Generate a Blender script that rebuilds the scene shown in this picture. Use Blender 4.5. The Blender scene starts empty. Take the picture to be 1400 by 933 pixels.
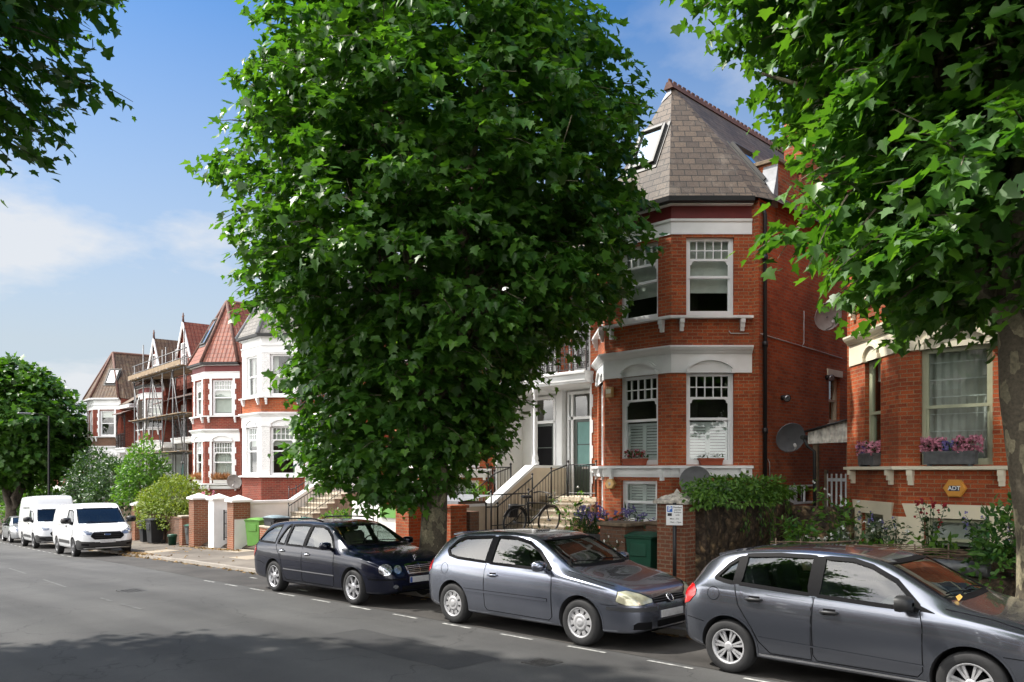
import bpy, bmesh, math, random
import numpy as np
from mathutils import Vector, Matrix, noise
from mathutils.bvhtree import BVHTree
R = math.radians
scene = bpy.context.scene
COL = scene.collection
rnd = random.Random(7)

# ------------------------------------------------------------------ helpers
class MB:
    """Collects faces and links them as one mesh object."""
    def __init__(s):
        s.v = []; s.f = []; s.M = Matrix(); s.mat = 0; s.sm = False
    def vert(s, p):
        s.v.append(tuple(s.M @ Vector(p))); return len(s.v) - 1
    def face(s, pts):
        s.f.append((tuple(s.vert(p) for p in pts), s.mat, s.sm))
    def idx(s, ids):
        s.f.append((tuple(ids), s.mat, s.sm))
    def box(s, x0, x1, y0, y1, z0, z1, c=0.0):
        if x1 < x0: x0, x1 = x1, x0
        if y1 < y0: y0, y1 = y1, y0
        if z1 < z0: z0, z1 = z1, z0
        if c <= 0:
            i = [s.vert(p) for p in ((x0,y0,z0),(x1,y0,z0),(x1,y1,z0),(x0,y1,z0),(x0,y0,z1),(x1,y0,z1),(x1,y1,z1),(x0,y1,z1))]
            for q in ((0,3,2,1),(4,5,6,7),(0,1,5,4),(1,2,6,5),(2,3,7,6),(3,0,4,7)): s.idx([i[k] for k in q])
            return
        # chamfered box
        def ring(z, d):
            return [s.vert(p) for p in ((x0+c+d,y0+d,z),(x1-c-d,y0+d,z),(x1-d,y0+c+d,z),(x1-d,y1-c-d,z),(x1-c-d,y1-d,z),(x0+c+d,y1-d,z),(x0+d,y1-c-d,z),(x0+d,y0+c+d,z))]
        rs = [ring(z0, c*.99), ring(z0+c, 0), ring(z1-c, 0), ring(z1, c*.99)]
        s.idx(rs[0][::-1]); s.idx(rs[3])
        for a, b in zip(rs, rs[1:]):
            for k in range(8): s.idx((a[k], a[(k+1)%8], b[(k+1)%8], b[k]))
    def prism(s, poly, z0, z1):
        """poly: CCW xy points, extruded along z."""
        a = [s.vert((x,y,z0)) for x,y in poly]; b = [s.vert((x,y,z1)) for x,y in poly]
        s.idx(a[::-1]); s.idx(b)
        n = len(poly)
        for k in range(n): s.idx((a[k], a[(k+1)%n], b[(k+1)%n], b[k]))
    def prism_x(s, poly, x0, x1):
        """poly in (y,z), extruded along x."""
        a = [s.vert((x0,y,z)) for y,z in poly]; b = [s.vert((x1,y,z)) for y,z in poly]
        n = len(poly)
        s.idx(a[::-1]); s.idx(b)
        for k in range(n): s.idx((a[k], a[(k+1)%n], b[(k+1)%n], b[k]))
    def prism_y(s, poly, y0, y1):
        """poly in (x,z), extruded along y."""
        a = [s.vert((x,y0,z)) for x,z in poly]; b = [s.vert((x,y1,z)) for x,z in poly]
        n = len(poly)
        s.idx(a); s.idx(b[::-1])
        for k in range(n): s.idx((a[(k+1)%n], a[k], b[k], b[(k+1)%n]))
    def tube(s, pts, r, n=6, close=False):
        pts = [Vector(p) for p in pts]; m = len(pts)
        rr = r if isinstance(r, (list, tuple)) else [r]*m
        sm = s.sm; s.sm = n > 4
        rings = []; up = None
        for i, p in enumerate(pts):
            if close: t = pts[(i+1) % m] - pts[i-1]
            else: t = pts[min(i+1, m-1)] - pts[max(i-1, 0)]
            if t.length < 1e-9: t = Vector((0,0,1))
            t.normalize()
            if up is None:
                up = Vector((0,0,1)) if abs(t.z) < .9 else Vector((1,0,0))
            a = t.cross(up)
            if a.length < 1e-6: a = t.orthogonal()
            a.normalize(); b = a.cross(t); up = b
            rings.append([s.vert(p + (a*math.cos(2*math.pi*k/n) + b*math.sin(2*math.pi*k/n))*rr[i]) for k in range(n)])
        for i in range(m if close else m-1):
            A, B = rings[i], rings[(i+1) % m]
            for k in range(n): s.idx((A[k], A[(k+1)%n], B[(k+1)%n], B[k]))
        if not close:
            s.sm = False; s.idx(rings[0][::-1]); s.idx(rings[-1])
        s.sm = sm
    def lathe(s, prof, n=24, cx=0, cy=0, axis='z', cap=True):
        """prof: list of (r, h)."""
        sm = s.sm; s.sm = True
        rings = []
        for r, h in prof:
            ring = []
            for k in range(n):
                a = 2*math.pi*k/n
                if axis == 'z': p = (cx + r*math.cos(a), cy + r*math.sin(a), h)
                else: p = (cx + r*math.cos(a), h, cy + r*math.sin(a))
                ring.append(s.vert(p))
            rings.append(ring)
        for A, B in zip(rings, rings[1:]):
            for k in range(n):
                q = (A[k], A[(k+1)%n], B[(k+1)%n], B[k])
                s.idx(q if axis == 'z' else q[::-1])
        if cap:
            s.sm = False
            s.idx(rings[0][::-1] if axis == 'z' else rings[0]); s.idx(rings[-1] if axis == 'z' else rings[-1][::-1])
        s.sm = sm
    def grid(s, rows):
        """rows: list of equal-length point lists."""
        ids = [[s.vert(p) for p in r] for r in rows]
        for a, b in zip(ids, ids[1:]):
            for k in range(len(a)-1): s.idx((a[k], a[k+1], b[k+1], b[k]))
    def build(s, name, mats, parent=None, loc=None, rotz=0, bevel=0, sharp=None):
        me = bpy.data.meshes.new(name)
        me.from_pydata(s.v, [], [f[0] for f in s.f])
        if not isinstance(mats, (list, tuple)): mats = [mats]
        for m in mats: me.materials.append(m)
        me.polygons.foreach_set('material_index', [f[1] for f in s.f])
        me.polygons.foreach_set('use_smooth', [f[2] for f in s.f])
        # metric box UVs
        uvl = me.uv_layers.new(name='UVMap')
        vs = me.vertices
        for p in me.polygons:
            n = p.normal
            if abs(n.z) > .999 or (abs(n.x) < 1e-6 and abs(n.y) < 1e-6): t = Vector((1,0,0))
            else: t = Vector((-n.y, n.x, 0)).normalized()
            b = n.cross(t)
            for li in p.loop_indices:
                c = vs[me.loops[li].vertex_index].co
                uvl.data[li].uv = (c.dot(t), c.dot(b))
        me.update()
        if sharp is not None:
            me.set_sharp_from_angle(angle=R(sharp))
        o = bpy.data.objects.new(name, me); COL.objects.link(o)
        if parent: o.parent = parent
        if loc: o.location = loc
        o.rotation_euler = (0, 0, rotz)
        if bevel:
            b = o.modifiers.new('edge', 'BEVEL'); b.width = bevel; b.segments = 2; b.limit_method = 'ANGLE'; b.angle_limit = R(40)
        return o

def tag(o, label=None, cat=None, group=None, kind=None):
    if label: o['label'] = label
    if cat: o['category'] = cat
    if group: o['group'] = group
    if kind: o['kind'] = kind
    return o

def thing(name, label, cat, loc=(0,0,0), rotz=0, group=None):
    o = bpy.data.objects.new(name, None); COL.objects.link(o)
    o.empty_display_size = .2
    o.location = loc; o.rotation_euler = (0, 0, rotz)
    return tag(o, label, cat, group)

def kids(o): return [c for c in bpy.data.objects if c.parent == o]
def dup(o, parent=None, loc=None, rotz=None, label=None):
    c = o.copy(); COL.objects.link(c); c.parent = parent
    for ch in kids(o): dup(ch, c)
    if loc: c.location = loc
    if rotz is not None: c.rotation_euler = (0, 0, rotz)
    if label: c['label'] = label
    return c

def text_mb(mb, body, size, M, depth=0.0, align='CENTER', bold=0.0):
    """adds lettering (as mesh) lying in the local xy plane of M to mb"""
    cu = bpy.data.curves.new('lettering', 'FONT'); cu.body = body; cu.size = size
    cu.align_x = align; cu.align_y = 'CENTER'; cu.offset = bold; cu.resolution_u = 3
    o = bpy.data.objects.new('lettering', cu); COL.objects.link(o)
    dg = bpy.context.evaluated_depsgraph_get()
    me = bpy.data.meshes.new_from_object(o.evaluated_get(dg))
    M0 = mb.M; mb.M = M0 @ M
    base = len(mb.v)
    for v in me.vertices: mb.vert(v.co)
    for p in me.polygons: mb.idx([base + i for i in p.vertices])
    mb.M = M0
    bpy.data.objects.remove(o); bpy.data.curves.remove(cu); bpy.data.meshes.remove(me)

# ------------------------------------------------------------------ street geometry
GZ = [(40,.5),(12,.2),(0,.12),(-4.67,.067),(-8,0),(-13.3,-.08),(-16,-.16),(-19,-.28),(-26,-.58),(-33,-.93),(-42,-1.3),(-49,-1.57),(-60,-1.9),(-120,-4),(-400,-9)]
def gz0(x):
    for (a,za),(b,zb) in zip(GZ, GZ[1:]):
        if x >= b: return za + (zb-za)*(a-x)/(a-b)
    return GZ[-1][1]
def gz(x):
    return (gz0(x-1.5) + gz0(x) + gz0(x+1.5) + gz0(x+.7) + gz0(x-.7))/5
def yb(x):
    s = -16 - x
    if s <= -3: return 0
    if s < 3: return .095*(s+3)**2/12
    return .095*s
def road_z(x, v):
    c = .06*(1 - ((v-5)/4.5)**2) - .04 if 0 < v < 10 else -.1
    return gz(x) + max(-.1, c)
def pave_z(x, v): return gz(x) + .045 + .02*max(0, v-9.5)
BEND = -R(5.4)

# ------------------------------------------------------------------ materials
def new_mat(name):
    m = bpy.data.materials.new(name); m.use_nodes = True
    nt = m.node_tree; b = nt.nodes['Principled BSDF']
    return m, nt, b
def N(nt, t, **kw):
    n = nt.nodes.new(t)
    for k, v in kw.items():
        if hasattr(n, k): setattr(n, k, v)
        else: n.inputs[k].default_value = v
    return n
def L(nt, a, b): nt.links.new(a, b)
def rgb(c): return (c[0], c[1], c[2], 1)

def plain(name, col, rough=.5, metal=0, noise_amt=.12, scale=6, bump=0.0, coat=0, spec=.5, coords='Object'):
    m, nt, b = new_mat(name)
    b.inputs['Roughness'].default_value = rough; b.inputs['Metallic'].default_value = metal
    b.inputs['Coat Weight'].default_value = coat; b.inputs['Coat Roughness'].default_value = .03
    b.inputs['Specular IOR Level'].default_value = spec
    if noise_amt > 0:
        tc = N(nt, 'ShaderNodeTexCoord'); nz = N(nt, 'ShaderNodeTexNoise'); nz.inputs['Scale'].default_value = scale; nz.inputs['Detail'].default_value = 6
        L(nt, tc.outputs[coords], nz.inputs['Vector'])
        mr = N(nt, 'ShaderNodeMapRange'); mr.inputs['To Min'].default_value = 1-noise_amt*1.6; mr.inputs['To Max'].default_value = 1+noise_amt*1.6
        mr.inputs['From Min'].default_value = .25; mr.inputs['From Max'].default_value = .75
        L(nt, nz.outputs['Fac'], mr.inputs['Value'])
        mx = N(nt, 'ShaderNodeMix', data_type='RGBA', blend_type='MULTIPLY'); mx.inputs[0].default_value = 1
        mx.inputs[6].default_value = rgb(col); L(nt, mr.outputs[0], mx.inputs[7]); L(nt, mx.outputs[2], b.inputs['Base Color'])
        if bump:
            bp = N(nt, 'ShaderNodeBump'); bp.inputs['Strength'].default_value = bump; bp.inputs['Distance'].default_value = .02
            L(nt, nz.outputs['Fac'], bp.inputs['Height']); L(nt, bp.outputs[0], b.inputs['Normal'])
    else: b.inputs['Base Color'].default_value = rgb(col)
    return m

def brick(name, c1, c2, mortar, dirt=.25, bw=.225, rh=.075, ms=.009, rough=.85, bump=.5, stain=(.05,.035,.03)):
    m, nt, b = new_mat(name)
    tc = N(nt, 'ShaderNodeTexCoord')
    # slightly wobbly coordinates so the courses are not ruler-straight
    wn = N(nt, 'ShaderNodeTexNoise'); wn.inputs['Scale'].default_value = 3.0
    L(nt, tc.outputs['UV'], wn.inputs['Vector'])
    wm = N(nt, 'ShaderNodeVectorMath', operation='MULTIPLY_ADD'); wm.inputs[1].default_value = (.012,.008,0)
    L(nt, wn.outputs['Color'], wm.inputs[0]); L(nt, tc.outputs['UV'], wm.inputs[2])
    bt = N(nt, 'ShaderNodeTexBrick'); bt.offset = .5; bt.squash = 1
    bt.inputs['Scale'].default_value = 1; bt.inputs['Brick Width'].default_value = bw; bt.inputs['Row Height'].default_value = rh
    bt.inputs['Mortar Size'].default_value = ms; bt.inputs['Mortar Smooth'].default_value = .15; bt.inputs['Bias'].default_value = -.1
    bt.inputs['Color1'].default_value = rgb(c1); bt.inputs['Color2'].default_value = rgb(c2); bt.inputs['Mortar'].default_value = rgb(mortar)
    L(nt, wm.outputs[0], bt.inputs['Vector'])
    n1 = N(nt, 'ShaderNodeTexNoise'); n1.inputs['Scale'].default_value = .9; n1.inputs['Detail'].default_value = 7; n1.inputs['Roughness'].default_value = .62
    L(nt, tc.outputs['Object'], n1.inputs['Vector'])
    cr = N(nt, 'ShaderNodeValToRGB'); cr.color_ramp.elements[0].position = .35; cr.color_ramp.elements[1].position = .62
    L(nt, n1.outputs['Fac'], cr.inputs[0])
    n2 = N(nt, 'ShaderNodeTexNoise'); n2.inputs['Scale'].default_value = 45; n2.inputs['Detail'].default_value = 3
    L(nt, tc.outputs['Object'], n2.inputs['Vector'])
    mr = N(nt, 'ShaderNodeMapRange'); mr.inputs['From Min'].default_value = .3; mr.inputs['From Max'].default_value = .7; mr.inputs['To Min'].default_value = .72; mr.inputs['To Max'].default_value = 1.25
    L(nt, n2.outputs['Fac'], mr.inputs[0])
    mx = N(nt, 'ShaderNodeMix', data_type='RGBA', blend_type='MULTIPLY'); mx.inputs[0].default_value = 1
    L(nt, bt.outputs['Color'], mx.inputs[6]); L(nt, mr.outputs[0], mx.inputs[7])
    m2 = N(nt, 'ShaderNodeMix', data_type='RGBA', blend_type='MIX'); m2.inputs[6].default_value = rgb(stain)
    mm = N(nt, 'ShaderNodeMath', operation='MULTIPLY_ADD'); mm.inputs[1].default_value = dirt; mm.inputs[2].default_value = 1-dirt
    L(nt, cr.outputs[0], mm.inputs[0]); L(nt, mm.outputs[0], m2.inputs[0]); L(nt, mx.outputs[2], m2.inputs[7])
    L(nt, m2.outputs[2], b.inputs['Base Color'])
    iv = N(nt, 'ShaderNodeMath', operation='SUBTRACT'); iv.inputs[0].default_value = 1; L(nt, bt.outputs['Fac'], iv.inputs[1])
    ad = N(nt, 'ShaderNodeMath', operation='MULTIPLY_ADD'); ad.inputs[1].default_value = .35; L(nt, n2.outputs['Fac'], ad.inputs[0]); L(nt, iv.outputs[0], ad.inputs[2])
    bp = N(nt, 'ShaderNodeBump'); bp.inputs['Strength'].default_value = bump; bp.inputs['Distance'].default_value = .008
    L(nt, ad.outputs[0], bp.inputs['Height']); L(nt, bp.outputs[0], b.inputs['Normal'])
    b.inputs['Roughness'].default_value = rough; b.inputs['Specular IOR Level'].default_value = .3
    return m

def tiles(name, c1, c2, bw=.3, rh=.2, rough=.7, gap=(.02,.018,.015), wave=0.0, lichen=0.15, lich=(.25,.23,.16), ms=.007):
    m, nt, b = new_mat(name)
    tc = N(nt, 'ShaderNodeTexCoord')
    bt = N(nt, 'ShaderNodeTexBrick'); bt.offset = .5 if wave == 0 else 0
    bt.inputs['Scale'].default_value = 1; bt.inputs['Brick Width'].default_value = bw; bt.inputs['Row Height'].default_value = rh
    bt.inputs['Mortar Size'].default_value = ms; bt.inputs['Mortar Smooth'].default_value = .1; bt.inputs['Bias'].default_value = 0
    bt.inputs['Color1'].default_value = rgb(c1); bt.inputs['Color2'].default_value = rgb(c2); bt.inputs['Mortar'].default_value = rgb(gap)
    L(nt, tc.outputs['UV'], bt.inputs['Vector'])
    n1 = N(nt, 'ShaderNodeTexNoise'); n1.inputs['Scale'].default_value = 2.2; n1.inputs['Detail'].default_value = 8; n1.inputs['Roughness'].default_value = .7
    L(nt, tc.outputs['Object'], n1.inputs['Vector'])
    cr = N(nt, 'ShaderNodeValToRGB'); cr.color_ramp.elements[0].position = .52; cr.color_ramp.elements[1].position = .75
    L(nt, n1.outputs['Fac'], cr.inputs[0])
    ml = N(nt, 'ShaderNodeMath', operation='MULTIPLY'); ml.inputs[1].default_value = lichen*2; L(nt, cr.outputs[0], ml.inputs[0])
    mx = N(nt, 'ShaderNodeMix', data_type='RGBA'); L(nt, ml.outputs[0], mx.inputs[0]); L(nt, bt.outputs['Color'], mx.inputs[6]); mx.inputs[7].default_value = rgb(lich)
    n3 = N(nt, 'ShaderNodeTexNoise'); n3.inputs['Scale'].default_value = 30; L(nt, tc.outputs['Object'], n3.inputs['Vector'])
    m3 = N(nt, 'ShaderNodeMapRange'); m3.inputs['From Min'].default_value=.3; m3.inputs['From Max'].default_value=.7; m3.inputs['To Min'].default_value=.75; m3.inputs['To Max'].default_value=1.25; L(nt, n3.outputs['Fac'], m3.inputs[0])
    m4 = N(nt, 'ShaderNodeMix', data_type='RGBA', blend_type='MULTIPLY'); m4.inputs[0].default_value = 1; L(nt, mx.outputs[2], m4.inputs[6]); L(nt, m3.outputs[0], m4.inputs[7])
    L(nt, m4.outputs[2], b.inputs['Base Color'])
    # overlapping courses: height falls from the lower edge of each course upward
    sp = N(nt, 'ShaderNodeSeparateXYZ'); L(nt, tc.outputs['UV'], sp.inputs[0])
    dv = N(nt, 'ShaderNodeMath', operation='DIVIDE'); dv.inputs[1].default_value = rh; L(nt, sp.outputs[1], dv.inputs[0])
    fr = N(nt, 'ShaderNodeMath', operation='FRACT'); L(nt, dv.outputs[0], fr.inputs[0])
    iv = N(nt, 'ShaderNodeMath', operation='SUBTRACT'); iv.inputs[0].default_value = 1; L(nt, fr.outputs[0], iv.inputs[1])
    h = iv.outputs[0]
    if wave:
        dx = N(nt, 'ShaderNodeMath', operation='MULTIPLY'); dx.inputs[1].default_value = 2*math.pi/bw; L(nt, sp.outputs[0], dx.inputs[0])
        sn = N(nt, 'ShaderNodeMath', operation='SINE'); L(nt, dx.outputs[0], sn.inputs[0])
        ad = N(nt, 'ShaderNodeMath', operation='MULTIPLY_ADD'); ad.inputs[1].default_value = wave; L(nt, sn.outputs[0], ad.inputs[0]); L(nt, h, ad.inputs[2]); h = ad.outputs[0]
    sb = N(nt, 'ShaderNodeMath', operation='MULTIPLY_ADD'); sb.inputs[1].default_value = -.5; L(nt, bt.outputs['Fac'], sb.inputs[0]); L(nt, h, sb.inputs[2])
    bp = N(nt, 'ShaderNodeBump'); bp.inputs['Strength'].default_value = .9; bp.inputs['Distance'].default_value = .02
    L(nt, sb.outputs[0], bp.inputs['Height']); L(nt, bp.outputs[0], b.inputs['Normal'])
    b.inputs['Roughness'].default_value = rough
    return m

def glass(name, tint=(.8,.87,.86), refl=1.4, base=.03, rough=.015):
    m = bpy.data.materials.new(name); m.use_nodes = True; nt = m.node_tree; nt.nodes.clear()
    out = N(nt, 'ShaderNodeOutputMaterial'); mix = N(nt, 'ShaderNodeMixShader')
    tr = N(nt, 'ShaderNodeBsdfTransparent'); tr.inputs[0].default_value = rgb(tint)
    gl = N(nt, 'ShaderNodeBsdfGlossy'); gl.inputs['Roughness'].default_value = rough; gl.inputs[0].default_value = (1,1,1,1)
    # schlick reflectance from the facing angle; the same from either side of a pane
    lw = N(nt, 'ShaderNodeLayerWeight'); lw.inputs['Blend'].default_value = .5
    pw = N(nt, 'ShaderNodeMath', operation='POWER'); pw.inputs[1].default_value = 4.0; L(nt, lw.outputs['Facing'], pw.inputs[0])
    ml = N(nt, 'ShaderNodeMath', operation='MULTIPLY_ADD'); ml.inputs[1].default_value = refl*.6; ml.inputs[2].default_value = base+.04*refl; ml.use_clamp = True
    L(nt, pw.outputs[0], ml.inputs[0])
    tc = N(nt, 'ShaderNodeTexCoord'); nz = N(nt, 'ShaderNodeTexNoise'); nz.inputs['Scale'].default_value = 1.6; nz.inputs['Detail'].default_value = 1
    L(nt, tc.outputs['Object'], nz.inputs['Vector'])
    bp = N(nt, 'ShaderNodeBump'); bp.inputs['Strength'].default_value = .06; bp.inputs['Distance'].default_value = .05
    L(nt, nz.outputs['Fac'], bp.inputs['Height']); L(nt, bp.outputs[0], gl.inputs['Normal'])
    L(nt, ml.outputs[0], mix.inputs[0]); L(nt, tr.outputs[0], mix.inputs[1]); L(nt, gl.outputs[0], mix.inputs[2]); L(nt, mix.outputs[0], out.inputs[0])
    return m

def leafmat(name, dark, light, trans=.4, rough=.42):
    m = bpy.data.materials.new(name); m.use_nodes = True; nt = m.node_tree; nt.nodes.clear()
    out = N(nt, 'ShaderNodeOutputMaterial')
    at = N(nt, 'ShaderNodeAttribute'); at.attribute_name = 'leaf'
    cr = N(nt, 'ShaderNodeMix', data_type='RGBA'); cr.inputs[6].default_value = rgb(dark); cr.inputs[7].default_value = rgb(light)
    L(nt, at.outputs['Fac'], cr.inputs[0])
    b = N(nt, 'ShaderNodeBsdfPrincipled'); b.inputs['Roughness'].default_value = rough; b.inputs['Specular IOR Level'].default_value = .45
    L(nt, cr.outputs[2], b.inputs['Base Color'])
    t = N(nt, 'ShaderNodeBsdfTranslucent')
    hs = N(nt, 'ShaderNodeMix', data_type='RGBA', blend_type='MULTIPLY'); hs.inputs[0].default_value = 1; hs.inputs[7].default_value = (1.75,1.75,.5,1)
    L(nt, cr.outputs[2], hs.inputs[6]); L(nt, hs.outputs[2], t.inputs[0])
    mx = N(nt, 'ShaderNodeMixShader'); mx.inputs[0].default_value = trans
    L(nt, b.outputs[0], mx.inputs[1]); L(nt, t.outputs[0], mx.inputs[2]); L(nt, mx.outputs[0], out.inputs[0])
    return m

def paint(name, col, metal=.45, rough=.32, dust=.22):
    m, nt, b = new_mat(name)
    b.inputs['Base Color'].default_value = rgb(col); b.inputs['Metallic'].default_value = metal; b.inputs['Roughness'].default_value = rough
    b.inputs['Coat Weight'].default_value = 1; b.inputs['Coat Roughness'].default_value = .04; b.inputs['Specular IOR Level'].default_value = .2
    tc = N(nt, 'ShaderNodeTexCoord'); nz = N(nt, 'ShaderNodeTexNoise'); nz.inputs['Scale'].default_value = 3; nz.inputs['Detail'].default_value = 6
    L(nt, tc.outputs['Object'], nz.inputs['Vector'])
    # road film: duller, dustier towards the sills
    sp = N(nt, 'ShaderNodeSeparateXYZ'); L(nt, tc.outputs['Object'], sp.inputs[0])
    mr = N(nt, 'ShaderNodeMapRange'); mr.inputs['From Min'].default_value = .75; mr.inputs['From Max'].default_value = .2; mr.inputs['To Min'].default_value = 0; mr.inputs['To Max'].default_value = dust
    L(nt, sp.outputs[2], mr.inputs[0])
    ml = N(nt, 'ShaderNodeMath', operation='MULTIPLY'); L(nt, mr.outputs[0], ml.inputs[0]); L(nt, nz.outputs['Fac'], ml.inputs[1])
    mx = N(nt, 'ShaderNodeMix', data_type='RGBA'); mx.inputs[6].default_value = rgb(col); mx.inputs[7].default_value = (.1,.09,.08,1); L(nt, ml.outputs[0], mx.inputs[0])
    L(nt, mx.outputs[2], b.inputs['Base Color'])
    r2 = N(nt, 'ShaderNodeMath', operation='MULTIPLY_ADD'); r2.inputs[1].default_value = .05; r2.inputs[2].default_value = .01; L(nt, nz.outputs['Fac'], r2.inputs[0]); L(nt, r2.outputs[0], b.inputs['Coat Roughness'])
    return m

MT = {}
MT['brick'] = brick('orange_red_brick', (.5,.105,.03), (.27,.05,.018), (.33,.2,.11), dirt=.55, stain=(.09,.03,.018))
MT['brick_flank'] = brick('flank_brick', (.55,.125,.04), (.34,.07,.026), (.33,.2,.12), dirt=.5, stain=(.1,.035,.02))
MT['brick_red'] = brick('crimson_brick', (.27,.042,.024), (.165,.026,.016), (.24,.13,.09), dirt=.35)
MT['brick_white'] = brick('whitewashed_brick', (.8,.8,.79), (.77,.77,.76), (.74,.74,.73), dirt=.06, stain=(.5,.5,.48))
MT['brick_old'] = brick('weathered_pier_brick', (.29,.085,.04), (.2,.06,.03), (.3,.22,.15), dirt=.5, ms=.012, stain=(.1,.07,.05))
MT['brick_brown'] = brick('brown_low_wall_brick', (.2,.1,.06), (.14,.07,.045), (.16,.13,.1), dirt=.4)
MT['white'] = plain('white_paint', (.79,.8,.8), .5, noise_amt=.075, scale=1.7)
MT['white_gloss'] = plain('white_gloss_joinery', (.82,.83,.84), .35, noise_amt=.02)
MT['cream'] = plain('cream_paint', (.74,.68,.53), .55, noise_amt=.05, scale=3)
MT['sage'] = plain('sage_green_joinery', (.42,.44,.3), .4, noise_amt=.04)
MT['stucco'] = plain('beige_stucco', (.62,.53,.41), .8, noise_amt=.1, scale=2, bump=.15)
MT['stucco_white'] = plain('white_stucco', (.76,.75,.72), .8, noise_amt=.07, scale=1.6, bump=.1)
MT['stucco_cream'] = plain('cream_stucco', (.74,.67,.5), .8, noise_amt=.07, scale=1.6, bump=.1)
MT['oxblood'] = plain('oxblood_fascia', (.13,.012,.012), .55, noise_amt=.08)
MT['slate'] = tiles('grey_brown_slates', (.115,.083,.058), (.06,.044,.033), .28, .185, lichen=.2, lich=(.27,.24,.2), ms=.01)
MT['slate_grey'] = tiles('grey_slates', (.2,.185,.17), (.14,.13,.12), .3, .2, lichen=.12)
MT['tile_red'] = tiles('red_roof_tiles', (.25,.075,.042), (.18,.05,.03), .2, .26, wave=.5, lichen=.12, lich=(.36,.25,.16))
MT['tile_brown'] = tiles('brown_roof_tiles', (.14,.085,.05), (.09,.055,.035), .22, .3, wave=.5, lichen=.3, lich=(.2,.17,.09))
MT['ridge'] = plain('ridge_tile', (.1,.045,.032), .8, noise_amt=.3, scale=9)
MT['lead'] = plain('lead_flashing', (.22,.23,.25), .55, noise_amt=.15)
MT['black_metal'] = plain('black_painted_iron', (.012,.012,.013), .45, noise_amt=.1)
MT['black_plastic'] = plain('black_plastic', (.018,.018,.019), .5, noise_amt=.08)
MT['dark_trim'] = plain('dark_trim', (.008,.008,.009), .55, noise_amt=0, spec=.06)
MT['skylight_frame'] = plain('skylight_frame', (.05,.048,.045), .55, noise_amt=.1)
MT['glass'] = glass('window_glass', (.78,.84,.82), 1.4, .03)
MT['glass_sky'] = glass('rooflight_glass', (.25,.3,.33), 3.0, .75, .03)
MT['glass_teal'] = glass('obscured_teal_glass', (.3,.5,.5), 1.5, .12, .1)
MT['car_glass'] = glass('car_glass', (.5,.58,.55), 1.5, .04, .004)
MT['blind'] = plain('roller_blind', (.6,.6,.56), .9, noise_amt=.05)
MT['shutter'] = plain('louvred_shutter', (.75,.76,.77), .5, noise_amt=.02)
MT['curtain'] = plain('net_curtain', (.62,.62,.58), .95, noise_amt=.06)
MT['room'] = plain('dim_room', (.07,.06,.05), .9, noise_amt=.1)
MT['teal'] = plain('teal_blind', (.2,.38,.36), .8, noise_amt=.04)
MT['door_green'] = plain('dark_green_door', (.03,.045,.035), .35, noise_amt=.05)
MT['stone_step'] = plain('worn_stone_steps', (.38,.33,.26), .85, noise_amt=.2, scale=5, bump=.2)
MT['cap'] = plain('white_pier_cap', (.78,.77,.74), .7, noise_amt=.08, scale=4)
MT['cap_old'] = plain('flaking_cap', (.5,.46,.4), .9, noise_amt=.4, scale=14, bump=.6)
MT['terracotta'] = plain('terracotta_trough', (.33,.07,.03), .7, noise_amt=.1)
MT['zinc'] = plain('zinc_planter', (.12,.125,.13), .5, .4, noise_amt=.25, scale=9)
MT['dish_grey'] = plain('dish_grey', (.16,.165,.18), .5, noise_amt=.08)
MT['dish_light'] = plain('dish_light', (.42,.41,.4), .55, noise_amt=.12)
MT['amber'] = plain('amber_alarm_box', (.6,.27,.04), .45, noise_amt=.05)
MT['peach'] = plain('faded_alarm_box', (.55,.34,.13), .5, noise_amt=.06)
MT['navy'] = plain('navy_mark', (.02,.025,.06), .5, noise_amt=0)
MT['steel'] = plain('galvanised_tube', (.13,.13,.135), .55, .4, noise_amt=.25, scale=7)
MT['plank'] = plain('scaffold_boards', (.24,.175,.11), .85, noise_amt=.25, scale=5)
MT['wood'] = plain('weathered_timber', (.2,.15,.1), .85, noise_amt=.3, scale=8)
MT['rubber'] = plain('tyre_rubber', (.017,.017,.018), .8, noise_amt=.15, scale=12)
MT['alloy'] = plain('silver_wheel', (.5,.5,.52), .32, .7, noise_amt=.08)
MT['hubcap'] = plain('silver_wheel_trim', (.45,.45,.46), .38, .35, noise_amt=.08)
MT['chrome'] = plain('chrome', (.7,.7,.72), .12, 1, noise_amt=0)
MT['cabin'] = plain('car_interior', (.03,.03,.032), .8, noise_amt=.15)
MT['seat'] = plain('car_seat_cloth', (.05,.05,.055), .9, noise_amt=.15)
MT['seat_tan'] = plain('pale_car_seat', (.3,.27,.22), .8, noise_amt=.1)
MT['plate'] = plain('number_plate', (.55,.55,.56), .5, noise_amt=.12, scale=14)
MT['plate_blue'] = plain('plate_blue', (.03,.08,.3), .5, noise_amt=0)
MT['tail_red'] = plain('red_tail_lens', (.5,.01,.012), .12, noise_amt=.1, coat=1)
MT['lamp_inner'] = plain('lamp_reflector', (.6,.6,.62), .18, .85, noise_amt=.2, scale=14)
MT['lamp_yellowed'] = plain('yellowed_headlamp', (.55,.53,.38), .15, .35, noise_amt=.25, scale=12, coat=1)
MT['lamp_clear'] = plain('clear_headlamp', (.45,.47,.5), .1, .7, noise_amt=.4, scale=16, coat=1)
MT['lamp_dark'] = plain('dark_headlamp', (.09,.1,.13), .08, .5, noise_amt=.5, scale=14, coat=1)
MT['orange_lens'] = plain('amber_lens', (.6,.2,.02), .15, noise_amt=0)
MT['paint_golf'] = paint('slate_grey_metallic', (.24,.262,.325), .9, .25)
MT['paint_polo'] = paint('pepper_grey_metallic', (.19,.205,.245), .9, .24)
MT['paint_merc'] = paint('midnight_blue', (.004,.006,.018), .2, .25, .06)
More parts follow.
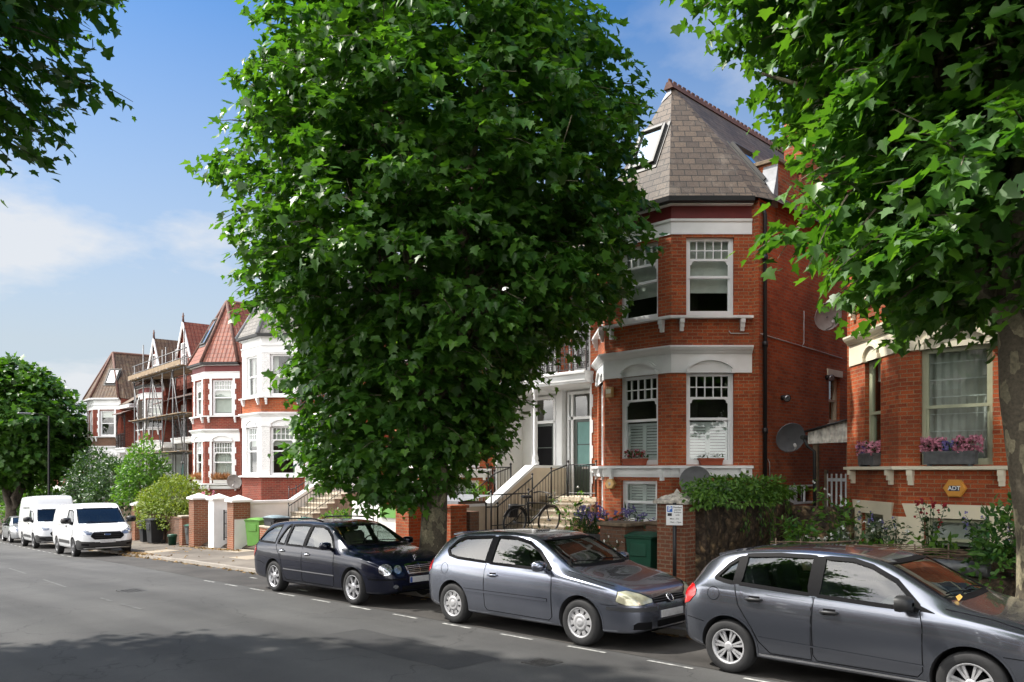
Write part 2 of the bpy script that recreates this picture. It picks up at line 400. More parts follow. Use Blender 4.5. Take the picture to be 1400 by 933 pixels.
MT['paint_merc'].node_tree.nodes['Principled BSDF'].inputs['Coat Weight'].default_value = .5
MT['paint_van'] = paint('van_white', (.78,.79,.8), 0, .4, .3)
MT['paint_silver'] = paint('silver_metallic', (.33,.34,.35))
MT['bin_green'] = plain('lime_green_bin', (.13,.33,.06), .5, noise_amt=.08, scale=4)
MT['bin_dkgreen'] = plain('dark_green_bin', (.012,.075,.045), .45, noise_amt=.12, scale=4)
MT['bin_black'] = plain('black_bin', (.015,.017,.02), .5, noise_amt=.12, scale=4)
MT['bin_lid'] = plain('pale_bin_lid', (.2,.27,.3), .4, noise_amt=.1)
MT['yellow'] = plain('yellow_bag', (.6,.33,.05), .6, noise_amt=.15)
MT['soil'] = plain('garden_soil', (.05,.035,.022), .95, noise_amt=.4, scale=6, bump=.8)
MT['sign_white'] = plain('sign_white', (.75,.76,.76), .4, noise_amt=.03)
MT['sign_blue'] = plain('sign_blue', (.02,.13,.5), .4, noise_amt=0)
MT['ink'] = plain('sign_ink', (.015,.015,.02), .6, noise_amt=0)
MT['pink'] = plain('pink_blooms', (.6,.25,.33), .8, noise_amt=.3, scale=30)
MT['red_bloom'] = plain('crimson_blooms', (.3,.012,.02), .8, noise_amt=.2, scale=30)
MT['lilac'] = plain('lilac_blooms', (.2,.17,.42), .8, noise_amt=.2, scale=30)
MT['pale_bloom'] = plain('white_blooms', (.65,.66,.62), .8, noise_amt=.15, scale=30)
MT['drygrass'] = plain('dry_window_grass', (.45,.22,.09), .9, noise_amt=.2)
MT['leaf_plane'] = leafmat('plane_leaf', (.027,.1,.016), (.105,.23,.032), .4)
MT['leaf_far'] = leafmat('maple_leaf', (.028,.09,.012), (.085,.19,.022), .3)
MT['leaf_ivy'] = leafmat('ivy_leaf', (.022,.085,.016), (.12,.24,.03), .25)
MT['leaf_dark'] = leafmat('dark_shrub_leaf', (.02,.05,.018), (.055,.12,.03), .25)
MT['leaf_lime'] = leafmat('golden_conifer_leaf', (.07,.13,.014), (.24,.29,.035), .25, .6)
MT['leaf_fresh'] = leafmat('fresh_leaf', (.035,.11,.018), (.14,.28,.035), .35)
MT['leaf_grey'] = leafmat('grey_green_leaf', (.05,.08,.045), (.14,.19,.11), .25, .6)
MT['litter'] = leafmat('fallen_leaf', (.1,.055,.02), (.3,.19,.07), .1, .8)
def barkmat(name, base, patch, patch2, scale=7):
    m, nt, b = new_mat(name)
    tc = N(nt, 'ShaderNodeTexCoord')
    mp = N(nt, 'ShaderNodeMapping'); mp.inputs['Scale'].default_value = (1,1,.6); L(nt, tc.outputs['Object'], mp.inputs[0])
    nz = N(nt, 'ShaderNodeTexNoise'); nz.inputs['Scale'].default_value = scale*.9; nz.inputs['Detail'].default_value = 2; L(nt, mp.outputs[0], nz.inputs['Vector'])
    ad = N(nt, 'ShaderNodeVectorMath', operation='MULTIPLY_ADD'); ad.inputs[1].default_value = (.14,.14,.14); L(nt, nz.outputs['Color'], ad.inputs[0]); L(nt, mp.outputs[0], ad.inputs[2])
    vo = N(nt, 'ShaderNodeTexVoronoi'); vo.inputs['Scale'].default_value = scale; L(nt, ad.outputs[0], vo.inputs['Vector'])
    sp = N(nt, 'ShaderNodeSeparateColor'); L(nt, vo.outputs['Color'], sp.inputs[0])
    cr = N(nt, 'ShaderNodeValToRGB'); cr.color_ramp.interpolation = 'CONSTANT'
    e = cr.color_ramp.elements; e[0].color = rgb(base); e[0].position = 0; e[1].color = rgb(patch); e[1].position = .55
    k = e.new(.82); k.color = rgb(patch2)
    L(nt, sp.outputs[0], cr.inputs[0])
    n2 = N(nt, 'ShaderNodeTexNoise'); n2.inputs['Scale'].default_value = 30; n2.inputs['Detail'].default_value = 5; L(nt, tc.outputs['Object'], n2.inputs['Vector'])
    mr = N(nt, 'ShaderNodeMapRange'); mr.inputs['From Min'].default_value=.3; mr.inputs['From Max'].default_value=.7; mr.inputs['To Min'].default_value=.65; mr.inputs['To Max'].default_value=1.3; L(nt, n2.outputs['Fac'], mr.inputs[0])
    mx = N(nt, 'ShaderNodeMix', data_type='RGBA', blend_type='MULTIPLY'); mx.inputs[0].default_value = 1; L(nt, cr.outputs[0], mx.inputs[6]); L(nt, mr.outputs[0], mx.inputs[7])
    L(nt, mx.outputs[2], b.inputs['Base Color']); b.inputs['Roughness'].default_value = .85
    a2 = N(nt, 'ShaderNodeMath', operation='MULTIPLY_ADD'); a2.inputs[1].default_value = .6; L(nt, n2.outputs['Fac'], a2.inputs[0]); L(nt, sp.outputs[0], a2.inputs[2])
    bp = N(nt, 'ShaderNodeBump'); bp.inputs['Strength'].default_value = .5; bp.inputs['Distance'].default_value = .015; L(nt, a2.outputs[0], bp.inputs['Height']); L(nt, bp.outputs[0], b.inputs['Normal'])
    return m
MT['bark'] = barkmat('plane_bark', (.085,.07,.048), (.16,.14,.09), (.24,.21,.135), 9)
MT['bark_far'] = plain('bark', (.11,.09,.07), .9, noise_amt=.3, scale=8, bump=.5)

def groundmat(name, c1, c2, sc=.5, speck=.5, bump=.25, patches=None, rough=.85, cracks=0):
    m, nt, b = new_mat(name)
    tc = N(nt, 'ShaderNodeTexCoord')
    n1 = N(nt, 'ShaderNodeTexNoise'); n1.inputs['Scale'].default_value = sc; n1.inputs['Detail'].default_value = 9; n1.inputs['Roughness'].default_value = .62; L(nt, tc.outputs['Object'], n1.inputs['Vector'])
    mx = N(nt, 'ShaderNodeMix', data_type='RGBA'); mx.inputs[6].default_value = rgb(c1); mx.inputs[7].default_value = rgb(c2)
    mr0 = N(nt, 'ShaderNodeMapRange'); mr0.inputs['From Min'].default_value=.35; mr0.inputs['From Max'].default_value=.65; L(nt, n1.outputs['Fac'], mr0.inputs[0]); L(nt, mr0.outputs[0], mx.inputs[0])
    n2 = N(nt, 'ShaderNodeTexNoise'); n2.inputs['Scale'].default_value = 120; n2.inputs['Detail'].default_value = 4; n2.inputs['Roughness'].default_value=.8; L(nt, tc.outputs['Object'], n2.inputs['Vector'])
    mr = N(nt, 'ShaderNodeMapRange'); mr.inputs['From Min'].default_value=.3; mr.inputs['From Max'].default_value=.7; mr.inputs['To Min'].default_value=1-speck; mr.inputs['To Max'].default_value=1+speck; L(nt, n2.outputs['Fac'], mr.inputs[0])
    m2 = N(nt, 'ShaderNodeMix', data_type='RGBA', blend_type='MULTIPLY'); m2.inputs[0].default_value = 1; L(nt, mx.outputs[2], m2.inputs[6]); L(nt, mr.outputs[0], m2.inputs[7])
    col = m2.outputs[2]
    if patches:
        # long worn bands along the street
        mp = N(nt, 'ShaderNodeMapping'); mp.inputs['Scale'].default_value = (.05,.55,1); L(nt, tc.outputs['Object'], mp.inputs[0])
        n3 = N(nt, 'ShaderNodeTexNoise'); n3.inputs['Scale'].default_value = 1.4; n3.inputs['Detail'].default_value = 3; L(nt, mp.outputs[0], n3.inputs['Vector'])
        m3 = N(nt, 'ShaderNodeMapRange'); m3.inputs['From Min'].default_value=.38; m3.inputs['From Max'].default_value=.62; m3.inputs['To Min'].default_value=patches[0]; m3.inputs['To Max'].default_value=patches[1]; L(nt, n3.outputs['Fac'], m3.inputs[0])
        m4 = N(nt, 'ShaderNodeMix', data_type='RGBA', blend_type='MULTIPLY'); m4.inputs[0].default_value = 1; L(nt, col, m4.inputs[6]); L(nt, m3.outputs[0], m4.inputs[7]); col = m4.outputs[2]
    if cracks:
        vo = N(nt, 'ShaderNodeTexVoronoi'); vo.feature = 'DISTANCE_TO_EDGE'; vo.inputs['Scale'].default_value = cracks
        nw = N(nt, 'ShaderNodeTexNoise'); nw.inputs['Scale'].default_value = 2; nw.inputs['Detail'].default_value=6; L(nt, tc.outputs['Object'], nw.inputs['Vector'])
        aw = N(nt, 'ShaderNodeVectorMath', operation='MULTIPLY_ADD'); aw.inputs[1].default_value = (.8,.8,.8); L(nt, nw.outputs['Color'], aw.inputs[0]); L(nt, tc.outputs['Object'], aw.inputs[2]); L(nt, aw.outputs[0], vo.inputs['Vector'])
        m5 = N(nt, 'ShaderNodeMapRange'); m5.inputs['From Min'].default_value=0; m5.inputs['From Max'].default_value=.006; m5.inputs['To Min'].default_value=.55; m5.inputs['To Max'].default_value=1; L(nt, vo.outputs['Distance'], m5.inputs[0])
        m6 = N(nt, 'ShaderNodeMix', data_type='RGBA', blend_type='MULTIPLY'); m6.inputs[0].default_value = 1; L(nt, col, m6.inputs[6]); L(nt, m5.outputs[0], m6.inputs[7]); col = m6.outputs[2]
    L(nt, col, b.inputs['Base Color']); b.inputs['Roughness'].default_value = rough; b.inputs['Specular IOR Level'].default_value = .35
    bp = N(nt, 'ShaderNodeBump'); bp.inputs['Strength'].default_value = bump; bp.inputs['Distance'].default_value = .006; L(nt, n2.outputs['Fac'], bp.inputs['Height']); L(nt, bp.outputs[0], b.inputs['Normal'])
    return m
MT['asphalt'] = groundmat('worn_asphalt', (.05,.05,.05), (.075,.074,.072), .35, .45, .5, (.78,1.2), cracks=.35)
MT['pavement'] = groundmat('pavement_tarmac', (.1,.085,.07), (.16,.14,.115), .8, .3, .3, (.8,1.15), cracks=.5)
MT['kerbstone'] = groundmat('granite_kerb', (.24,.21,.18), (.32,.29,.25), 1.5, .35, .3)
MT['roadpaint'] = groundmat('worn_road_paint', (.12,.12,.118), (.45,.45,.43), 7, .4, .2)
MT['flag'] = groundmat('stone_flags', (.25,.21,.16), (.34,.29,.22), 1.5, .3, .3)
MT['lane'] = groundmat('stained_asphalt', (.03,.028,.026), (.058,.054,.05), .9, .45, .4, (.8,1.2), cracks=.8)
MT['patch'] = groundmat('asphalt_repair', (.032,.032,.033), (.045,.045,.045), 1.2, .4, .5)
MT['earth'] = groundmat('earth', (.05,.045,.028), (.08,.075,.04), .6, .4, .4)
def rubble():
    m, nt, b = new_mat('rubble_stone')
    tc = N(nt, 'ShaderNodeTexCoord'); vo = N(nt, 'ShaderNodeTexVoronoi'); vo.inputs['Scale'].default_value = 6.5
    nz = N(nt, 'ShaderNodeTexNoise'); nz.inputs['Scale'].default_value = 4; nz.inputs['Detail'].default_value=5; L(nt, tc.outputs['Object'], nz.inputs['Vector'])
    ad = N(nt, 'ShaderNodeVectorMath', operation='MULTIPLY_ADD'); ad.inputs[1].default_value = (.25,.25,.25); L(nt, nz.outputs['Color'], ad.inputs[0]); L(nt, tc.outputs['Object'], ad.inputs[2]); L(nt, ad.outputs[0], vo.inputs['Vector'])
    sp = N(nt, 'ShaderNodeSeparateColor'); L(nt, vo.outputs['Color'], sp.inputs[0])
    cr = N(nt, 'ShaderNodeValToRGB'); e = cr.color_ramp.elements; e[0].color = (.07,.05,.034,1); e[1].color = (.28,.19,.1,1); k = e.new(.5); k.color = (.15,.1,.06,1)
    L(nt, sp.outputs[0], cr.inputs[0])
    n2 = N(nt, 'ShaderNodeTexNoise'); n2.inputs['Scale'].default_value = 22; n2.inputs['Detail'].default_value = 7; n2.inputs['Roughness'].default_value = .7; L(nt, tc.outputs['Object'], n2.inputs['Vector'])
    m2 = N(nt, 'ShaderNodeMapRange'); m2.inputs['From Min'].default_value=.3; m2.inputs['From Max'].default_value=.7; m2.inputs['To Min'].default_value=.35; m2.inputs['To Max'].default_value=1.6; L(nt, n2.outputs['Fac'], m2.inputs[0])
    mj = N(nt, 'ShaderNodeMapRange'); mj.inputs['From Min'].default_value=.25; mj.inputs['From Max'].default_value=.5; mj.inputs['To Min'].default_value=1; mj.inputs['To Max'].default_value=.35; L(nt, vo.outputs['Distance'], mj.inputs[0])
    mk = N(nt, 'ShaderNodeMath', operation='MULTIPLY'); L(nt, m2.outputs[0], mk.inputs[0]); L(nt, mj.outputs[0], mk.inputs[1])
    mm = N(nt, 'ShaderNodeMix', data_type='RGBA', blend_type='MULTIPLY'); mm.inputs[0].default_value = 1; L(nt, cr.outputs[0], mm.inputs[6]); L(nt, mk.outputs[0], mm.inputs[7]); L(nt, mm.outputs[2], b.inputs['Base Color']); b.inputs['Roughness'].default_value = .9
    bp = N(nt, 'ShaderNodeBump'); bp.inputs['Strength'].default_value = 1; bp.inputs['Distance'].default_value = .06; bp.invert = True
    L(nt, vo.outputs['Distance'], bp.inputs['Height']); L(nt, bp.outputs[0], b.inputs['Normal'])
    return m
MT['rubble'] = rubble()
# ------------------------------------------------------------------ the ground, road, pavements
def strip(name, u_list, vs, zf, mat, uv0=None):
    mb = MB(); mb.sm = True
    mb.grid([[(u, v + yb(u), zf(u, v)) for v in vs] for u in u_list])
    o = mb.build(name, mat); tag(o, kind='structure'); return o
US = [14 - .75*i for i in range(60)] + [-31 - 2*i for i in range(60)]
g = MB(); g.sm = True
gx = [90,60,40,25,12,0,-8,-16,-26,-36,-46,-60,-80,-120,-200,-400,-900]; gy = [-400,-120,-40,-8,-2,6,12,20,30,60,150,400,900]
g.grid([[(x, y, gz(x) - .42) for y in gy] for x in gx])
tag(g.build('ground', MT['earth']), kind='structure')
strip('road', US, [.3 + .46*i for i in range(21)], road_z, MT['asphalt'])
strip('near_pavement', US, [-6, -3, .15], lambda u, v: gz(u) + .06, MT['pavement'])
def kerb(name, v0, v1, sgn):
    mb = MB()
    us = [14 - .9*i for i in range(50)] + [-31 - 1.8*i for i in range(50)]
    for a, b in zip(us, us[1:]):
        b += .012; j = rnd.uniform(-.006, .006); h0, h1 = pave_z(a, 9.5) + j, pave_z(b, 9.5) + j
        P = lambda u, v, z: (u, v + yb(u), z)
        i = [mb.vert(p) for p in (P(a,v0,h0-.3),P(b,v0,h1-.3),P(b,v1,h1-.3),P(a,v1,h0-.3),P(a,v0+.015,h0),P(b,v0+.015,h1),P(b,v1,h1),P(a,v1,h0))]
        for q in ((4,5,6,7),(0,1,5,4),(1,2,6,5),(2,3,7,6),(3,0,4,7)): mb.idx([i[k] for k in q])
    tag(mb.build(name, MT['kerbstone']), kind='structure')
kerb('kerb', 9.5, 9.68, 1)
kerb('near_kerb', .13, .3, 1)
strip('pavement', US, [9.66, 10.3, 11, 11.7, 12.45], pave_z, MT['pavement'])
def garden_z(u, v): return gz(u) + .12 + (.38 if v > 13.1 else .38*max(0, (v-12.4))/.7) + .015*max(0, v-13)
strip('garden_ground', US, [12.44, 12.6, 12.9, 13.2, 14.5, 16, 18, 22, 34], garden_z, MT['soil'])
# paler flagstone patches let into the pavement
mb = MB()
for (u, v, a, b) in ((-31.5,9.95,1.6,1.1),(-23.8,10.6,1.5,1.0),(-27,11.6,1.4,.8),(-20.2,11.5,1.2,.8),(-9.3,9.75,1.0,1.0),(-6.3,9.8,1.6,.9)):
    rows = [[(u+a*i/3, v+b*j/2+yb(u+a*i/3), pave_z(u+a*i/3, v+b*j/2)+.005) for j in range(3)] for i in range(4)]
    mb.grid(rows)
tag(mb.build('pavement_slabs', MT['flag']), kind='structure')
# the stained strip the cars stand on, trench repairs, covers
strip('parking_lane', [u for u in US if u < 13], [7.98, 8.4, 8.9, 9.3, 9.49], lambda u, v: road_z(u, v)+.004, MT['lane'])
mb = MB()
for (u0, u1, v0, v1) in ((-9.8,-6.9,5.9,6.7),):
    n = 8; mb.grid([[(u0+(u1-u0)*i/n, v+yb(u0+(u1-u0)*i/n)+.02*math.sin(i*2.1+v), road_z(u0+(u1-u0)*i/n, v)+.003) for v in (v0, v1)] for i in range(n+1)])
tag(mb.build('road_repair', MT['patch']), kind='structure')
def cover(label, u, v, w, d):
    t = MB(); z = road_z(u, v)
    t.box(-w/2, w/2, -d/2, d/2, -.02, .007); t.box(-w/2+.03, w/2-.03, -d/2+.03, d/2-.03, .007, .0085)
    for i in range(6):
        for j in range(4): t.box(-w/2+.06+(w-.12)*i/6, -w/2+.06+(w-.12)*(i+.6)/6, -d/2+.06+(d-.12)*j/4, -d/2+.06+(d-.12)*(j+.6)/4, .0085, .012)
    tag(t.build('manhole_cover', plain('worn_iron', (.05,.047,.043), .6, .5, noise_amt=.3, scale=14), None, (u, v+yb(u), z), 0 if u > -18 else BEND), label, 'cover')
cover('rectangular iron cover set in the asphalt in the middle of the road', -17.2, 6.0, .6, .45)
cover('small square iron cover in the road beside the near hatchback', -6.4, 6.9, .35, .35)
# painted marks: bay dashes, worn centre line
mb = MB()
def dash(u0, u1, v, w=.07, dz=.005):
    n = 3
    mb.grid([[(u0+(u1-u0)*i/n, v+d+yb(u0+(u1-u0)*i/n), road_z(u0+(u1-u0)*i/n, v+d)+dz) for d in (-w/2, w/2)] for i in range(n+1)])
u = -1.2
while u > -75:
    if not -31.5 < u < -17.6: dash(u, u-.62, 7.84, .055)
    u -= 1.25
dash(-17.95, -18.02+.5, 8.9, .06)
for u in (-10.25, -13.6): dash(u, u-1.0, 2.2, .08)
tag(mb.build('road_markings', MT['roadpaint']), kind='structure')
mb = MB()
def worn(u0, u1):
    dash(u0, u1, 5.2, .06)
for u0, u1 in ((-14.2,-15.2),(-15.8,-16.5),(-19.4,-22.1),(-24.5,-27.5)): worn(u0, u1)
tag(mb.build('road_line', (groundmat('faded_line', (.07,.07,.069), (.125,.125,.122), 5, .35, .2))), kind='structure')

# ------------------------------------------------------------------ building pieces
def offset_poly(pts, d):
    """offset an open polyline to its right-hand (outer) side when walking left to right along the street front"""
    P = [Vector((p[0], p[1])) for p in pts]; out = []
    for i, p in enumerate(P):
        ns = []
        if i > 0: t = (P[i]-P[i-1]).normalized(); ns.append(Vector((t.y, -t.x)))
        if i < len(P)-1: t = (P[i+1]-P[i]).normalized(); ns.append(Vector((t.y, -t.x)))
        if len(ns) == 1: out.append(p + ns[0]*d)
        else:
            m = (ns[0]+ns[1]).normalized(); out.append(p + m*(d/max(.3, m.dot(ns[0]))))
    return out
def sweep(mb, pts, prof):
    """prof: closed list of (outward, z), swept along the bay front"""
    cols = [[(q.x, q.y, z) for q in offset_poly(pts, o)] for o, z in prof]
    n = len(prof); m = len(pts)
    ids = [[mb.vert(c[i]) for i in range(m)] for c in cols]
    for k in range(n):
        A, B = ids[k], ids[(k+1) % n]
        for i in range(m-1): mb.idx((A[i], A[i+1], B[i+1], B[i]))
    mb.idx([ids[k][0] for k in range(n)][::-1]); mb.idx([ids[k][-1] for k in range(n)])
def wall(mb, p, q, z0, z1, ops=(), depth=.17):
    p = Vector(p); q = Vector(q); d = (q-p); Ln = d.length; d.normalize(); n = Vector((d.y, -d.x))
    W = lambda s, z, y=0: (p.x+d.x*s-n.x*y, p.y+d.y*s-n.y*y, z)
    ss = sorted({0, Ln, *[o[0] for o in ops], *[o[1] for o in ops]}); zs = sorted({z0, z1, *[min(max(o[2],z0),z1) for o in ops], *[min(max(o[3],z0),z1) for o in ops]})
    for a, b in zip(ss, ss[1:]):
        for c, e in zip(zs, zs[1:]):
            ms, mz = (a+b)/2, (c+e)/2
            if any(o[0] < ms < o[1] and o[2] < mz < o[3] for o in ops): continue
            mb.face((W(a,c), W(b,c), W(b,e), W(a,e)))
    for (a, b, c, e) in ops:
        mb.face((W(a,c), W(a,e), W(a,e,depth), W(a,c,depth))); mb.face((W(b,e), W(b,c), W(b,c,depth), W(b,e,depth)))
        if c > z0+.001 or True: mb.face((W(a,c,depth), W(b,c,depth), W(b,c), W(a,c)))
        mb.face((W(a,e), W(b,e), W(b,e,depth), W(a,e,depth)))
def face_mat(p, q, s, z):
    """matrix: x along the wall, y into the wall, z up, origin at distance s along p->q and height z"""
    p = Vector(p); q = Vector(q); d = (q-p).normalized(); n = Vector((d.y, -d.x))
    o = p + d*s
    return Matrix(((d.x, -n.x, 0, o.x), (d.y, -n.y, 0, o.y), (0, 0, 1, z), (0,0,0,1)))

def sash(parent, M, w, h, joinery, style='grid', dress=None, dmat=None, rooms=None, cols=5, meet=.5, back=0.08, gl='glass', set_=.13):
    f = MB(); f.M = M; b0, b1 = set_-.05, set_+.05
    jw = .065
    f.box(-.005, jw, b0, b1, 0, h); f.box(w-jw, w+.005, b0, b1, 0, h)
    f.box(jw, w-jw, b0-.003, b1, 0, .11); f.box(jw, w-jw, b0, b1, h-.07, h)
    zm = h*meet
    f.box(jw, w-jw, b0+.005, b1-.012, zm-.028, zm+.028)
    sj = .04
    f.box(jw, jw+sj, b0+.012, b1-.03, zm, h-.07); f.box(w-jw-sj, w-jw, b0+.012, b1-.03, zm, h-.07)
    f.box(jw, jw+sj, b0+.035, b1-.008, .1, zm); f.box(w-jw-sj, w-jw, b0+.035, b1-.008, .1, zm)
    if style == 'grid':
        zg = h - .07 - .235*h
        f.box(jw, w-jw, b0+.006, b1-.02, zg-.03, zg+.02)
        zmid = (zg+h-.07)/2 + .0
        f.box(jw, w-jw, b0+.014, b1-.03, zmid-.012, zmid+.012)
        for k in range(1, cols):
            x = jw + (w-2*jw)*k/cols
            f.box(x-.012, x+.012, b0+.0145, b1-.03, zg+.02, h-.07)
        # shouldered corners under the glazing bars
        for sx in (0, 1):
            xa = jw+sj if sx == 0 else w-jw-sj; dx = .09 if sx == 0 else -.09
            poly = [(xa, zg-.03), (xa+dx, zg-.03), (xa+dx*.5, zg-.055), (xa+dx*.35, zg-.11), (xa, zg-.12)]
            if sx == 0: poly = poly[::-1]
            f.prism_y(poly, b0+.013, b1-.03)
    elif style == 'plain': pass
    fo = f.build('window', joinery, parent, bevel=0)
    g = MB(); g.M = M
    g.face(((jw,set_+.012,.1),(w-jw,set_+.012,.1),(w-jw,set_+.012,zm),(jw,set_+.012,zm)))
    g.face(((jw,set_-.012,zm),(w-jw,set_-.012,zm),(w-jw,set_-.012,h-.06),(jw,set_-.012,h-.06)))
    g.build('pane', MT[gl], fo)
    if dress == 'blind':
        d = MB(); d.M = M; zb = (dmat or .4)*h
        d.box(jw, w-jw, set_+.1, set_+.105, zb, h-.03); d.box(jw, w-jw, set_+.09, set_+.115, zb-.03, zb)
        d.build('blind', MT['blind'], fo)
    elif dress == 'shutter':
        d = MB(); d.M = M; x0, x1, z0, z1 = jw+.01, w-jw-.01, .11, h*(dmat or .5)
        mids = [x0, (x0+x1)/2, x1]
        for a, b in zip(mids, mids[1:]):
            d.box(a, a+.05, set_+.09, set_+.12, z0, z1); d.box(b-.05, b, set_+.09, set_+.12, z0, z1)
            d.box(a+.05, b-.05, set_+.092, set_+.118, z0, z0+.06); d.box(a+.05, b-.05, set_+.092, set_+.118, z1-.06, z1)
            n = int((z1-z0-.12)/.062)
            for k in range(n):
                z = z0+.06+(k+.5)*(z1-z0-.12)/n
                d.face(((a+.05,set_+.088,z-.028),(b-.05,set_+.088,z-.028),(b-.05,set_+.118,z+.024),(a+.05,set_+.118,z+.024)))
        d.build('shutter', MT['shutter'], fo)
    elif dress == 'curtain':
        d = MB(); d.M = M; d.sm = True; n = 36
        d.grid([[(jw+(w-2*jw)*i/n, set_+.16+.022*math.sin(i*1.35)+.01*math.sin(i*3.1), z) for i in range(n+1)] for z in (.08, h-.05)])
        d.build('curtain', MT['curtain'], fo)
    elif dress == 'drape':
        d = MB(); d.M = M; d.sm = True; n = 16
        for (xa, xb) in ((jw, w*.3), (w*.74, w-jw)):
            d.grid([[(xa+(xb-xa)*i/n, set_+.16+.025*math.sin(i*1.7), z) for i in range(n+1)] for z in (.08, h-.05)])
        d.build('curtain', MT['curtain'], fo)
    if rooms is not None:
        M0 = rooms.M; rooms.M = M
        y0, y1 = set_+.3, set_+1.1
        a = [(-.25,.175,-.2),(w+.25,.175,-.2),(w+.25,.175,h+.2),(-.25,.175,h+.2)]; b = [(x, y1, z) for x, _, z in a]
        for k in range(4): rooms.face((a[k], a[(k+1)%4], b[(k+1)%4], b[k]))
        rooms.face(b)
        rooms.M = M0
    return fo

def corbel(mb, p, q, s, z, w=.1):
    M0 = mb.M; mb.M = M0 @ face_mat(p, q, s, z)
    mb.box(-w/2, w/2, -.13, .02, -.1, 0); mb.box(-w/2+.004, w/2-.004, -.1, .02, -.19, -.1); mb.box(-w/2+.008, w/2-.008, -.065, .02, -.27, -.19)
    mb.M = M0

def skylight(parent, a, b, c, u, v, w, h, name='roof_window'):
    """on the roof face a-b (eave) to c: centre at u along the eave, v up the slope (metres)"""
    a, b, c = Vector(a), Vector(b), Vector(c)
    t = (b-a).normalized(); n = t.cross(c-a).normalized(); up = n.cross(t)
    if up.z < 0: up = -up
    if n.z < 0: n = -n
    o = a + t*u + up*v
    M = Matrix(((t.x, up.x, n.x, o.x), (t.y, up.y, n.y, o.y), (t.z, up.z, n.z, o.z), (0,0,0,1)))
    m = MB(); m.M = M; fw = .07
    m.box(-w/2, -w/2+fw, -h/2, h/2, -.05, .09); m.box(w/2-fw, w/2, -h/2, h/2, -.05, .09)
    m.box(-w/2+fw, w/2-fw, h/2-fw, h/2, -.05, .1); m.box(-w/2+fw, w/2-fw, -h/2, -h/2+fw, -.05, .085)
    m.box(-w/2-.08, w/2+.08, -h/2-.14, -h/2-.003, -.02, .02); m.box(-w/2-.08, -w/2-.003, -h/2, h/2+.08, -.02, .022); m.box(w/2+.003, w/2+.08, -h/2, h/2+.08, -.02, .022)
    f = m.build(name, MT['skylight_frame'], parent)
    g = MB(); g.M = M; g.box(-w/2+fw, w/2-fw, -h/2+fw, h/2-fw, .02, .045)
    g.build('pane', MT['glass_sky'], f)
    return f

def railing(mb, pts, h=.82, gap=.12, r=.009, posts=True):
    """pts: polyline of feet; vertical bars, top and bottom rails"""
    pts = [Vector(p) for p in pts]; up = Vector((0,0,1))
    mb.tube([p+up*h for p in pts], .018, 6); mb.tube([p+up*.1 for p in pts], .012, 4)
    for a, b in zip(pts, pts[1:]):
        n = max(1, int((b-a).length/gap))
        for k in range(n+1):
            p = a.lerp(b, k/n); big = posts and k in (0, n)
            mb.tube([p, p+up*(h+(.06 if big else 0))], .02 if big else r, 6 if big else 4)
            if big: mb.lathe([(.005,p.z+h+.05),(.03,p.z+h+.08),(.03,p.z+h+.1),(.004,p.z+h+.13)], 8, p.x, p.y)

def lattice(mb, x0, x1, z0, z1, y, step=.14, r=.008):
    """decorative cast-iron panel in the xz plane"""
    n = max(1, round((x1-x0)/step)); m = max(1, round((z1-z0)/step)); dx, dz = (x1-x0)/n, (z1-z0)/m
    for i in range(n+1): mb.box(x0+i*dx-r, x0+i*dx+r, y-r, y+r, z0, z1)
    for j in range(m+1): mb.box(x0, x1, y-r*.9, y+r*.9, z0+j*dz-r, z0+j*dz+r)
    for i in range(n):
        for j in range(m):
            if (i+j) % 2 == 0:
                cx, cz = x0+(i+.5)*dx, z0+(j+.5)*dz
                mb.box(cx-dx*.28, cx+dx*.28, y-r*.8, y+r*.8, cz-dz*.28, cz-dz*.28+.012); mb.box(cx-dx*.28, cx+dx*.28, y-r*.8, y+r*.8, cz+dz*.28-.012, cz+dz*.28)
                mb.box(cx-dx*.28, cx-dx*.28+.012, y-r*.7, y+r*.7, cz-dz*.28, cz+dz*.28); mb.box(cx+dx*.28-.012, cx+dx*.28, y-r*.7, y+r*.7, cz-dz*.28, cz+dz*.28)

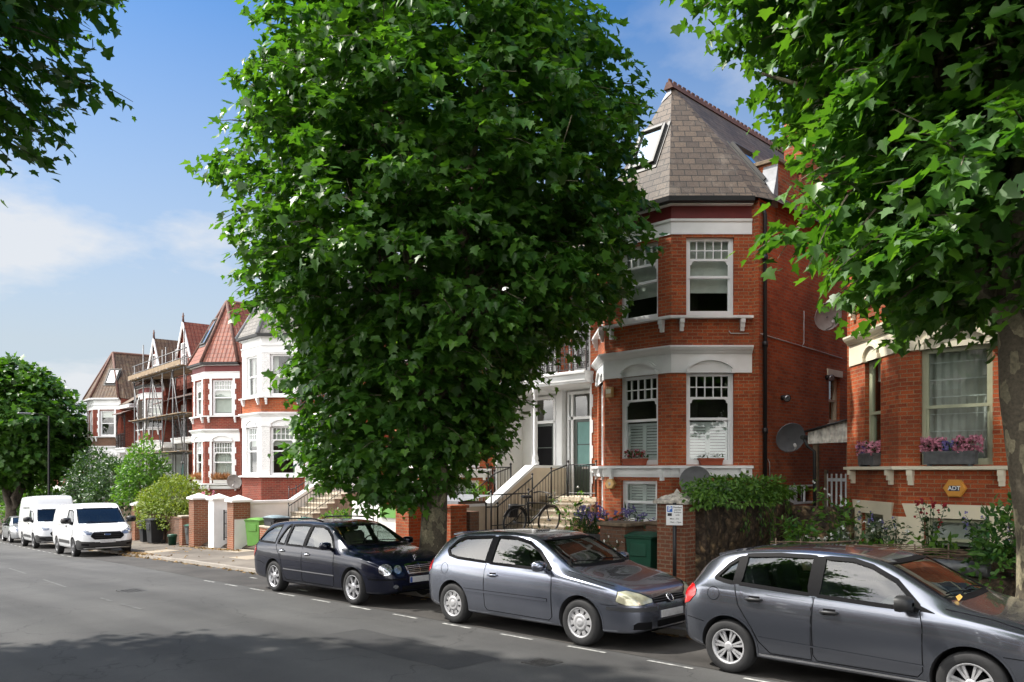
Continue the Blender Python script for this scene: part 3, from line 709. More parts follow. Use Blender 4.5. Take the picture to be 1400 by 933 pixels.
def bay_house(name, label, loc, rotz, o, group='Victorian terrace houses along the street'):
    h = thing(name, label, 'house', loc, rotz, group)
    mir = o.get('mir', 1); B = Matrix.Diagonal((mir, 1, 1, 1))
    a, c = o.get('a', .925), o.get('c', 1.25); bk = 9.0
    pts = [(-a-c, c), (-a, 0), (a, 0), (a+c, c)]
    T = o['trim']; J = o['joinery']
    def nb(): m = MB(); m.M = B.copy(); return m
    segs = list(zip(pts, pts[1:]))
    faces = o.get('faces', (0, 1, 2)); wd = [o.get('ww', 1.05)]*3
    if o.get('side_w'): wd[0] = wd[2] = o['side_w']
    ln = [(Vector(q)-Vector(p)).length for p, q in segs]
    def ops(fi, z0, z1, w=None):
        if fi not in faces: return []
        ww = w or wd[fi]; s = ln[fi]/2 + o.get('shift', (0,0,0))[fi]
        return [(s-ww/2, s+ww/2, z0, z1)]
    rooms = MB(); rooms.M = B.copy()
    # ---- bay walls, storey by storey
    zb0, zb1 = o.get('bw', (1.08, 2.06))
    wb = nb()
    lower = MB(); lower.M = B.copy()
    for fi, (p, q) in enumerate(segs): wall(lower, p, q, -1.2, 2.34, ops(fi, zb0, zb1, 1.0) if o.get('basement', True) else [])
    lower.build('bay_basement_wall', o['base'], h)
    for fi, (p, q) in enumerate(segs): wall(wb, p, q, 2.34, 4.44, ops(fi, 2.42, 4.44))
    wb.build('bay_wall', o['pier'], h)
    sp = nb()
    for fi, (p, q) in enumerate(segs): wall(sp, p, q, 4.9, 5.64)
    sp.build('bay_wall', o['spandrel'], h)
    up = nb()
    for fi, (p, q) in enumerate(segs): wall(up, p, q, 5.64, 7.5, ops(fi, 5.7, 7.42))
    up.build('bay_wall', o['upper'], h)
    # ---- bands, sills, cornice
    tb = nb()
    e = .022
    sweep(tb, pts, [(-.1,4.44),(e,4.44),(e,4.86),(-.1,4.86)])
    sweep(tb, pts, [(-.1,4.86),(.05,4.862),(.07,4.9),(.12,4.94),(.15,4.99),(.15,5.025),(-.1,5.05)])
    tb.build('cornice', T, h)
    for fi, (p, q) in enumerate(segs):
        if fi not in faces: continue
        s = ln[fi]/2 + o.get('shift', (0,0,0))[fi]; w = wd[fi]*.47
        arch = nb(); M0 = arch.M; arch.M = B @ face_mat(p, q, s, 4.46)
        rows = []
        K = 12
        def arc(r_up, y): return [(w*(1+r_up*.0)*math.sin(t)/math.sin(.95)*(1+r_up/ (w*1.2)*0), y, .06 + r_up + .30*(math.cos(t)-math.cos(.95))/(1-math.cos(.95))*.62) for t in [(-.95+1.9*k/K) for k in range(K+1)]]
        arch.sm = False
        for (r0, r1, y) in ((.0,.055,-.075),(.055,.1,-.055)):
            A, Bq, A2, B2 = arc(r0, y), arc(r1, y), arc(r0, 0), arc(r1, 0)
            for k in range(K):
                arch.face((A[k],A[k+1],Bq[k+1],Bq[k])); arch.face((A2[k],A2[k+1],A[k+1],A[k])); arch.face((Bq[k],Bq[k+1],B2[k+1],B2[k]))
        for sx in (-1, 1): arch.box(sx*w-.045, sx*w+.045, -.08, .03, -.03, .06)
        arch.M = M0
        arch.build('window_arch', T, h)
    sl = nb()
    sweep(sl, pts, [(-.15,2.33),(.14,2.34),(.14,2.395),(-.15,2.41)])
    if o.get('apron', True): sweep(sl, pts, [(-.05,2.14),(.03,2.14),(.045,2.2),(.03,2.33),(-.05,2.33)])
    sl.build('sill_course', T, h); sl = nb()
    sweep(sl, pts, [(-.15,5.62),(.14,5.625),(.14,5.68),(-.15,5.695)])
    sl.build('sill_course', T, h)
    for fi, (p, q) in enumerate(segs):
        for s in (.22, ln[fi]-.22):
            cb = nb(); corbel(cb, p, q, s, 5.622); cb.build('corbel', T, h)
            if o.get('apron', True) or o.get('lowcorbel'): cb = nb(); corbel(cb, p, q, s, 2.335); cb.build('corbel', T, h)
    fb = nb()
    sweep(fb, pts, [(-.1,7.48),(.02,7.48),(.022,7.74),(.05,7.76),(.06,7.81),(-.1,7.815)])
    fb.build('frieze', o.get('frieze', T), h)
    ob = nb(); sweep(ob, pts, [(-.1,7.815),(.0,7.815),(.0,8.13),(-.1,8.13)])
    ob.build('eaves_board', o['board'], h)
    gt = nb(); sweep(gt, pts, [(-.1,8.13),(.14,8.13),(.24,8.15),(.25,8.25),(.18,8.25),(.17,8.2),(-.1,8.2)])
    gt.build('gutter', MT['black_plastic'] if o.get('blackgutter', True) else T, h)
    gl2 = nb(); sweep(gl2, pts, [(-.05,8.105),(.12,8.105),(.12,8.128),(-.05,8.128)]); gl2.build('soffit', MT['white'], h)
    # ---- windows
    for fi, (p, q) in enumerate(segs):
        if fi not in faces: continue
        s = ln[fi]/2 + o.get('shift', (0,0,0))[fi] - wd[fi]/2
        gst = o.get('gstyle', 'grid')
        sash(h, B @ face_mat(p, q, s, 2.42), wd[fi], 2.02, J, gst, *o.get('gdress_f', {}).get(fi, o.get('gdress', ('shutter',.47))), rooms, cols=o.get('cols', 5), meet=o.get('gmeet', .5))
        sash(h, B @ face_mat(p, q, s, 5.7), wd[fi], 1.72, J, o.get('ustyle', 'grid'), o.get('udress', ('blind',.33))[0], o.get('udress', ('blind',.33))[1], rooms, cols=o.get('cols', 5))
        if o.get('basement', True):
            sash(h, B @ face_mat(p, q, ln[fi]/2 + o.get('shift', (0,0,0))[fi] - .5, zb0), 1.0, zb1-zb0, J, 'plain', *o.get('bdress', ('shutter', .95)), rooms=rooms)
    if o.get('quoins'):
        for fi, (p, q) in enumerate(segs):
            s0 = ln[fi]/2
            for zz0, zz1 in ((2.42, 4.44), (5.7, 7.48)):
                n = 7
                for sx in (-1, 1):
                    qb = nb(); qb.M = B @ face_mat(p, q, s0 + sx*(wd[fi]/2), 0)
                    for k in range(n):
                        wq = .17 if k % 2 else .11
                        qb.box(min(0, sx*wq), max(0, sx*wq), -.018, .03, zz0+(zz1-zz0)*k/n+.0, zz0+(zz1-zz0)*(k+1)/n)
                    qb.build('window_surround', T, h)
    # ---- main block
    xr = a + c + o.get('ret', .14); xl = -a-c
    mw = nb()
    wall(mw, (a+c, c), (xr, c), -1.2, 8.2)
    mw.build('front_wall', o['upper'] if o['upper'] is not MT['brick_white'] else MT['brick'], h)
    fl = nb()
    wall(fl, (xr, c), (xr, bk), -1.2, 8.24, o.get('flank_ops', ()))
    fl.face(((xr, bk, -1.2), (xl-2.1, bk, -1.2), (xl-2.1, bk, 8.24), (xr, bk, 8.24)))
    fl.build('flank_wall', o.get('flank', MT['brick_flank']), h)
    # ---- bay roof: polygonal hip running back to a ridge
    E = [(q.x, q.y, 8.24) for q in offset_poly(pts, .22)]
    E[0] = (xl-.22, c+.02, 8.24); E[-1] = (xr+.2, c+.02, 8.24) if False else (offset_poly(pts, .22)[-1].x, offset_poly(pts, .22)[-1].y, 8.24)
    E[0] = (offset_poly(pts, .22)[0].x, offset_poly(pts, .22)[0].y, 8.24)
    zt = o.get('apex', 11.54); ap = (0, 1.4, zt); rb = (0, bk+.2, zt)
    rf = nb()
    for k in range(3): rf.face((E[k], E[k+1], ap))
    er = (xr+.25, c+.3, 8.2); eb = (xr+.25, bk+.2, 8.2); el = (xl-.3, c+.3, 8.2); elb = (xl-.3, bk+.2, 8.2)
    rf.face((E[3], er, ap)); rf.face((er, eb, rb, ap)); rf.face((el, E[0], ap)); rf.face((elb, el, ap, rb))
    rf.face((eb, elb, rb))
    rf.build('roof', o['roof'], h)
    if o.get('hips'):
        hp = nb()
        for k in range(4): hp.tube([E[k], ap], .085, 6)
        hp.tube([ap, rb], .1, 6); hp.build('hip_tiles', o['hips'], h)
    else:
        rg = nb(); rg.prism_y([(-.13,zt-.12),(.13,zt-.12),(.05,zt+.04),(-.05,zt+.04)], 1.25, bk+.2)
        n = 40
        for k in range(n):
            y = 1.27+k*.2
            if y > bk: break
            rg.box(-.025, .025, y, y+.13, zt+.03, zt+.13, .012)
        rg.build('ridge_tiles', MT['ridge'], h)
        if o.get('leadcap'):
            lc = nb()
            def mixp(p, q, t): return tuple(p[i]+(q[i]-p[i])*t for i in range(3))
            t = .1; n_ = (-.0,-.015,.012)
            for k in range(1): lc.face([tuple(x+d for x, d in zip(w, n_)) for w in (mixp(ap,E[1],t+.04), mixp(ap,E[2],t-.02), ap)])
            lc.build('lead_cap', MT['lead'], h)
    for k in o.get('rooflights', ()):
        fi, u, v, w, hh = k
        if fi == 'flank': pa, pb = er, eb
        else: pa, pb = E[fi], E[fi+1]
        m_ = [tuple(B @ Vector(x)) for x in (pa, pb, ap)]
        skylight(h, m_[0], m_[1], m_[2], u, v, w, hh)
    # ---- porch wing beside the bay
    pw = o.get('pw', 2.03); x1 = xl; x0 = xl-pw; yr = c+1.05
    pwl = nb()
    wall(pwl, (x0, yr), (x1, yr), -1.2, 8.0)
    pwl.face(((x1,c,-1.2),(x1,c,8.2),(x1,yr,8.2),(x1,yr,-1.2)))
    wall(pwl, (x1-.22, c), (x1, c), -1.2, 8.2); pwl.face(((x1-.22,c,-1.2),(x1-.22,yr,-1.2),(x1-.22,yr,8.2),(x1-.22,c,8.2)))
    pwl.build('porch_wall', o.get('porch_brick', MT['brick']), h)
    ps = nb()   # plastered porch lining
    ps.box(x0+.02, x1-.225, yr-.02, yr-.004, 1.6, 4.62); o.get('party', True) and ps.box(x0-.11, x0+.11, yr-.24, yr-.02, 1.2, 4.62, .006)
    ps.box(x1-.245, x1-.226, c+.02, yr-.02, 1.6, 4.62)
    for k in range(9):
        z = 1.62+k*.33; wq = .1 if k % 2 else .06
        ps.box(x1-.225-.004, x1-.225+wq, c-.014, c+.02, z, z+.33)
    ps.box(x0, x1-.1, c-.3, yr-.02, 4.56, 4.62)
    ps.build('porch_lining', o.get('porchm', MT['white']), h)
    bs = nb(); bs.box(x0, x1-.12, c-.33, yr-.03, 4.62, 4.78); bs.box(x0, x1-.1, c-.38, yr-.03, 4.78, 4.87, .02); bs.build('balcony_slab', MT['white'], h)
    # front door set in the porch
    dx0, dx1 = x0+.42, x0+1.24
    df = nb()
    yd = yr-.02
    df.box(x0+.2, x0+.26, yd-.09, yd, 1.6, 4.5); df.box(dx0-.08, dx0, yd-.1, yd, 1.6, 4.5); df.box(dx1, dx1+.09, yd-.1, yd, 1.6, 4.5)
    df.box(x0+.26, dx1, yd-.085, yd, 4.42, 4.5); df.box(x0+.26, dx1, yd-.1, yd, 3.72, 3.8)
    do = df.build('door_frame', MT['white_gloss'], h)
    dl = nb(); dl.box(dx0, dx1, yd-.05, yd-.005, 1.62, 2.42); dl.box(dx0, dx0+.1, yd-.05, yd-.005, 2.42, 3.72); dl.box(dx1-.1, dx1, yd-.05, yd-.005, 2.42, 3.72); dl.box(dx0+.1, dx1-.1, yd-.05, yd-.005, 3.64, 3.72); dl.box(dx0+.1, dx1-.1, yd-.045, yd-.005, 3.0, 3.025)
    for xa in (dx0+.1, dx0+.46): dl.box(xa, xa+.27, yd-.062, yd-.05, 1.75, 2.3, .005)
    dd = dl.build('front_door', MT['door_green'], h)
    dg = nb(); dg.box(dx0+.1, dx1-.1, yd-.03, yd-.012, 2.42, 3.64); dg.build('door_glass', o.get('dglass', MT['teal']), dd)
    dk = nb(); dk.box(dx0+.3, dx0+.52, yd-.068, yd-.05, 2.33, 2.39, .004); dk.lathe([(.0,0),(.03,.0),(.035,.02),(.0,.03)], 10, 0, 0) if False else None; dk.build('letter_plate', MT['chrome'], dd)
    tg = nb(); tg.face(((x0+.26,yd-.04,3.8),(dx1,yd-.04,3.8),(dx1,yd-.04,4.42),(x0+.26,yd-.04,4.42))); tg.face(((x0+.26,yd-.04,1.6),(dx0-.08,yd-.04,1.6),(dx0-.08,yd-.04,3.72),(x0+.26,yd-.04,3.72))); tg.build('door_pane', MT['glass'], do)
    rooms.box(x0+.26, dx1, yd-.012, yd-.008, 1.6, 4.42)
    # balcony: french doors, railing, ironwork, canopy
    bf = nb(); bx0, bx1 = x0+.5, x1-.42
    for xa, xb in ((bx0,bx0+.07),((bx0+bx1)/2-.05,(bx0+bx1)/2+.05),(bx1-.07,bx1)): bf.box(xa, xb, yd-.1, yd, 4.87, 7.1)
    bf.box(bx0+.07, bx1-.07, yd-.095, yd, 7.02, 7.1); bf.box(bx0+.07, bx1-.07, yd-.09, yd, 6.45, 6.5); bf.box(bx0+.07, bx1-.07, yd-.09, yd, 4.87, 5.15)
    for k in range(8):
        wq = .16 if k % 2 else .1
        bf.box(bx0-wq, bx0, yd-.03, yd, 4.87+k*.28, 5.15+k*.28); bf.box(bx1, bx1+min(wq,.18), yd-.03, yd, 4.87+k*.28, 5.15+k*.28)
    bo = bf.build('balcony_door', MT['white_gloss'], h)
    bg = nb(); bg.face(((bx0+.07,yd-.05,5.15),(bx1-.07,yd-.05,5.15),(bx1-.07,yd-.05,7.02),(bx0+.07,yd-.05,7.02))); bg.build('balcony_pane', MT['glass'], bo)
    rooms.box(bx0, bx1, yd-.012, yd-.008, 4.87, 7.05)
    if o.get('iron', True):
        ir = nb(); yf = c-.3
        lattice(ir, x0+.03, x1-.12, 4.93, 5.75, yf, .15, .009)
        for k in range(5):
            x = x0+.1+(x1-.2-x0)*k/4
            ir.box(x-.012, x+.012, yf-.014, yf+.014, 4.87, 5.82)
        ir.box(x0, x1-.1, yf-.025, yf+.025, 5.78, 5.82)
        for xa, xb in ((x0, x0+.3), (x1-.42, x1-.12)): lattice(ir, xa, xb, 5.82, 7.05, yf, .1, .008)
        K = 14; cx = (x0+x1-.12)/2; rx = (x1-x0-.12)/2-.3
        ir.tube([(cx+rx*math.cos(math.pi*k/K), yf, 6.35+.62*math.sin(math.pi*k/K)) for k in range(K+1)], .02, 5)
        for k in range(1, K):
            x = cx+rx*math.cos(math.pi*k/K); z = 6.35+.62*math.sin(math.pi*k/K); ir.box(x-.007, x+.007, yf-.006, yf+.006, z, 7.06)
        ir.box(x0, x1-.12, yf-.02, yf+.02, 7.05, 7.12)
        ir.build('balcony_ironwork', MT['black_metal'], h)
        ww = nb()
        for k in range(4):
            x = x0+.3+(x1-.5-x0)*k/3; ww = nb(); ww.box(x-.022, x+.022, yf+.035, yf+.06, 4.87, 5.74); ww.build('balcony_upright', MT['white_gloss'], h)
    cn = nb(); cn.face(((x0-.02,c-.5,7.12),(x1-.02,c-.5,7.12),(x1-.02,yr,7.66),(x0-.02,yr,7.66))); cn.box(x0-.02, x1-.02, c-.52, c-.47, 7.06, 7.14); cn.build('balcony_canopy', o.get('canopy', plain('canopy_felt', (.22,.17,.155), .8, noise_amt=.15)), h)
    # column on the party line
    if o.get('party', True):
     co = nb(); co.lathe([(.1,2.44),(.1,2.52),(.075,2.55),(.085,2.62),(.06,2.72),(.052,2.78),(.062,2.95),(.06,3.6),(.05,4.3),(.075,4.42),(.09,4.5),(.09,4.56)], 16, x0, c-.16); co.build('porch_column', MT['white_gloss'], h)
    # roof over the porch wing
    pr = nb()
    if o.get('gable'):
        gx, gw, gz0_, gz1_ = o['gable']; yg = c+.05
        pr.face(((gx-gw-.15,yg-.1,gz0_-.2),(gx,yg-.1,gz1_),(gx,yg+6,gz1_),(gx-gw-.15,yg+6,gz0_-.2))); pr.face(((gx,yg-.1,gz1_),(gx+gw+.15,yg-.1,gz0_-.2),(gx+gw+.15,yg+6,gz0_-.2),(gx,yg+6,gz1_)))
        gwm = nb(); gwm.face(((gx-gw,yg,7.6),(gx+gw,yg,7.6),(gx+gw,yg,gz0_),(gx,yg,gz1_-.12),(gx-gw,yg,gz0_))); gwm.face(((gx-gw,yg,7.6),(gx-gw,yg,gz0_),(gx-gw,yg+4,gz0_),(gx-gw,yg+4,7.6))); gwm.face(((gx+gw,yg,7.6),(gx+gw,yg+4,7.6),(gx+gw,yg+4,gz0_),(gx+gw,yg,gz0_))); gwm.build('gable_wall', o.get('porch_brick', MT['brick_red']), h)
        bb = nb()
        for sx in (-1, 1):
            p = [(gx+sx*(gw+.22), gz0_-.28), (gx, gz1_+.05), (gx, gz1_-.2), (gx+sx*(gw+.1), gz0_-.42)]
            if sx > 0: p = p[::-1]
            bb.prism_y(p, yg-.16, yg-.1)
        bb.build('bargeboard', MT['white'], h)
        sash(h, B @ Matrix.Translation((gx-.45, yg-.16, (gz0_+gz1_)/2-.85)), .9, 1.35, MT['white_gloss'], 'plain', 'blind', .4, None)
        fn = nb(); fn.tube([(gx,yg-.1,gz1_-.05),(gx,yg-.1,gz1_+.5)], [.07,.03], 6); fn.box(gx-.16,gx+.16,yg-.12,yg-.08,gz1_+.28,gz1_+.34); fn.build('finial', MT['ridge'], h)
    else:
        pr.face(((x0,c-.15,7.75),(x1,c-.15,7.75),(x1,c+4.2,10.6),(x0,c+4.2,10.6))); pr.face(((x0,c+4.2,10.6),(x1,c+4.2,10.6),(x1,bk,8),(x0,bk,8)))
        pf = nb(); pf.box(x0, x1-.01, c-.1, c+1.0, 7.5, 7.74); pf.build('porch_fascia', MT['white'], h)
    pr.build('porch_roof', o['roof'], h)
    pl = nb(); pl.face(((x0,c-.1,7.55),(x0,c+4.2,7.55),(x0,c+4.2,10.55))) ; pl.face(((x0,yr,-1.2),(x0,bk,-1.2),(x0,bk,8),(x0,yr,8))); pl.build('party_wall', o.get('porch_brick', MT['brick']), h)
    # ---- steps
    if o.get('steps', True):
        ld = nb(); ld.box(x0+.1, x1+.08, c-.12, yr-.03, 1.48, 1.6, .01); ld.box(x0+.1, x1+.02, c-.08, yr-.03, -.8, 1.48)
        n = 7
        ld.mat = 1
        for k in range(n):
            z = 1.6-.172*(k+1); y = c-.1-.3*k
            ld.box(x0+.12, x1+.06, y-.33, y+.02, z-.045, z, .008)
        ld.mat = 0
        for k in range(n):
            z = 1.6-.172*(k+1); y = c-.1-.3*k
            ld.box(x0+.12, x1+.0, y-.29, y-.0, -.8, z-.045)
        ld.build('front_steps', [MT['stucco'], MT['stone_step']], h)
        pp = nb(); PT = o.get('party', True); y0 = c-2.8; X0, X1 = x0-.13, x0+.13
        pp.prism_x([(y0,-.8),(yr-.1,-.8),(yr-.1,2.36),(c-.35,2.36),(c-1.9,1.38),(y0,1.38)], X0, X1)
        if PT: pp.build('step_parapet', o.get('parapet', MT['stucco']), h)
        pc = nb(); cp = [(y0-.03,1.38),(c-1.92,1.38),(c-.37,2.36),(yr-.1,2.36),(yr-.1,2.43),(c-.4,2.43),(c-1.95,1.45),(y0-.03,1.45)]
        pc.prism_x(cp, X0-.035, X1+.035); PT and pc.build('parapet_coping', o.get('coping', MT['white']), h)
        rl = nb()
        xa = x0+1.12
        railing(rl, [(xa, c-.1, 1.6), (xa, c-.75, 1.42), (xa, c-1.6, .88), (xa, c-2.9, .86)], .84, .12)
        rl.build('step_railing', MT['black_metal'], h); rl = nb()
        railing(rl, [(x0+.3, c-.6, 1.3), (x0+.3, c-1.9, .56), (x0+.3, c-2.3, .56)], .8, .14)
        rl.build('step_railing', MT['black_metal'], h); rl = nb()
        railing(rl, [(xa+.02, c-.1, 1.6), (x1+.05, c-.1, 1.6)], .84, .1)
        rl.build('step_railing', MT['black_metal'], h)
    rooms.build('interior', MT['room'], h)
    return h, nb, pts

BRK = dict(base=MT['brick'], pier=MT['brick'], spandrel=MT['brick'], upper=MT['brick'], trim=MT['white'], joinery=MT['white_gloss'], board=MT['oxblood'], roof=MT['slate'])
# house with the pointed slate turret (behind the two grey cars)
o = dict(BRK); o.update(shift=(0,.05,-.03), ret=.16, leadcap=True, rooflights=((1,.95,1.75,.7,1.15),('flank',.85,1.5,.95,1.35)), flank_ops=((3.6,4.25,3.47,4.65),(6.0,6.6,5.6,6.8),(1.4,2.7,1.5,1.95)))
tower, tnb, tp = bay_house('brick_house', 'orange brick house with a pointed grey slate turret roof and louvred white shutters', (-10.895, 14.92, 0), 0, o)
xr = .925+1.25+.16
fm = face_mat((xr,1.25),(xr,9),3.6,3.47)
sash(tower, fm, .65, 1.18, MT['cream'], 'plain', 'blind', .05, None)
t_ = tnb(); t_.M = face_mat((xr,1.25),(xr,9),3.6,3.47)
t_.box(-.12,.77,-.03,.05,1.2,1.36); t_.build('lintel', MT['cream'], tower); t_ = tnb(); t_.M = fm; t_.box(-.08,.73,-.08,.1,-.07,0); t_.build('sill', MT['cream'], tower)
t_ = tnb(); t_.M = face_mat((xr,1.25),(xr,9),1.4,1.5); t_.box(0,.45,-.01,.05,0,.45); t_.box(.45,1.3,.0,.04,.41,.45); t_.box(.85,.89,0,.04,.0,.41); t_.box(.45,1.3,0,.04,0,.05); w_ = t_.build('window', MT['white_gloss'], tower)
t_ = tnb(); t_.M = face_mat((xr,1.25),(xr,9),1.4,1.5); t_.face(((.45,.05,.05),(1.3,.05,.05),(1.3,.05,.41),(.45,.05,.41))); t_.box(.45,1.3,.12,.14,0,.45); t_.build('pane', MT['glass'], w_)
t_ = tnb(); t_.M = face_mat((xr,1.25),(xr,9),6.0,5.6); t_.box(0,.6,.08,.12,0,1.2); t_.build('window', MT['white_gloss'], tower)
# parapet block and chimney on the flank
t_ = tnb(); t_.box(xr-.5, xr+.02, 2.05, 3.15, 7.9, 9.25); t_.box(xr-.42, xr+.01, 3.3, 5.2, 7.9, 11.0); t_.box(xr-.36, xr+.0, 5.2, 5.6, 7.9, 9.6); t_.build('chimney', MT['brick'], tower)
t_ = tnb(); t_.box(xr-.56, xr+.08, 1.99, 3.21, 9.25, 9.34, .01); t_.build('chimney_coping', MT['wood'], tower); t_ = tnb(); t_.box(xr-.48, xr+.07, 3.24, 5.26, 11.0, 11.12, .02); t_.build('chimney_coping', MT['wood'], tower); t_ = tnb(); t_.box(xr-.44,xr+.04,5.2,5.64,9.6,9.68); t_.build('chimney_coping', MT['wood'], tower)
t_ = tnb()
for y in (3.7, 4.25, 4.8): t_.lathe([(.13,11.12),(.11,11.5),(.13,11.52),(.13,11.6),(.1,11.6)], 12, xr-.2, y)
t_.build('chimney_pots', MT['terracotta'], tower)
t_ = tnb(); t_.M = Matrix.Translation((0,0,0))
t_.prism_x([(1.75,8.2),(2.05,8.2),(2.05,9.2),(2.0,9.0),(1.95,8.8),(1.85,8.5)], xr-.3, xr+.05); t_.build('lead_flashing', MT['lead'], tower)
t_ = tnb(); t_.tube([(xr+.07,1.42,-.5),(xr+.07,1.42,7.9),(xr+.02,1.35,8.15)], .045, 8)
for z in (1.2,3.1,5.0,6.9): t_.lathe([(.06,z),(.06,z+.12)], 10, xr+.07, 1.42)
t_.build('drainpipe', MT['black_metal'], tower)
t_ = tnb(); zc = 5.33
A_ = face_mat((.925,0),(2.175,1.25),0,0)
t_.M = A_; t_.tube([(1.26,-.02,zc+.03),(1.3,-.02,zc-.03),(1.7,-.02,zc-.03)], .012, 5); t_.M = Matrix(); t_.build('cable', MT['dish_light'], tower); t_ = tnb()
t_.tube([(xr+.02,1.3,zc-.05),(xr+.02,3.3,zc-.1),(xr+.02,3.42,zc-.02),(xr+.02,3.42,zc+.75)], .011, 5); t_.tube([(xr+.02,3.3,zc-.1),(xr+.02,5.6,zc-.16)], .011, 5)
t_.build('cable', MT['dish_light'], tower); t_ = tnb(); t_.tube([(xr+.03,1.62,2.55),(xr+.05,1.66,2.45),(xr+.02,1.72,2.1),(xr+.06,1.68,1.75),(xr+.03,1.64,1.6)], .01, 5); t_.build('cable', MT['dish_light'], tower)

# mirror-image neighbour behind the big plane tree
o = dict(BRK); o.update(mir=-1, party=False, dglass=MT['dark_trim'])
neigh, _, _ = bay_house('brick_house', 'orange brick house mostly hidden behind the big middle tree, sharing the bicycle porch', (-19.31, 15.05, -.06), -R(.5), o)
# right-hand house: cream bands, sage green sashes, flower boxes
o = dict(BRK); o.update(trim=MT['cream'], joinery=MT['sage'], mir=-1, ww=1.12, side_w=.66, c=1.45, gstyle='plain', gdress=('curtain',0), gmeet=.5, ustyle='plain', udress=('blind',.5), basement=True, bw=(.75,1.5), bdress=('blind',.0), steps=True, iron=False, ret=.06, frieze=MT['cream'], apron=False, lowcorbel=True, gdress_f={0:('blind',.82),2:('blind',.82)}, pw=2.6)
rhouse, rnb, rp = bay_house('brick_house', 'orange brick house with cream bands, pale green window frames and pink flower boxes', (-4.31, 15.0, -.03), 0, o)
t_ = MB(); t_.M = face_mat((-.925,0),(.925,0),.925-.56,2.42)
for k in range(6): t_.box(.07, 1.05, .232, .24, .28+.3*k, .296+.3*k)
t_.build('blind_battens_grille', MT['white'], rhouse)
# cream render round the basement windows of the right-hand house
t_ = MB()
rpts = [(-.925-1.45,1.45),(-.925,0),(.925,0),(.925+1.45,1.45)]
for fi,(p,q) in enumerate(zip(rpts,rpts[1:])):
    l_ = (Vector(q)-Vector(p)).length; m_ = l_/2
    M_ = face_mat(p,q,0,0); t_.M = M_
    t_.box(.0, m_-.5, -.03, .02, -.6, 1.5); t_.box(m_+.5, l_, -.03, .02, -.6, 1.5)
    t_.prism_y([(m_-.5-.28,1.5),(m_+.5+.28,1.5),(m_+.5+.36,1.74),(m_-.5-.36,1.74)], -.03, .02)
    t_.box(m_-.5, m_+.5, -.032, .02, -.6, .75)
t_.M = Matrix(); t_.build('basement_render', MT['stucco_cream'], rhouse)
# white-painted house with grey slates
o = dict(BRK); o.update(mir=-1, base=MT['brick_red'], pier=MT['brick_white'], upper=MT['brick_white'], board=MT['white'], roof=MT['slate_grey'], hips=MT['lead'], gdress=('blind',.62), udress=('drape',0), ustyle='plain', basement=False, apron=False, pw=2.6, steps=False, flank=MT['brick_red'], cols=5)
whouse, wnb, wp = bay_house('brick_house', 'white painted bay house with grey slate roof and red brick base', (-31.56, 16.07, -.34), -R(2.6), o)
# crimson house with red tiled turret
o = dict(BRK); o.update(base=MT['brick_red'], pier=MT['brick_red'], spandrel=MT['brick_red'], upper=MT['brick_red'], roof=MT['tile_red'], hips=MT['ridge'], quoins=True, cols=7, gdress=('curtain',0), udress=('blind',.1), basement=False, porch_brick=MT['brick_red'], flank=MT['brick_red'], rooflights=((1,.85,1.9,.7,1.5),), gable=(-6.2,2.1,8.05,11.4), steps=True, pw=5.3)
chouse, cnb, cp_ = bay_house('brick_house', 'crimson brick house with white quoined windows and a red tiled turret roof', (-38.88, 17.0, -.75), BEND, o)
# plainer gabled neighbour behind the scaffold
o = dict(BRK); o.update(mir=-1, base=MT['brick_red'], pier=MT['brick_red'], spandrel=MT['brick_red'], upper=MT['brick_red'], roof=MT['tile_brown'], hips=MT['ridge'], quoins=True, basement=False, porch_brick=MT['brick_red'], flank=MT['brick_red'], gable=(0,1.9,8.25,11.15), pw=1.4, party=False, steps=False, iron=False, gdress=('curtain',0), a=.8, c=.7, apex=9.2)
dhouse, _, _ = bay_house('brick_house', 'crimson brick house with a white bargeboard gable behind the scaffolding', (-49.0, 18.05, -.98), BEND, o)
# far house with the brown hipped roof
o = dict(BRK); o.update(mir=-1, base=MT['stucco_white'], pier=MT['stucco_white'], spandrel=MT['brick_brown'], upper=MT['brick_red'], board=MT['white'], roof=MT['tile_brown'], hips=MT['ridge'], quoins=True, ustyle='plain', udress=('blind',.75), gdress=('curtain',0), basement=False, apron=False, rooflights=((0,.95,1.75,.75,1.2),), pw=2.4, blackgutter=False, porch_brick=MT['brick_red'], gable=None, iron=True, a=.95, c=1.35)
ehouse, _, _ = bay_house('brick_house', 'farthest bay house with a brown tiled hip roof and white bands', (-58.85, 18.25, -1.12), BEND, o)

# low far house glimpsed beyond the street tree
fh = thing('brick_house', 'small distant red brick house beside the drainpipe past the street lamp', 'house', (-70, 19.2, -2.2), BEND, 'Victorian terrace houses along the street')
m = MB(); wall(m, (-9,0), (5.5,0), 0, 6.2, [(1.2,2.1,3.6,5.2),(3.4,4.3,3.6,5.2),(1.2,2.1,.9,2.6),(-3,-2,3.6,5.2),(-6,-5,3.6,5.2)]); m.face(((5.5,0,0),(5.5,8,0),(5.5,8,6.2),(5.5,0,6.2))); m.build('wall', MT['brick_red'], fh)
m = MB(); m.box(-9,5.5,-.12,.0,2.9,3.3); m.box(-9,5.5,-.1,0,5.9,6.2); m.box(4.9,5.5,-.06,0,0,6.0); m.box(-.2,.9,-.5,0,0,2.8); m.build('band', MT['white'], fh)
m = MB(); m.face(((-9.3,-.4,6.2),(5.8,-.4,6.2),(5.8,4,8.6),(-9.3,4,8.6))); m.face(((5.8,-.4,6.2),(5.8,8.4,6.2),(5.8,4,8.6))); m.build('roof', MT['slate_grey'], fh)
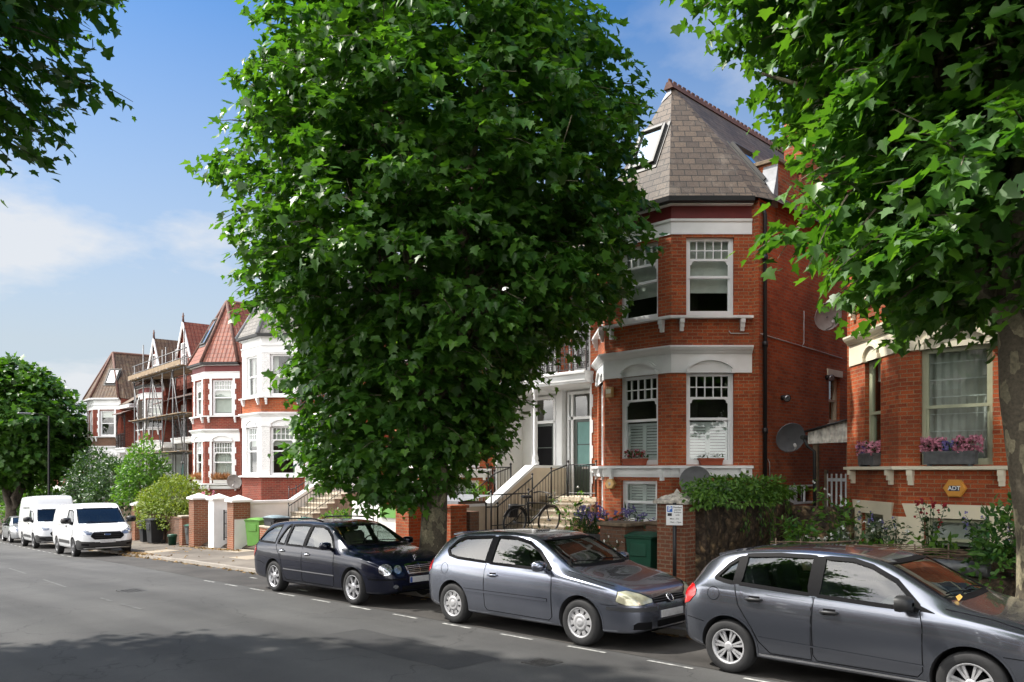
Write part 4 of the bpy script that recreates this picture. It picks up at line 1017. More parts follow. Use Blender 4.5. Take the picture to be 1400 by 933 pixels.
for (s, z) in ((1.2,3.6),(3.4,3.6),(1.2,.9),(-3,3.6),(-6,3.6)): sash(fh, Matrix.Translation((s,0,z)), .9 if s > 0 else 1.0, 1.6, MT['white_gloss'], 'plain', 'curtain', 0, None)
m = MB(); m.tube([(4.6,-.1,0),(4.6,-.1,6)], .06, 6); m.build('drainpipe', MT['black_metal'], fh)
# ------------------------------------------------------------------ vehicles
def curve(pts):
    xs = [p[0] for p in pts]; ys = [p[1] for p in pts]; n = len(pts)
    d = [(ys[i+1]-ys[i])/(xs[i+1]-xs[i]) for i in range(n-1)]
    m = [d[0]] + [0 if d[i-1]*d[i] <= 0 else 2*d[i-1]*d[i]/(d[i-1]+d[i]) for i in range(1, n-1)] + [d[-1]]
    def f(x):
        if x <= xs[0]: return ys[0]
        if x >= xs[-1]: return ys[-1]
        i = max(k for k in range(n-1) if xs[k] <= x); h = xs[i+1]-xs[i]; t = (x-xs[i])/h
        return ys[i]*(2*t**3-3*t*t+1) + m[i]*h*(t**3-2*t*t+t) + ys[i+1]*(-2*t**3+3*t*t) + m[i+1]*h*(t**3-t*t)
    return f
def lin(pts):
    def f(x):
        if x <= pts[0][0]: return pts[0][1]
        for a, b in zip(pts, pts[1:]):
            if x <= b[0]: return a[1]+(b[1]-a[1])*(x-a[0])/max(1e-9, b[0]-a[0])
        return pts[-1][1]
    return f
def chaikin(P, it=2):
    for _ in range(it):
        Q = [P[0]]
        for a, b in zip(P, P[1:]):
            Q.append((a[0]*.75+b[0]*.25, a[1]*.75+b[1]*.25)); Q.append((a[0]*.25+b[0]*.75, a[1]*.25+b[1]*.75))
        Q.append(P[-1]); P = Q
    return P

class Car:
    def __init__(s, name, label, cat, loc, yaw, pitch, S, group):
        s.S = S; s.root = thing(name, label, cat, loc, 0, group)
        s.root.rotation_euler = (0, -pitch, yaw); s.root.scale = S.get('scale', (1,1,1))
        s.top, s.belt, s.wid, s.roofw, s.sill = (curve(S[k]) for k in ('top','belt','wid','roofw','sill'))
        x0, x1 = S['wid'][0][0], S['wid'][-1][0]
        n = 62
        xs = [x0 + (x1-x0)*(.5-.5*math.cos(math.pi*(i/n)))*.45 + (x1-x0)*(i/n)*.55 for i in range(n+1)]
        mb = MB(); mb.sm = True; s.loft(mb, xs, 0)
        s.mb = mb
        verts = [Vector(v) for v in mb.v]; polys = [f[0] for f in mb.f]
        s.bvh = BVHTree.FromPolygons(verts, polys)
    def section(s, x, inset=0, zs=None):
        zt = s.top(x)-inset*.7; zs_ = s.sill(x) if zs is None else zs; w = s.wid(x)-inset; wr = min(s.roofw(x)-inset*.9, w*.97)
        zb = min(s.belt(x), zt-.035); zb = max(zb, zs_+.02); h = zb-zs_; g = zt-zb; e = min(.07, .5*g); sh = s.S.get('shoulder', .95)
        P = [(0,zs_),(.7*w,zs_),(.93*w,zs_+.01),(.972*w,zs_+.12*h),(.99*w,zs_+.34*h),(w,zs_+.56*h),(.995*w,zs_+.76*h),(.975*w,zs_+.93*h),(sh*w,zb),
             (sh*w*.62+wr*.38+.015*min(1,g*3), zb+.42*(g-e)), (wr+.012*min(1,g*3),zt-e*1.0),(wr-.035,zt-e*.45),(wr*.82,zt-e*.22),(wr*.5,zt-e*.06),(0,zt)]
        return chaikin(P, 2)
    def loft(s, mb, xs, inset, zs=None):
        rows = []
        for x in xs:
            q = s.section(x, inset, zs); full = [(y, z) for y, z in q] + [(-y, z) for y, z in q[-2:0:-1]]
            rows.append([mb.vert((x, y, z)) for y, z in full])
        for A, B in zip(rows, rows[1:]):
            n = len(A)
            for k in range(n): mb.idx((A[k], B[k], B[(k+1)%n], A[(k+1)%n]))
        mb.idx(rows[0]); mb.idx(rows[-1][::-1])
    # -------- projection of points onto the body
    def proj(s, x, y, z, th, sy, off):
        d = Vector((-math.cos(th), -sy*math.sin(th), 0)); 
        o = Vector((x, y, z)) - d*6
        h = s.bvh.ray_cast(o, d)
        if h[0] is None:
            h2 = s.bvh.find_nearest(Vector((x, y, z))); p, nn = h2[0], h2[1]
        else: p, nn = h[0], h[1]
        if nn.dot(d) > 0: nn = -nn
        return p + nn*off
    def patch(s, mb, bot, top, th, sy, off=.003, nx=14, nz=6):
        """bot/top: (x,|y|,z) polylines; th: viewing azimuth in degrees (0 front, 90 side, 180 rear)"""
        t = R(th); e = (-math.sin(t), math.cos(t))
        cv = lambda P: [(x*e[0]+y*e[1], z) for x, y, z in P]
        b, tp = sorted(cv(bot)), sorted(cv(top)); fb, ft = lin(b), lin(tp)
        s0, s1 = max(b[0][0], tp[0][0]), min(b[-1][0], tp[-1][0])
        rows = []
        for j in range(nz+1):
            row = []
            for i in range(nx+1):
                q = s0 + (s1-s0)*i/nx; za, zc = fb(q), ft(q); z = za + (zc-za)*j/nz
                # (x,y) of the plane point
                row.append(s.proj(e[0]*q, sy*e[1]*q, z, t, sy, off))
            rows.append(row)
        sm = mb.sm; mb.sm = True; mb.grid(rows); mb.sm = sm
    def ribbon(s, mb, P, th, sy, w=.008, off=.002, close=False, sub=4):
        t = R(th); e = (-math.sin(t), math.cos(t))
        pts = [(x*e[0]+y*e[1], z) for x, y, z in P]
        if close: pts.append(pts[0])
        Q = []
        for a, b in zip(pts, pts[1:]):
            for k in range(sub): Q.append((a[0]+(b[0]-a[0])*k/sub, a[1]+(b[1]-a[1])*k/sub))
        Q.append(pts[-1])
        L_, R_ = [], []
        for i, q in enumerate(Q):
            a = Q[max(0, i-1)] if not close else Q[i-1 if i else -2]; b = Q[min(len(Q)-1, i+1)] if not close else Q[i+1 if i < len(Q)-1 else 1]
            dx, dz = b[0]-a[0], b[1]-a[1]; l = math.hypot(dx, dz) or 1
            nx_, nz_ = -dz/l*w/2, dx/l*w/2
            L_.append(s.proj(e[0]*(q[0]+nx_), sy*e[1]*(q[0]+nx_), q[1]+nz_, t, sy, off)); R_.append(s.proj(e[0]*(q[0]-nx_), sy*e[1]*(q[0]-nx_), q[1]-nz_, t, sy, off))
        mb.grid([L_, R_])
    def side(s, P): return [(x, 0, z) for x, z in P]
    # -------- carving
    def carve(s, paint_):
        S = s.S; body = s.mb.build('body', [paint_, MT['cabin']], s.root)
        cut = []
        def add(m):
            me = bpy.data.meshes.new('cut'); me.from_pydata(m.v, [], [f[0] for f in m.f]); bm = bmesh.new(); bm.from_mesh(me); bmesh.ops.recalc_face_normals(bm, faces=bm.faces); bm.to_mesh(me); bm.free()
            o = bpy.data.objects.new('cut', me); COL.objects.link(o); o.parent = s.root
            n0 = len(body.data.polygons)
            md = body.modifiers.new('b', 'BOOLEAN'); md.operation = 'DIFFERENCE'; md.solver = 'EXACT'; md.object = o
            dg = bpy.context.evaluated_depsgraph_get(); dg.update()
            me2 = bpy.data.meshes.new_from_object(body.evaluated_get(dg)); body.modifiers.clear(); body.data = me2
            bpy.data.objects.remove(o)
        bm = bmesh.new(); bm.from_mesh(body.data); bmesh.ops.recalc_face_normals(bm, faces=bm.faces); bm.to_mesh(body.data); bm.free()
        a, b = S['cabin']; m = MB(); n = 22; s.loft(m, [a+(b-a)*i/n for i in range(n+1)], .06, S['cabin_z']); add(m)
        # side windows
        m = MB()
        for bot, tp in S['windows']:
            P = list(bot) + list(tp)[::-1]; Q = []
            for p in P:
                if not Q or math.hypot(p[0]-Q[-1][0], p[1]-Q[-1][1]) > .004: Q.append(p)
            if math.hypot(Q[0][0]-Q[-1][0], Q[0][1]-Q[-1][1]) < .004: Q.pop()
            m.prism_y(Q, -1.6, 1.6)
        add(m)
        for key, xa, xb in (('screen', S['cabin'][1]-.9, S['wid'][-1][0]+.5), ('rear', S['wid'][0][0]-.5, S['cabin'][0]+.5)):
            if key in S:
                m = MB(); m.prism_x(S[key], xa, xb); add(m)
        m = MB()
        for x in S['axles']:
            for sy in (-1, 1):
                m.lathe([(S['r']+S.get('arch', .045), min(sy*.42, sy*1.4)), (S['r']+S.get('arch', .045), max(sy*.42, sy*1.4))], 40, x, S['r']+.01, axis='y')
        add(m)
        me = body.data; me.name = 'body'
        if len(me.materials) < 2: me.materials.append(MT['cabin'])
        for p in me.polygons:
            h = s.bvh.find_nearest(p.center)
            inner = h[0] is None or h[3] > .006
            p.material_index = 1 if inner else 0; p.use_smooth = True
        me.set_sharp_from_angle(angle=R(38))
        s.body = body
        # glass
        for sy in (-1, 1):
            for bot, tp in S['windows']:
                g = MB(); s.patch(g, s.side(bot), s.side(tp), 90, sy, -.012, 14, 5); o = g.build('side_window', MT['car_glass'], s.root)
                tr = MB(); s.ribbon(tr, s.side(list(bot)+list(tp)[::-1]), 90, sy, .042, .003, True, 5); tr.build('window_trim', MT['dark_trim'], o)
        for key, th in (('screen', 0), ('rear', 180)):
            if key not in S: continue
            P = S[key]; zs = sorted({z for y, z in P}); half = [(y, z) for y, z in P if y >= 0]; half.sort(key=lambda q: q[1])
            hw = lin([(z, y) for y, z in half]); g = MB(); rows = []
            z0, z1 = half[0][1]-.012, half[-1][1]+.012
            for j in range(9):
                z = z0+(z1-z0)*j/8; w = hw(z)+.012
                rows.append([s.proj(0, w*(2*i/12-1), z, R(th), 1, -.006) for i in range(13)])
            g.sm = True; g.grid(rows); o = g.build('windscreen' if key == 'screen' else 'rear_screen', MT['car_glass'], s.root)
            tr = MB(); K = [(0, y, z) for y, z in P]; s.ribbon(tr, K, th, 1, .03, .003, True, 5); tr.build('screen_seal', MT['dark_trim'], o)
        if 'screen' in S and S.get('wipers', True):
            w = MB(); z = min(q[1] for q in S['screen']); hw0 = max(q[0] for q in S['screen'])
            for ya in (-.05, .45):
                p = [s.proj(0, ya - .5*k/5, z+.015+.03*math.sin(k/5*2.2), 0, 1, .02) for k in range(6)]
                w.tube(p, .008, 5)
            w.build('wiper', MT['dark_trim'], s.root)
        # wheels
        for x in S['axles']:
            for sy in (-1, 1): wheel(s.root, x, sy*S['track'], S['r'], S['rim'], S['tw'], S['style'], sy, S.get('hubmat', MT['alloy']))
        # seats and dashboard
        st = MB(); xf, xr_, zc = S['seats']
        for x in (xf, xr_):
            if x is None: continue
            for y in (-.36, .36):
                st.box(x-.1, x+.42, y-.24, y+.24, zc-.2, zc, .04)
                M0 = st.M; st.M = Matrix.Translation((x-.08, y, zc-.05)) @ Matrix.Rotation(-.25, 4, 'Y'); st.box(-.07, .07, -.23, .23, 0, .56, .05); st.box(-.05, .05, -.12, .12, .58, .76, .04); st.M = M0
        st.build('seat', S.get('seatmat', MT['seat']), s.root)
        ds = MB(); b = S['cabin'][1]; zz = min(q[1] for q in S['screen']); wy = s.wid(b-.4)-.14
        ds.box(b-.62, b-.12, -wy, wy, zz-.28, zz-.03, .05)
        ds.tube([(b-.74+.06*math.sin(t)*.4, .36+.18*math.cos(t), zz-.06+.17*math.sin(t)) for t in [2*math.pi*k/20 for k in range(20)]], .015, 6, True)
        ds.build('dashboard', MT['cabin'], s.root)
    def mirror(s, x, z, mat, sy, big=1.0):
        p = s.proj(x, 0, z, R(90), sy, 0); m = MB(); y = p.y
        m.M = Matrix.Translation((x, y + sy*.13*big, z+.055*big)); m.sm = True
        rows = []
        K = 14
        for (dx, sc) in ((-.055,.86),(-.05,.97),(-.02,1.0),(.03,.9),(.065,.66),(.08,.25)):
            rows.append([(dx*big, sc*big*.115*sg(math.cos(a), .6), sc*big*.075*sg(math.sin(a), .6)) for a in [2*math.pi*k/K for k in range(K+1)]])
        m.grid(rows); m.sm = False
        m.face([(-.0545*big, q[1]*.99, q[2]*.99) for q in rows[0][:-1]])
        m.M = Matrix(); m.tube([(x+.02, y-sy*.02, z-.02), (x+.01, y+sy*.06*big, z+.02*big)], .03*big, 8)
        o = m.build('wing_mirror', mat, s.root, sharp=40)
        g = MB(); g.M = Matrix.Translation((x, y + sy*.13*big, z+.055*big)); g.face([(-.0575*big, q[1]*.85, q[2]*.85) for q in rows[0][:-1]]); g.build('mirror_glass', MT['chrome'], o)
    def handle(s, x, z, mat, sy):
        p = s.proj(x, 0, z, R(90), sy, 0); p1 = s.proj(x+.19, 0, z+.003, R(90), sy, 0); m = MB(); y, y1 = p.y, p1.y
        m.tube([(x, y, z), (x+.02, y+sy*.025, z), (x+.1, (y+y1)/2+sy*.04, z+.004), (x+.17, y1+sy*.025, z+.003), (x+.19, y1, z+.003)], [.012,.016,.018,.016,.012], 8)
        o = m.build('door_handle', mat, s.root)
        d = MB(); s.patch(d, s.side([(x+.03,z-.03),(x+.16,z-.028)]), s.side([(x+.03,z+.035),(x+.16,z+.037)]), 90, sy, .003, 4, 3); d.build('handle_recess', MT['dark_trim'], o)
def sg(v, p): return math.copysign(abs(v)**p, v)

def wheel(parent, x, y, r, rim, w, style, sy, mat):
    t = MB(); h = w/2
    t.lathe([(rim-.012,-h+.012),(rim+.006,-h),(r-.035,-h-.004),(r-.012,-h+.012),(r-.002,-h+.035),(r,-h*.4),(r,h*.4),(r-.002,h-.035),(r-.012,h-.012),(r-.035,h+.004),(rim+.006,h),(rim-.012,h-.012)], 40, 0, 0, 'y', cap=False)
    for k in (-.45, 0, .45):   # tread grooves
        t.lathe([(r+.0008,k*h-.004),(r+.0008,k*h+.004)], 40, 0, 0, 'y', cap=False)
    to = t.build('wheel', MT['rubber'], parent, (x, y, r)); 
    d = MB(); d.lathe([(rim, -.03*sy), (.02, -.03*sy)], 32, 0, 0, 'y', cap=False); d.lathe([(.13,.0),(.13,sy*.035)],24,0,0,'y'); d.build('brake_disc', MT['dark_trim'], to)
    m = MB(); yo = sy*(h-.004)
    m.lathe([(rim-.03, sy*(h-.07)),(rim-.018, yo-sy*.004),(rim-.004, yo+sy*.004),(rim+.004, yo)], 40, 0, 0, 'y', cap=False)
    def spoke(a, r0, r1, w0, w1, dy=0.0, th=.022):
        ca, sa = math.cos(a), math.sin(a)
        P = [(r0,-w0),(r1,-w1),(r1,w1),(r0,w0)]; P = [(p*ca-q*sa, p*sa+q*ca) for p, q in P]
        ya, yb_ = yo-sy*(.012+dy), yo-sy*(.012+dy+th)
        m.prism_y(P, min(ya, yb_), max(ya, yb_))
    if style == 'trim10':
        m.lathe([(rim-.012, yo-sy*.016),(rim-.03, yo-sy*.010)], 40, 0, 0, 'y', cap=False)
        for k in range(10): spoke(2*math.pi*k/10+.1, .085, rim-.008, .024, .036, .0)
        m.lathe([(rim*.6, yo-sy*.014),(rim*.46, yo-sy*.004),(.075, yo-sy*.002),(.06, yo-sy*.01),(.055,yo-sy*.004),(.02,yo-sy*.002)], 32, 0, 0, 'y')
    elif style == 'double5':
        for k in range(7):
            for q in (-.15, .15):
                spoke(2*math.pi*k/7+.3+q, .05, rim-.006, .010, .0125, .0)
            spoke(2*math.pi*k/7+.3, .05, rim-.02, .005, .02, .03)
        m.lathe([(.055, yo-sy*.02),(.05, yo-sy*.008),(.03, yo-sy*.004),(.015, yo-sy*.004)], 24, 0, 0, 'y')
    elif style == 'alloy7':
        for k in range(7): spoke(2*math.pi*k/7+.2, .05, rim-.004, .03, .024, .008, .03)
        m.lathe([(.085, yo-sy*.03),(.075, yo-sy*.012),(.035, yo-sy*.006),(.015, yo-sy*.006)], 24, 0, 0, 'y')
    else:
        m.lathe([(rim-.01, yo-sy*.02),(rim*.78, yo-sy*.05),(rim*.72, yo-sy*.02),(rim*.5, yo-sy*.012),(.07, yo-sy*.012),(.06, yo+sy*.01),(.01, yo+sy*.012)], 32, 0, 0, 'y')
        for k in range(8):
            a = 2*math.pi*k/8; m.prism_y([(math.cos(a)*rim*.62-.018, math.sin(a)*rim*.62-.018),(math.cos(a)*rim*.62+.018, math.sin(a)*rim*.62-.018),(math.cos(a)*rim*.62+.018, math.sin(a)*rim*.62+.018),(math.cos(a)*rim*.62-.018, math.sin(a)*rim*.62+.018)], min(yo-sy*.012, yo-sy*.004), max(yo-sy*.012, yo-sy*.004))
    m.build('wheel_rim', mat, to)

def ell(cx, cy, cz, rs, rz, th, n=12, up=True, tilt=0.0):
    """half ellipse (x,|y|,z) in the plane seen from azimuth th, for bot (up=False) or top curve"""
    t = R(th); e = (-math.sin(t), math.cos(t)); out = []
    for k in range(n+1):
        a = math.pi*k/n; q = -math.cos(a)*rs; dz = math.sin(a)*rz*(1 if up else -1) + q*tilt
        out.append((cx+e[0]*q, cy+e[1]*q, cz+dz))
    return out

def emblem(car, x, z, r, kind, back=False):
    """round badge on the nose"""
    p = car.proj(0, 0, z, R(180 if back else 0), 1, 0)
    q = car.proj(0, 0, z+.04, R(180 if back else 0), 1, 0)
    up = (q-p).normalized(); n = Vector((0,1,0)).cross(up); n = n if n.x > 0 else -n
    side = up.cross(n)
    M = Matrix(((side.x, up.x, n.x, p.x+n.x*.018), (side.y, up.y, n.y, p.y), (side.z, up.z, n.z, p.z+n.z*.018), (0,0,0,1)))
    m = MB(); m.M = M
    if kind == 'oval':
        m.sm = True
        rows = [[(r*1.9*math.cos(a)*k, r*.75*math.sin(a)*k, zz) for a in [2*math.pi*i/24 for i in range(25)]] for k, zz in ((1,-.02),(1,.006),(.94,.010),(.9,.006))]
        m.grid(rows); o = m.build('emblem', MT['chrome'], car.root)
        b = MB(); b.M = M; b.face([(r*1.9*.9*math.cos(a), r*.75*.9*math.sin(a), .006) for a in [2*math.pi*i/24 for i in range(24)]]); b.build('emblem_field', MT['navy'], o)
        t = MB(); text_mb(t, 'Ford', r*1.3, M @ Matrix.Translation((0,0,.009)), bold=.001); t.build('emblem_lettering', MT['chrome'], o)
        return
    K = 28
    m.tube([(r*math.cos(2*math.pi*k/K), r*math.sin(2*math.pi*k/K), 0) for k in range(K)], r*.11, 6, True)
    if kind == 'vw':
        def st(P): m.tube([(a*r, b*r, .002) for a, b in P], r*.085, 5)
        st([(-.42,.86),(0,.08),(.42,.86)]); st([(-.86,.36),(-.4,-.84),(0,-.02),(.4,-.84),(.86,.36)])
    else:
        for a in (90, 210, 330): m.tube([(0,0,.002),(r*math.cos(R(a)), r*math.sin(R(a)), .002)], [r*.14, r*.04], 5)
    o = m.build('emblem', MT['chrome'], car.root)
    if kind == 'vw':
        d = MB(); d.M = M; d.lathe([(r*.98,-.03),(r*.98,-.006),(r*.5,-.004)], 24); d.build('emblem_back', MT['dark_trim'], o)

def plate(car, z0, z1, hw, back=False, blue=False):
    m = MB(); th = 180 if back else 0
    A = car.proj(0, -hw, z0, R(th), 1, 0); Bq = car.proj(0, hw, z0, R(th), 1, 0); C = car.proj(0, 0, (z0+z1)/2, R(th), 1, 0)
    x = C.x + (.014 if not back else -.014); m.box(x-.008, x+.004, -hw, hw, z0, z1, .003); o = m.build('number_plate', MT['plate'], car.root)
    if blue:
        b = MB(); b.box(x+.0045, x+.006, -hw, -hw+.05, z0+.004, z1-.004); b.build('plate_band', MT['plate_blue'], o)

CARS = 'cars and vans parked along the kerb'
def seat_on_road(X, v=8.75):
    a, b = gz(X+1.3)+road_z(X,7.9)-gz(X), gz(X-1.3)+road_z(X,7.9)-gz(X)
    return (X, v+yb(X), (a+b)/2), math.atan((a-b)/2.6)

# ---- grey three-door hatchback
S = dict(scale=(.975,.975,.96), top=[(-2.06,.52),(-2.03,.86),(-1.96,1.06),(-1.72,1.29),(-1.5,1.385),(-1.1,1.445),(-.45,1.478),(.05,1.455),(.32,1.40),(.7,1.215),(1.1,1.005),(1.25,.965),(1.6,.9),(1.9,.81),(2.06,.72),(2.13,.63),(2.165,.5)],
         belt=[(-2.05,.5),(-2.0,.86),(-1.6,.985),(-.5,.965),(.7,.935),(1.1,.9),(1.6,.83),(1.95,.74),(2.1,.62),(2.165,.48)],
         wid=[(-2.06,.5),(-2.04,.66),(-1.96,.78),(-1.75,.845),(-1.29,.875),(-.5,.878),(.6,.878),(1.29,.872),(1.65,.84),(1.9,.77),(2.05,.66),(2.13,.54),(2.165,.4)],
         roofw=[(-2.05,.45),(-1.95,.6),(-1.5,.60),(-.8,.605),(.1,.60),(.5,.64),(1.0,.72),(1.3,.73),(1.6,.7),(1.95,.6),(2.165,.3)],
         sill=[(-2.06,.34),(-1.95,.27),(-1.7,.22),(-.9,.19),(.9,.19),(1.7,.2),(2.0,.21),(2.165,.27)],
         cabin=(-1.82,.98), cabin_z=.55,
         windows=[([(-.46,1.0),(.3,.985),(.74,.985)], [(-.46,1.385),(-.1,1.385),(.2,1.33),(.45,1.21),(.74,.995)]),
                  ([(-1.5,1.14),(-1.42,1.07),(-1.2,1.035),(-.56,1.01)], [(-1.5,1.16),(-1.38,1.29),(-1.2,1.345),(-.56,1.385)])],
         screen=[(-.66,1.03),(.66,1.03),(.55,1.375),(-.55,1.375)], rear=[(-.5,1.1),(.5,1.1),(.46,1.33),(-.46,1.33)],
         axles=(1.289,-1.289), r=.316, rim=.205, tw=.2, track=.76, style='trim10', hubmat=MT['hubcap'], seats=(-.15,-1.05,.72))
def golf(loc, pitch, label):
    c = Car('parked_car', label, 'car', loc, 0, pitch, S, CARS); P = MT['paint_golf']; c.carve(P)
    for sy in (-1, 1):
        # door with its shut line
        d = MB(); c.patch(d, c.side([(-.545,.3),(.79,.29)]), c.side([(-.545,.945),(.79,.92)]), 90, sy, .0025, 14, 10); o = d.build('door', P, c.root)
        m = MB(); c.ribbon(m, c.side([(.77,.97),(.8,.8),(.8,.34),(.74,.285),(-.5,.295),(-.55,.35),(-.56,.7),(-.54,.99)]), 90, sy, .009, .0032); m.build('door_seal', MT['dark_trim'], o)
        m = MB(); c.patch(m, c.side([(-1.0,.545),(.72,.545)]), c.side([(-1.0,.585),(.72,.585)]), 90, sy, .012, 16, 2); m.build('rubbing_strip', P, c.root)
        m = MB(); c.ribbon(m, c.side([(.72,.544),(.72,.586),(-1.0,.586),(-1.0,.544)]), 90, sy, .006, .005, True); m.build('strip_shadow_gap', MT['dark_trim'], c.root)
        m = MB(); c.patch(m, c.side([(-.58,1.0),(-.44,.99)]), c.side([(-.58,1.39),(-.44,1.39)]), 90, sy, .0025, 4, 5); m.build('pillar_trim', MT['dark_trim'], c.root)
        c.handle(-.46, .83, P, sy); c.mirror(.66, .98, P, sy)
        m = MB(); c.ribbon(m, [(-1.47+.085*math.cos(t),0,.86+.085*math.sin(t)) for t in [2*math.pi*k/16 for k in range(16)]], 90, sy, .006, .002, True, 1); m.build('fuel_flap', MT['dark_trim'], c.root) if sy < 0 else None
        # headlamp
        hb = [(2.1,.36,.615),(2.02,.58,.595),(1.92,.7,.60),(1.83,.77,.645)]; ht = [(2.1,.36,.655),(2.0,.5,.73),(1.9,.64,.775),(1.83,.74,.765),(1.83,.77,.66)]
        m = MB(); c.patch(m, hb, ht, 38, sy, .006, 18, 8); o = m.build('headlight', MT['lamp_yellowed'], c.root)
        m = MB(); c.ribbon(m, hb + ht[::-1], 38, sy, .012, .004, True, 3); m.build('lamp_surround', MT['dark_trim'], o)
        # bumper: rubbing strip and fog grille
        m = MB(); c.patch(m, [(2.14,.3,.50),(1.95,.72,.515),(1.75,.85,.53)], [(2.14,.3,.555),(1.95,.72,.57),(1.75,.85,.575)], 35, sy, .012, 14, 3); m.build('bumper_strip', MT['dark_trim'] if False else plain('bumper_grey', (.03,.032,.036), .45, noise_amt=.05), c.root)
        m = MB(); c.patch(m, [(2.12,.42,.275),(2.02,.66,.28)], [(2.12,.42,.37),(2.04,.62,.375),(2.02,.66,.34)], 25, sy, .004, 8, 4); m.build('fog_grille', MT['dark_trim'], c.root)
        m = MB(); c.ribbon(m, c.side([(1.62,.6),(1.75,.59),(1.86,.595)]), 90, sy, .007, .002); m.build('wing_seam', MT['dark_trim'], c.root); m = MB(); c.ribbon(m, [(1.0,.74,.98),(1.4,.74,.9),(1.75,.7,.83)], 75, sy, .006, .002); m.build('wing_seam', MT['dark_trim'], c.root)
        tb = [(-1.9,.8,.78),(-2.02,.6,.8)]; tt = [(-1.85,.8,.96),(-1.97,.6,.98)]
        m = MB(); c.patch(m, [(-1.85,.82,.82),(-1.93,.75,.77),(-2.02,.55,.78)], [(-1.85,.82,.94),(-1.9,.75,1.0),(-1.98,.55,.98)], 140, sy, .006, 10, 6); m.build('tail_light', MT['tail_red'], c.root)
        m = MB(); c.ribbon(m, [(1.289+.372*math.cos(t),0,.326+.372*math.sin(t)) for t in [R(a) for a in range(-8,190,9)]], 90, sy, .02, .004); m.build('arch_lip', P, c.root)
    m = MB(); c.patch(m, [(2.2,-.37,.6),(2.2,.37,.6)], [(2.2,-.35,.665),(2.2,0,.69),(2.2,.35,.665)], 0, 1, .004, 14, 3); o = m.build('grille', MT['dark_trim'], c.root)
    for z in (.622, .648): 
        m = MB(); c.patch(m, [(2.2,-.35,z),(2.2,.35,z)], [(2.2,-.35,z+.007),(2.2,.35,z+.007)], 0, 1, .012, 14, 1); m.build('grille_bar', plain('grille_bar', (.1,.1,.11), .3, .5, noise_amt=0), o)
    m = MB(); c.patch(m, [(2.2,-.33,.26),(2.2,.33,.26)], [(2.2,-.33,.375),(2.2,.33,.375)], 0, 1, .004, 12, 3); m.build('lower_grille', MT['dark_trim'], c.root)
    m = MB(); c.patch(m, [(2.2,-.5,.2),(2.2,.5,.2)], [(2.2,-.5,.225),(2.2,.5,.225)], 0, 1, .006, 12, 2); m.build('bumper_lip', MT['dark_trim'], c.root)
    emblem(c, 2.1, .637, .062, 'vw'); plate(c, .405, .5, .25)
    m = MB(); c.patch(m, [(-2.2,-.7,.5),(-2.2,.7,.5)], [(-2.2,-.7,.54),(-2.2,.7,.54)], 180, 1, .01, 10, 2); m.build('rear_bumper_strip', MT['dark_trim'], c.root)
    plate(c, .62, .73, .25, True)
    m = MB(); m.prism_y([(-1.62,1.36),(-1.4,1.405),(-1.4,1.425),(-1.63,1.385)], -.52, .52); m.build('roof_spoiler', P, c.root)
    return c
loc, pt = seat_on_road(-7.97, 8.79)
golf_car = golf(loc, pt, 'grey three-door hatchback with yellowed headlamps parked in front of the bicycle steps')

# ---- grey five-door hatchback at the right edge
S2 = dict(scale=(.975,.975,.96), top=[(-1.93,.55),(-1.9,.88),(-1.82,1.05),(-1.62,1.27),(-1.42,1.365),(-1.0,1.43),(-.4,1.462),(.1,1.445),(.38,1.39),(.75,1.21),(1.12,1.015),(1.25,.98),(1.55,.92),(1.8,.83),(1.95,.74),(2.02,.63),(2.06,.5)],
         belt=[(-1.93,.5),(-1.87,.88),(-1.5,1.0),(-.5,.965),(.7,.915),(1.1,.9),(1.5,.84),(1.85,.75),(2.0,.62),(2.06,.48)],
         wid=[(-1.93,.5),(-1.9,.66),(-1.82,.75),(-1.6,.81),(-1.235,.838),(-.5,.842),(.6,.842),(1.235,.835),(1.55,.81),(1.8,.74),(1.95,.64),(2.03,.52),(2.06,.4)],
         roofw=[(-1.93,.42),(-1.82,.55),(-1.4,.56),(-.8,.575),(.1,.58),(.5,.62),(1.0,.69),(1.3,.7),(1.6,.67),(1.85,.58),(2.06,.3)],
         sill=[(-1.93,.36),(-1.82,.29),(-1.6,.24),(-.9,.2),(.9,.2),(1.6,.21),(1.9,.22),(2.06,.28)],
         cabin=(-1.68,1.0), cabin_z=.55,
         windows=[([(-.2,.985),(.4,.955),(.78,.945)], [(-.2,1.375),(.1,1.37),(.3,1.32),(.55,1.2),(.78,.985)]),
                  ([(-1.1,1.035),(-.3,.99)], [(-1.1,1.345),(-.7,1.375),(-.3,1.378)]),
                  ([(-1.42,1.075),(-1.3,1.05),(-1.17,1.035)], [(-1.42,1.085),(-1.3,1.23),(-1.17,1.325)])],
         screen=[(-.63,1.04),(.63,1.04),(.53,1.36),(-.53,1.36)], rear=[(-.47,1.1),(.47,1.1),(.43,1.31),(-.43,1.31)],
         axles=(1.235,-1.235), r=.305, rim=.2, tw=.19, track=.73, style='double5', hubmat=MT['hubcap'], seats=(-.1,-.95,.72))
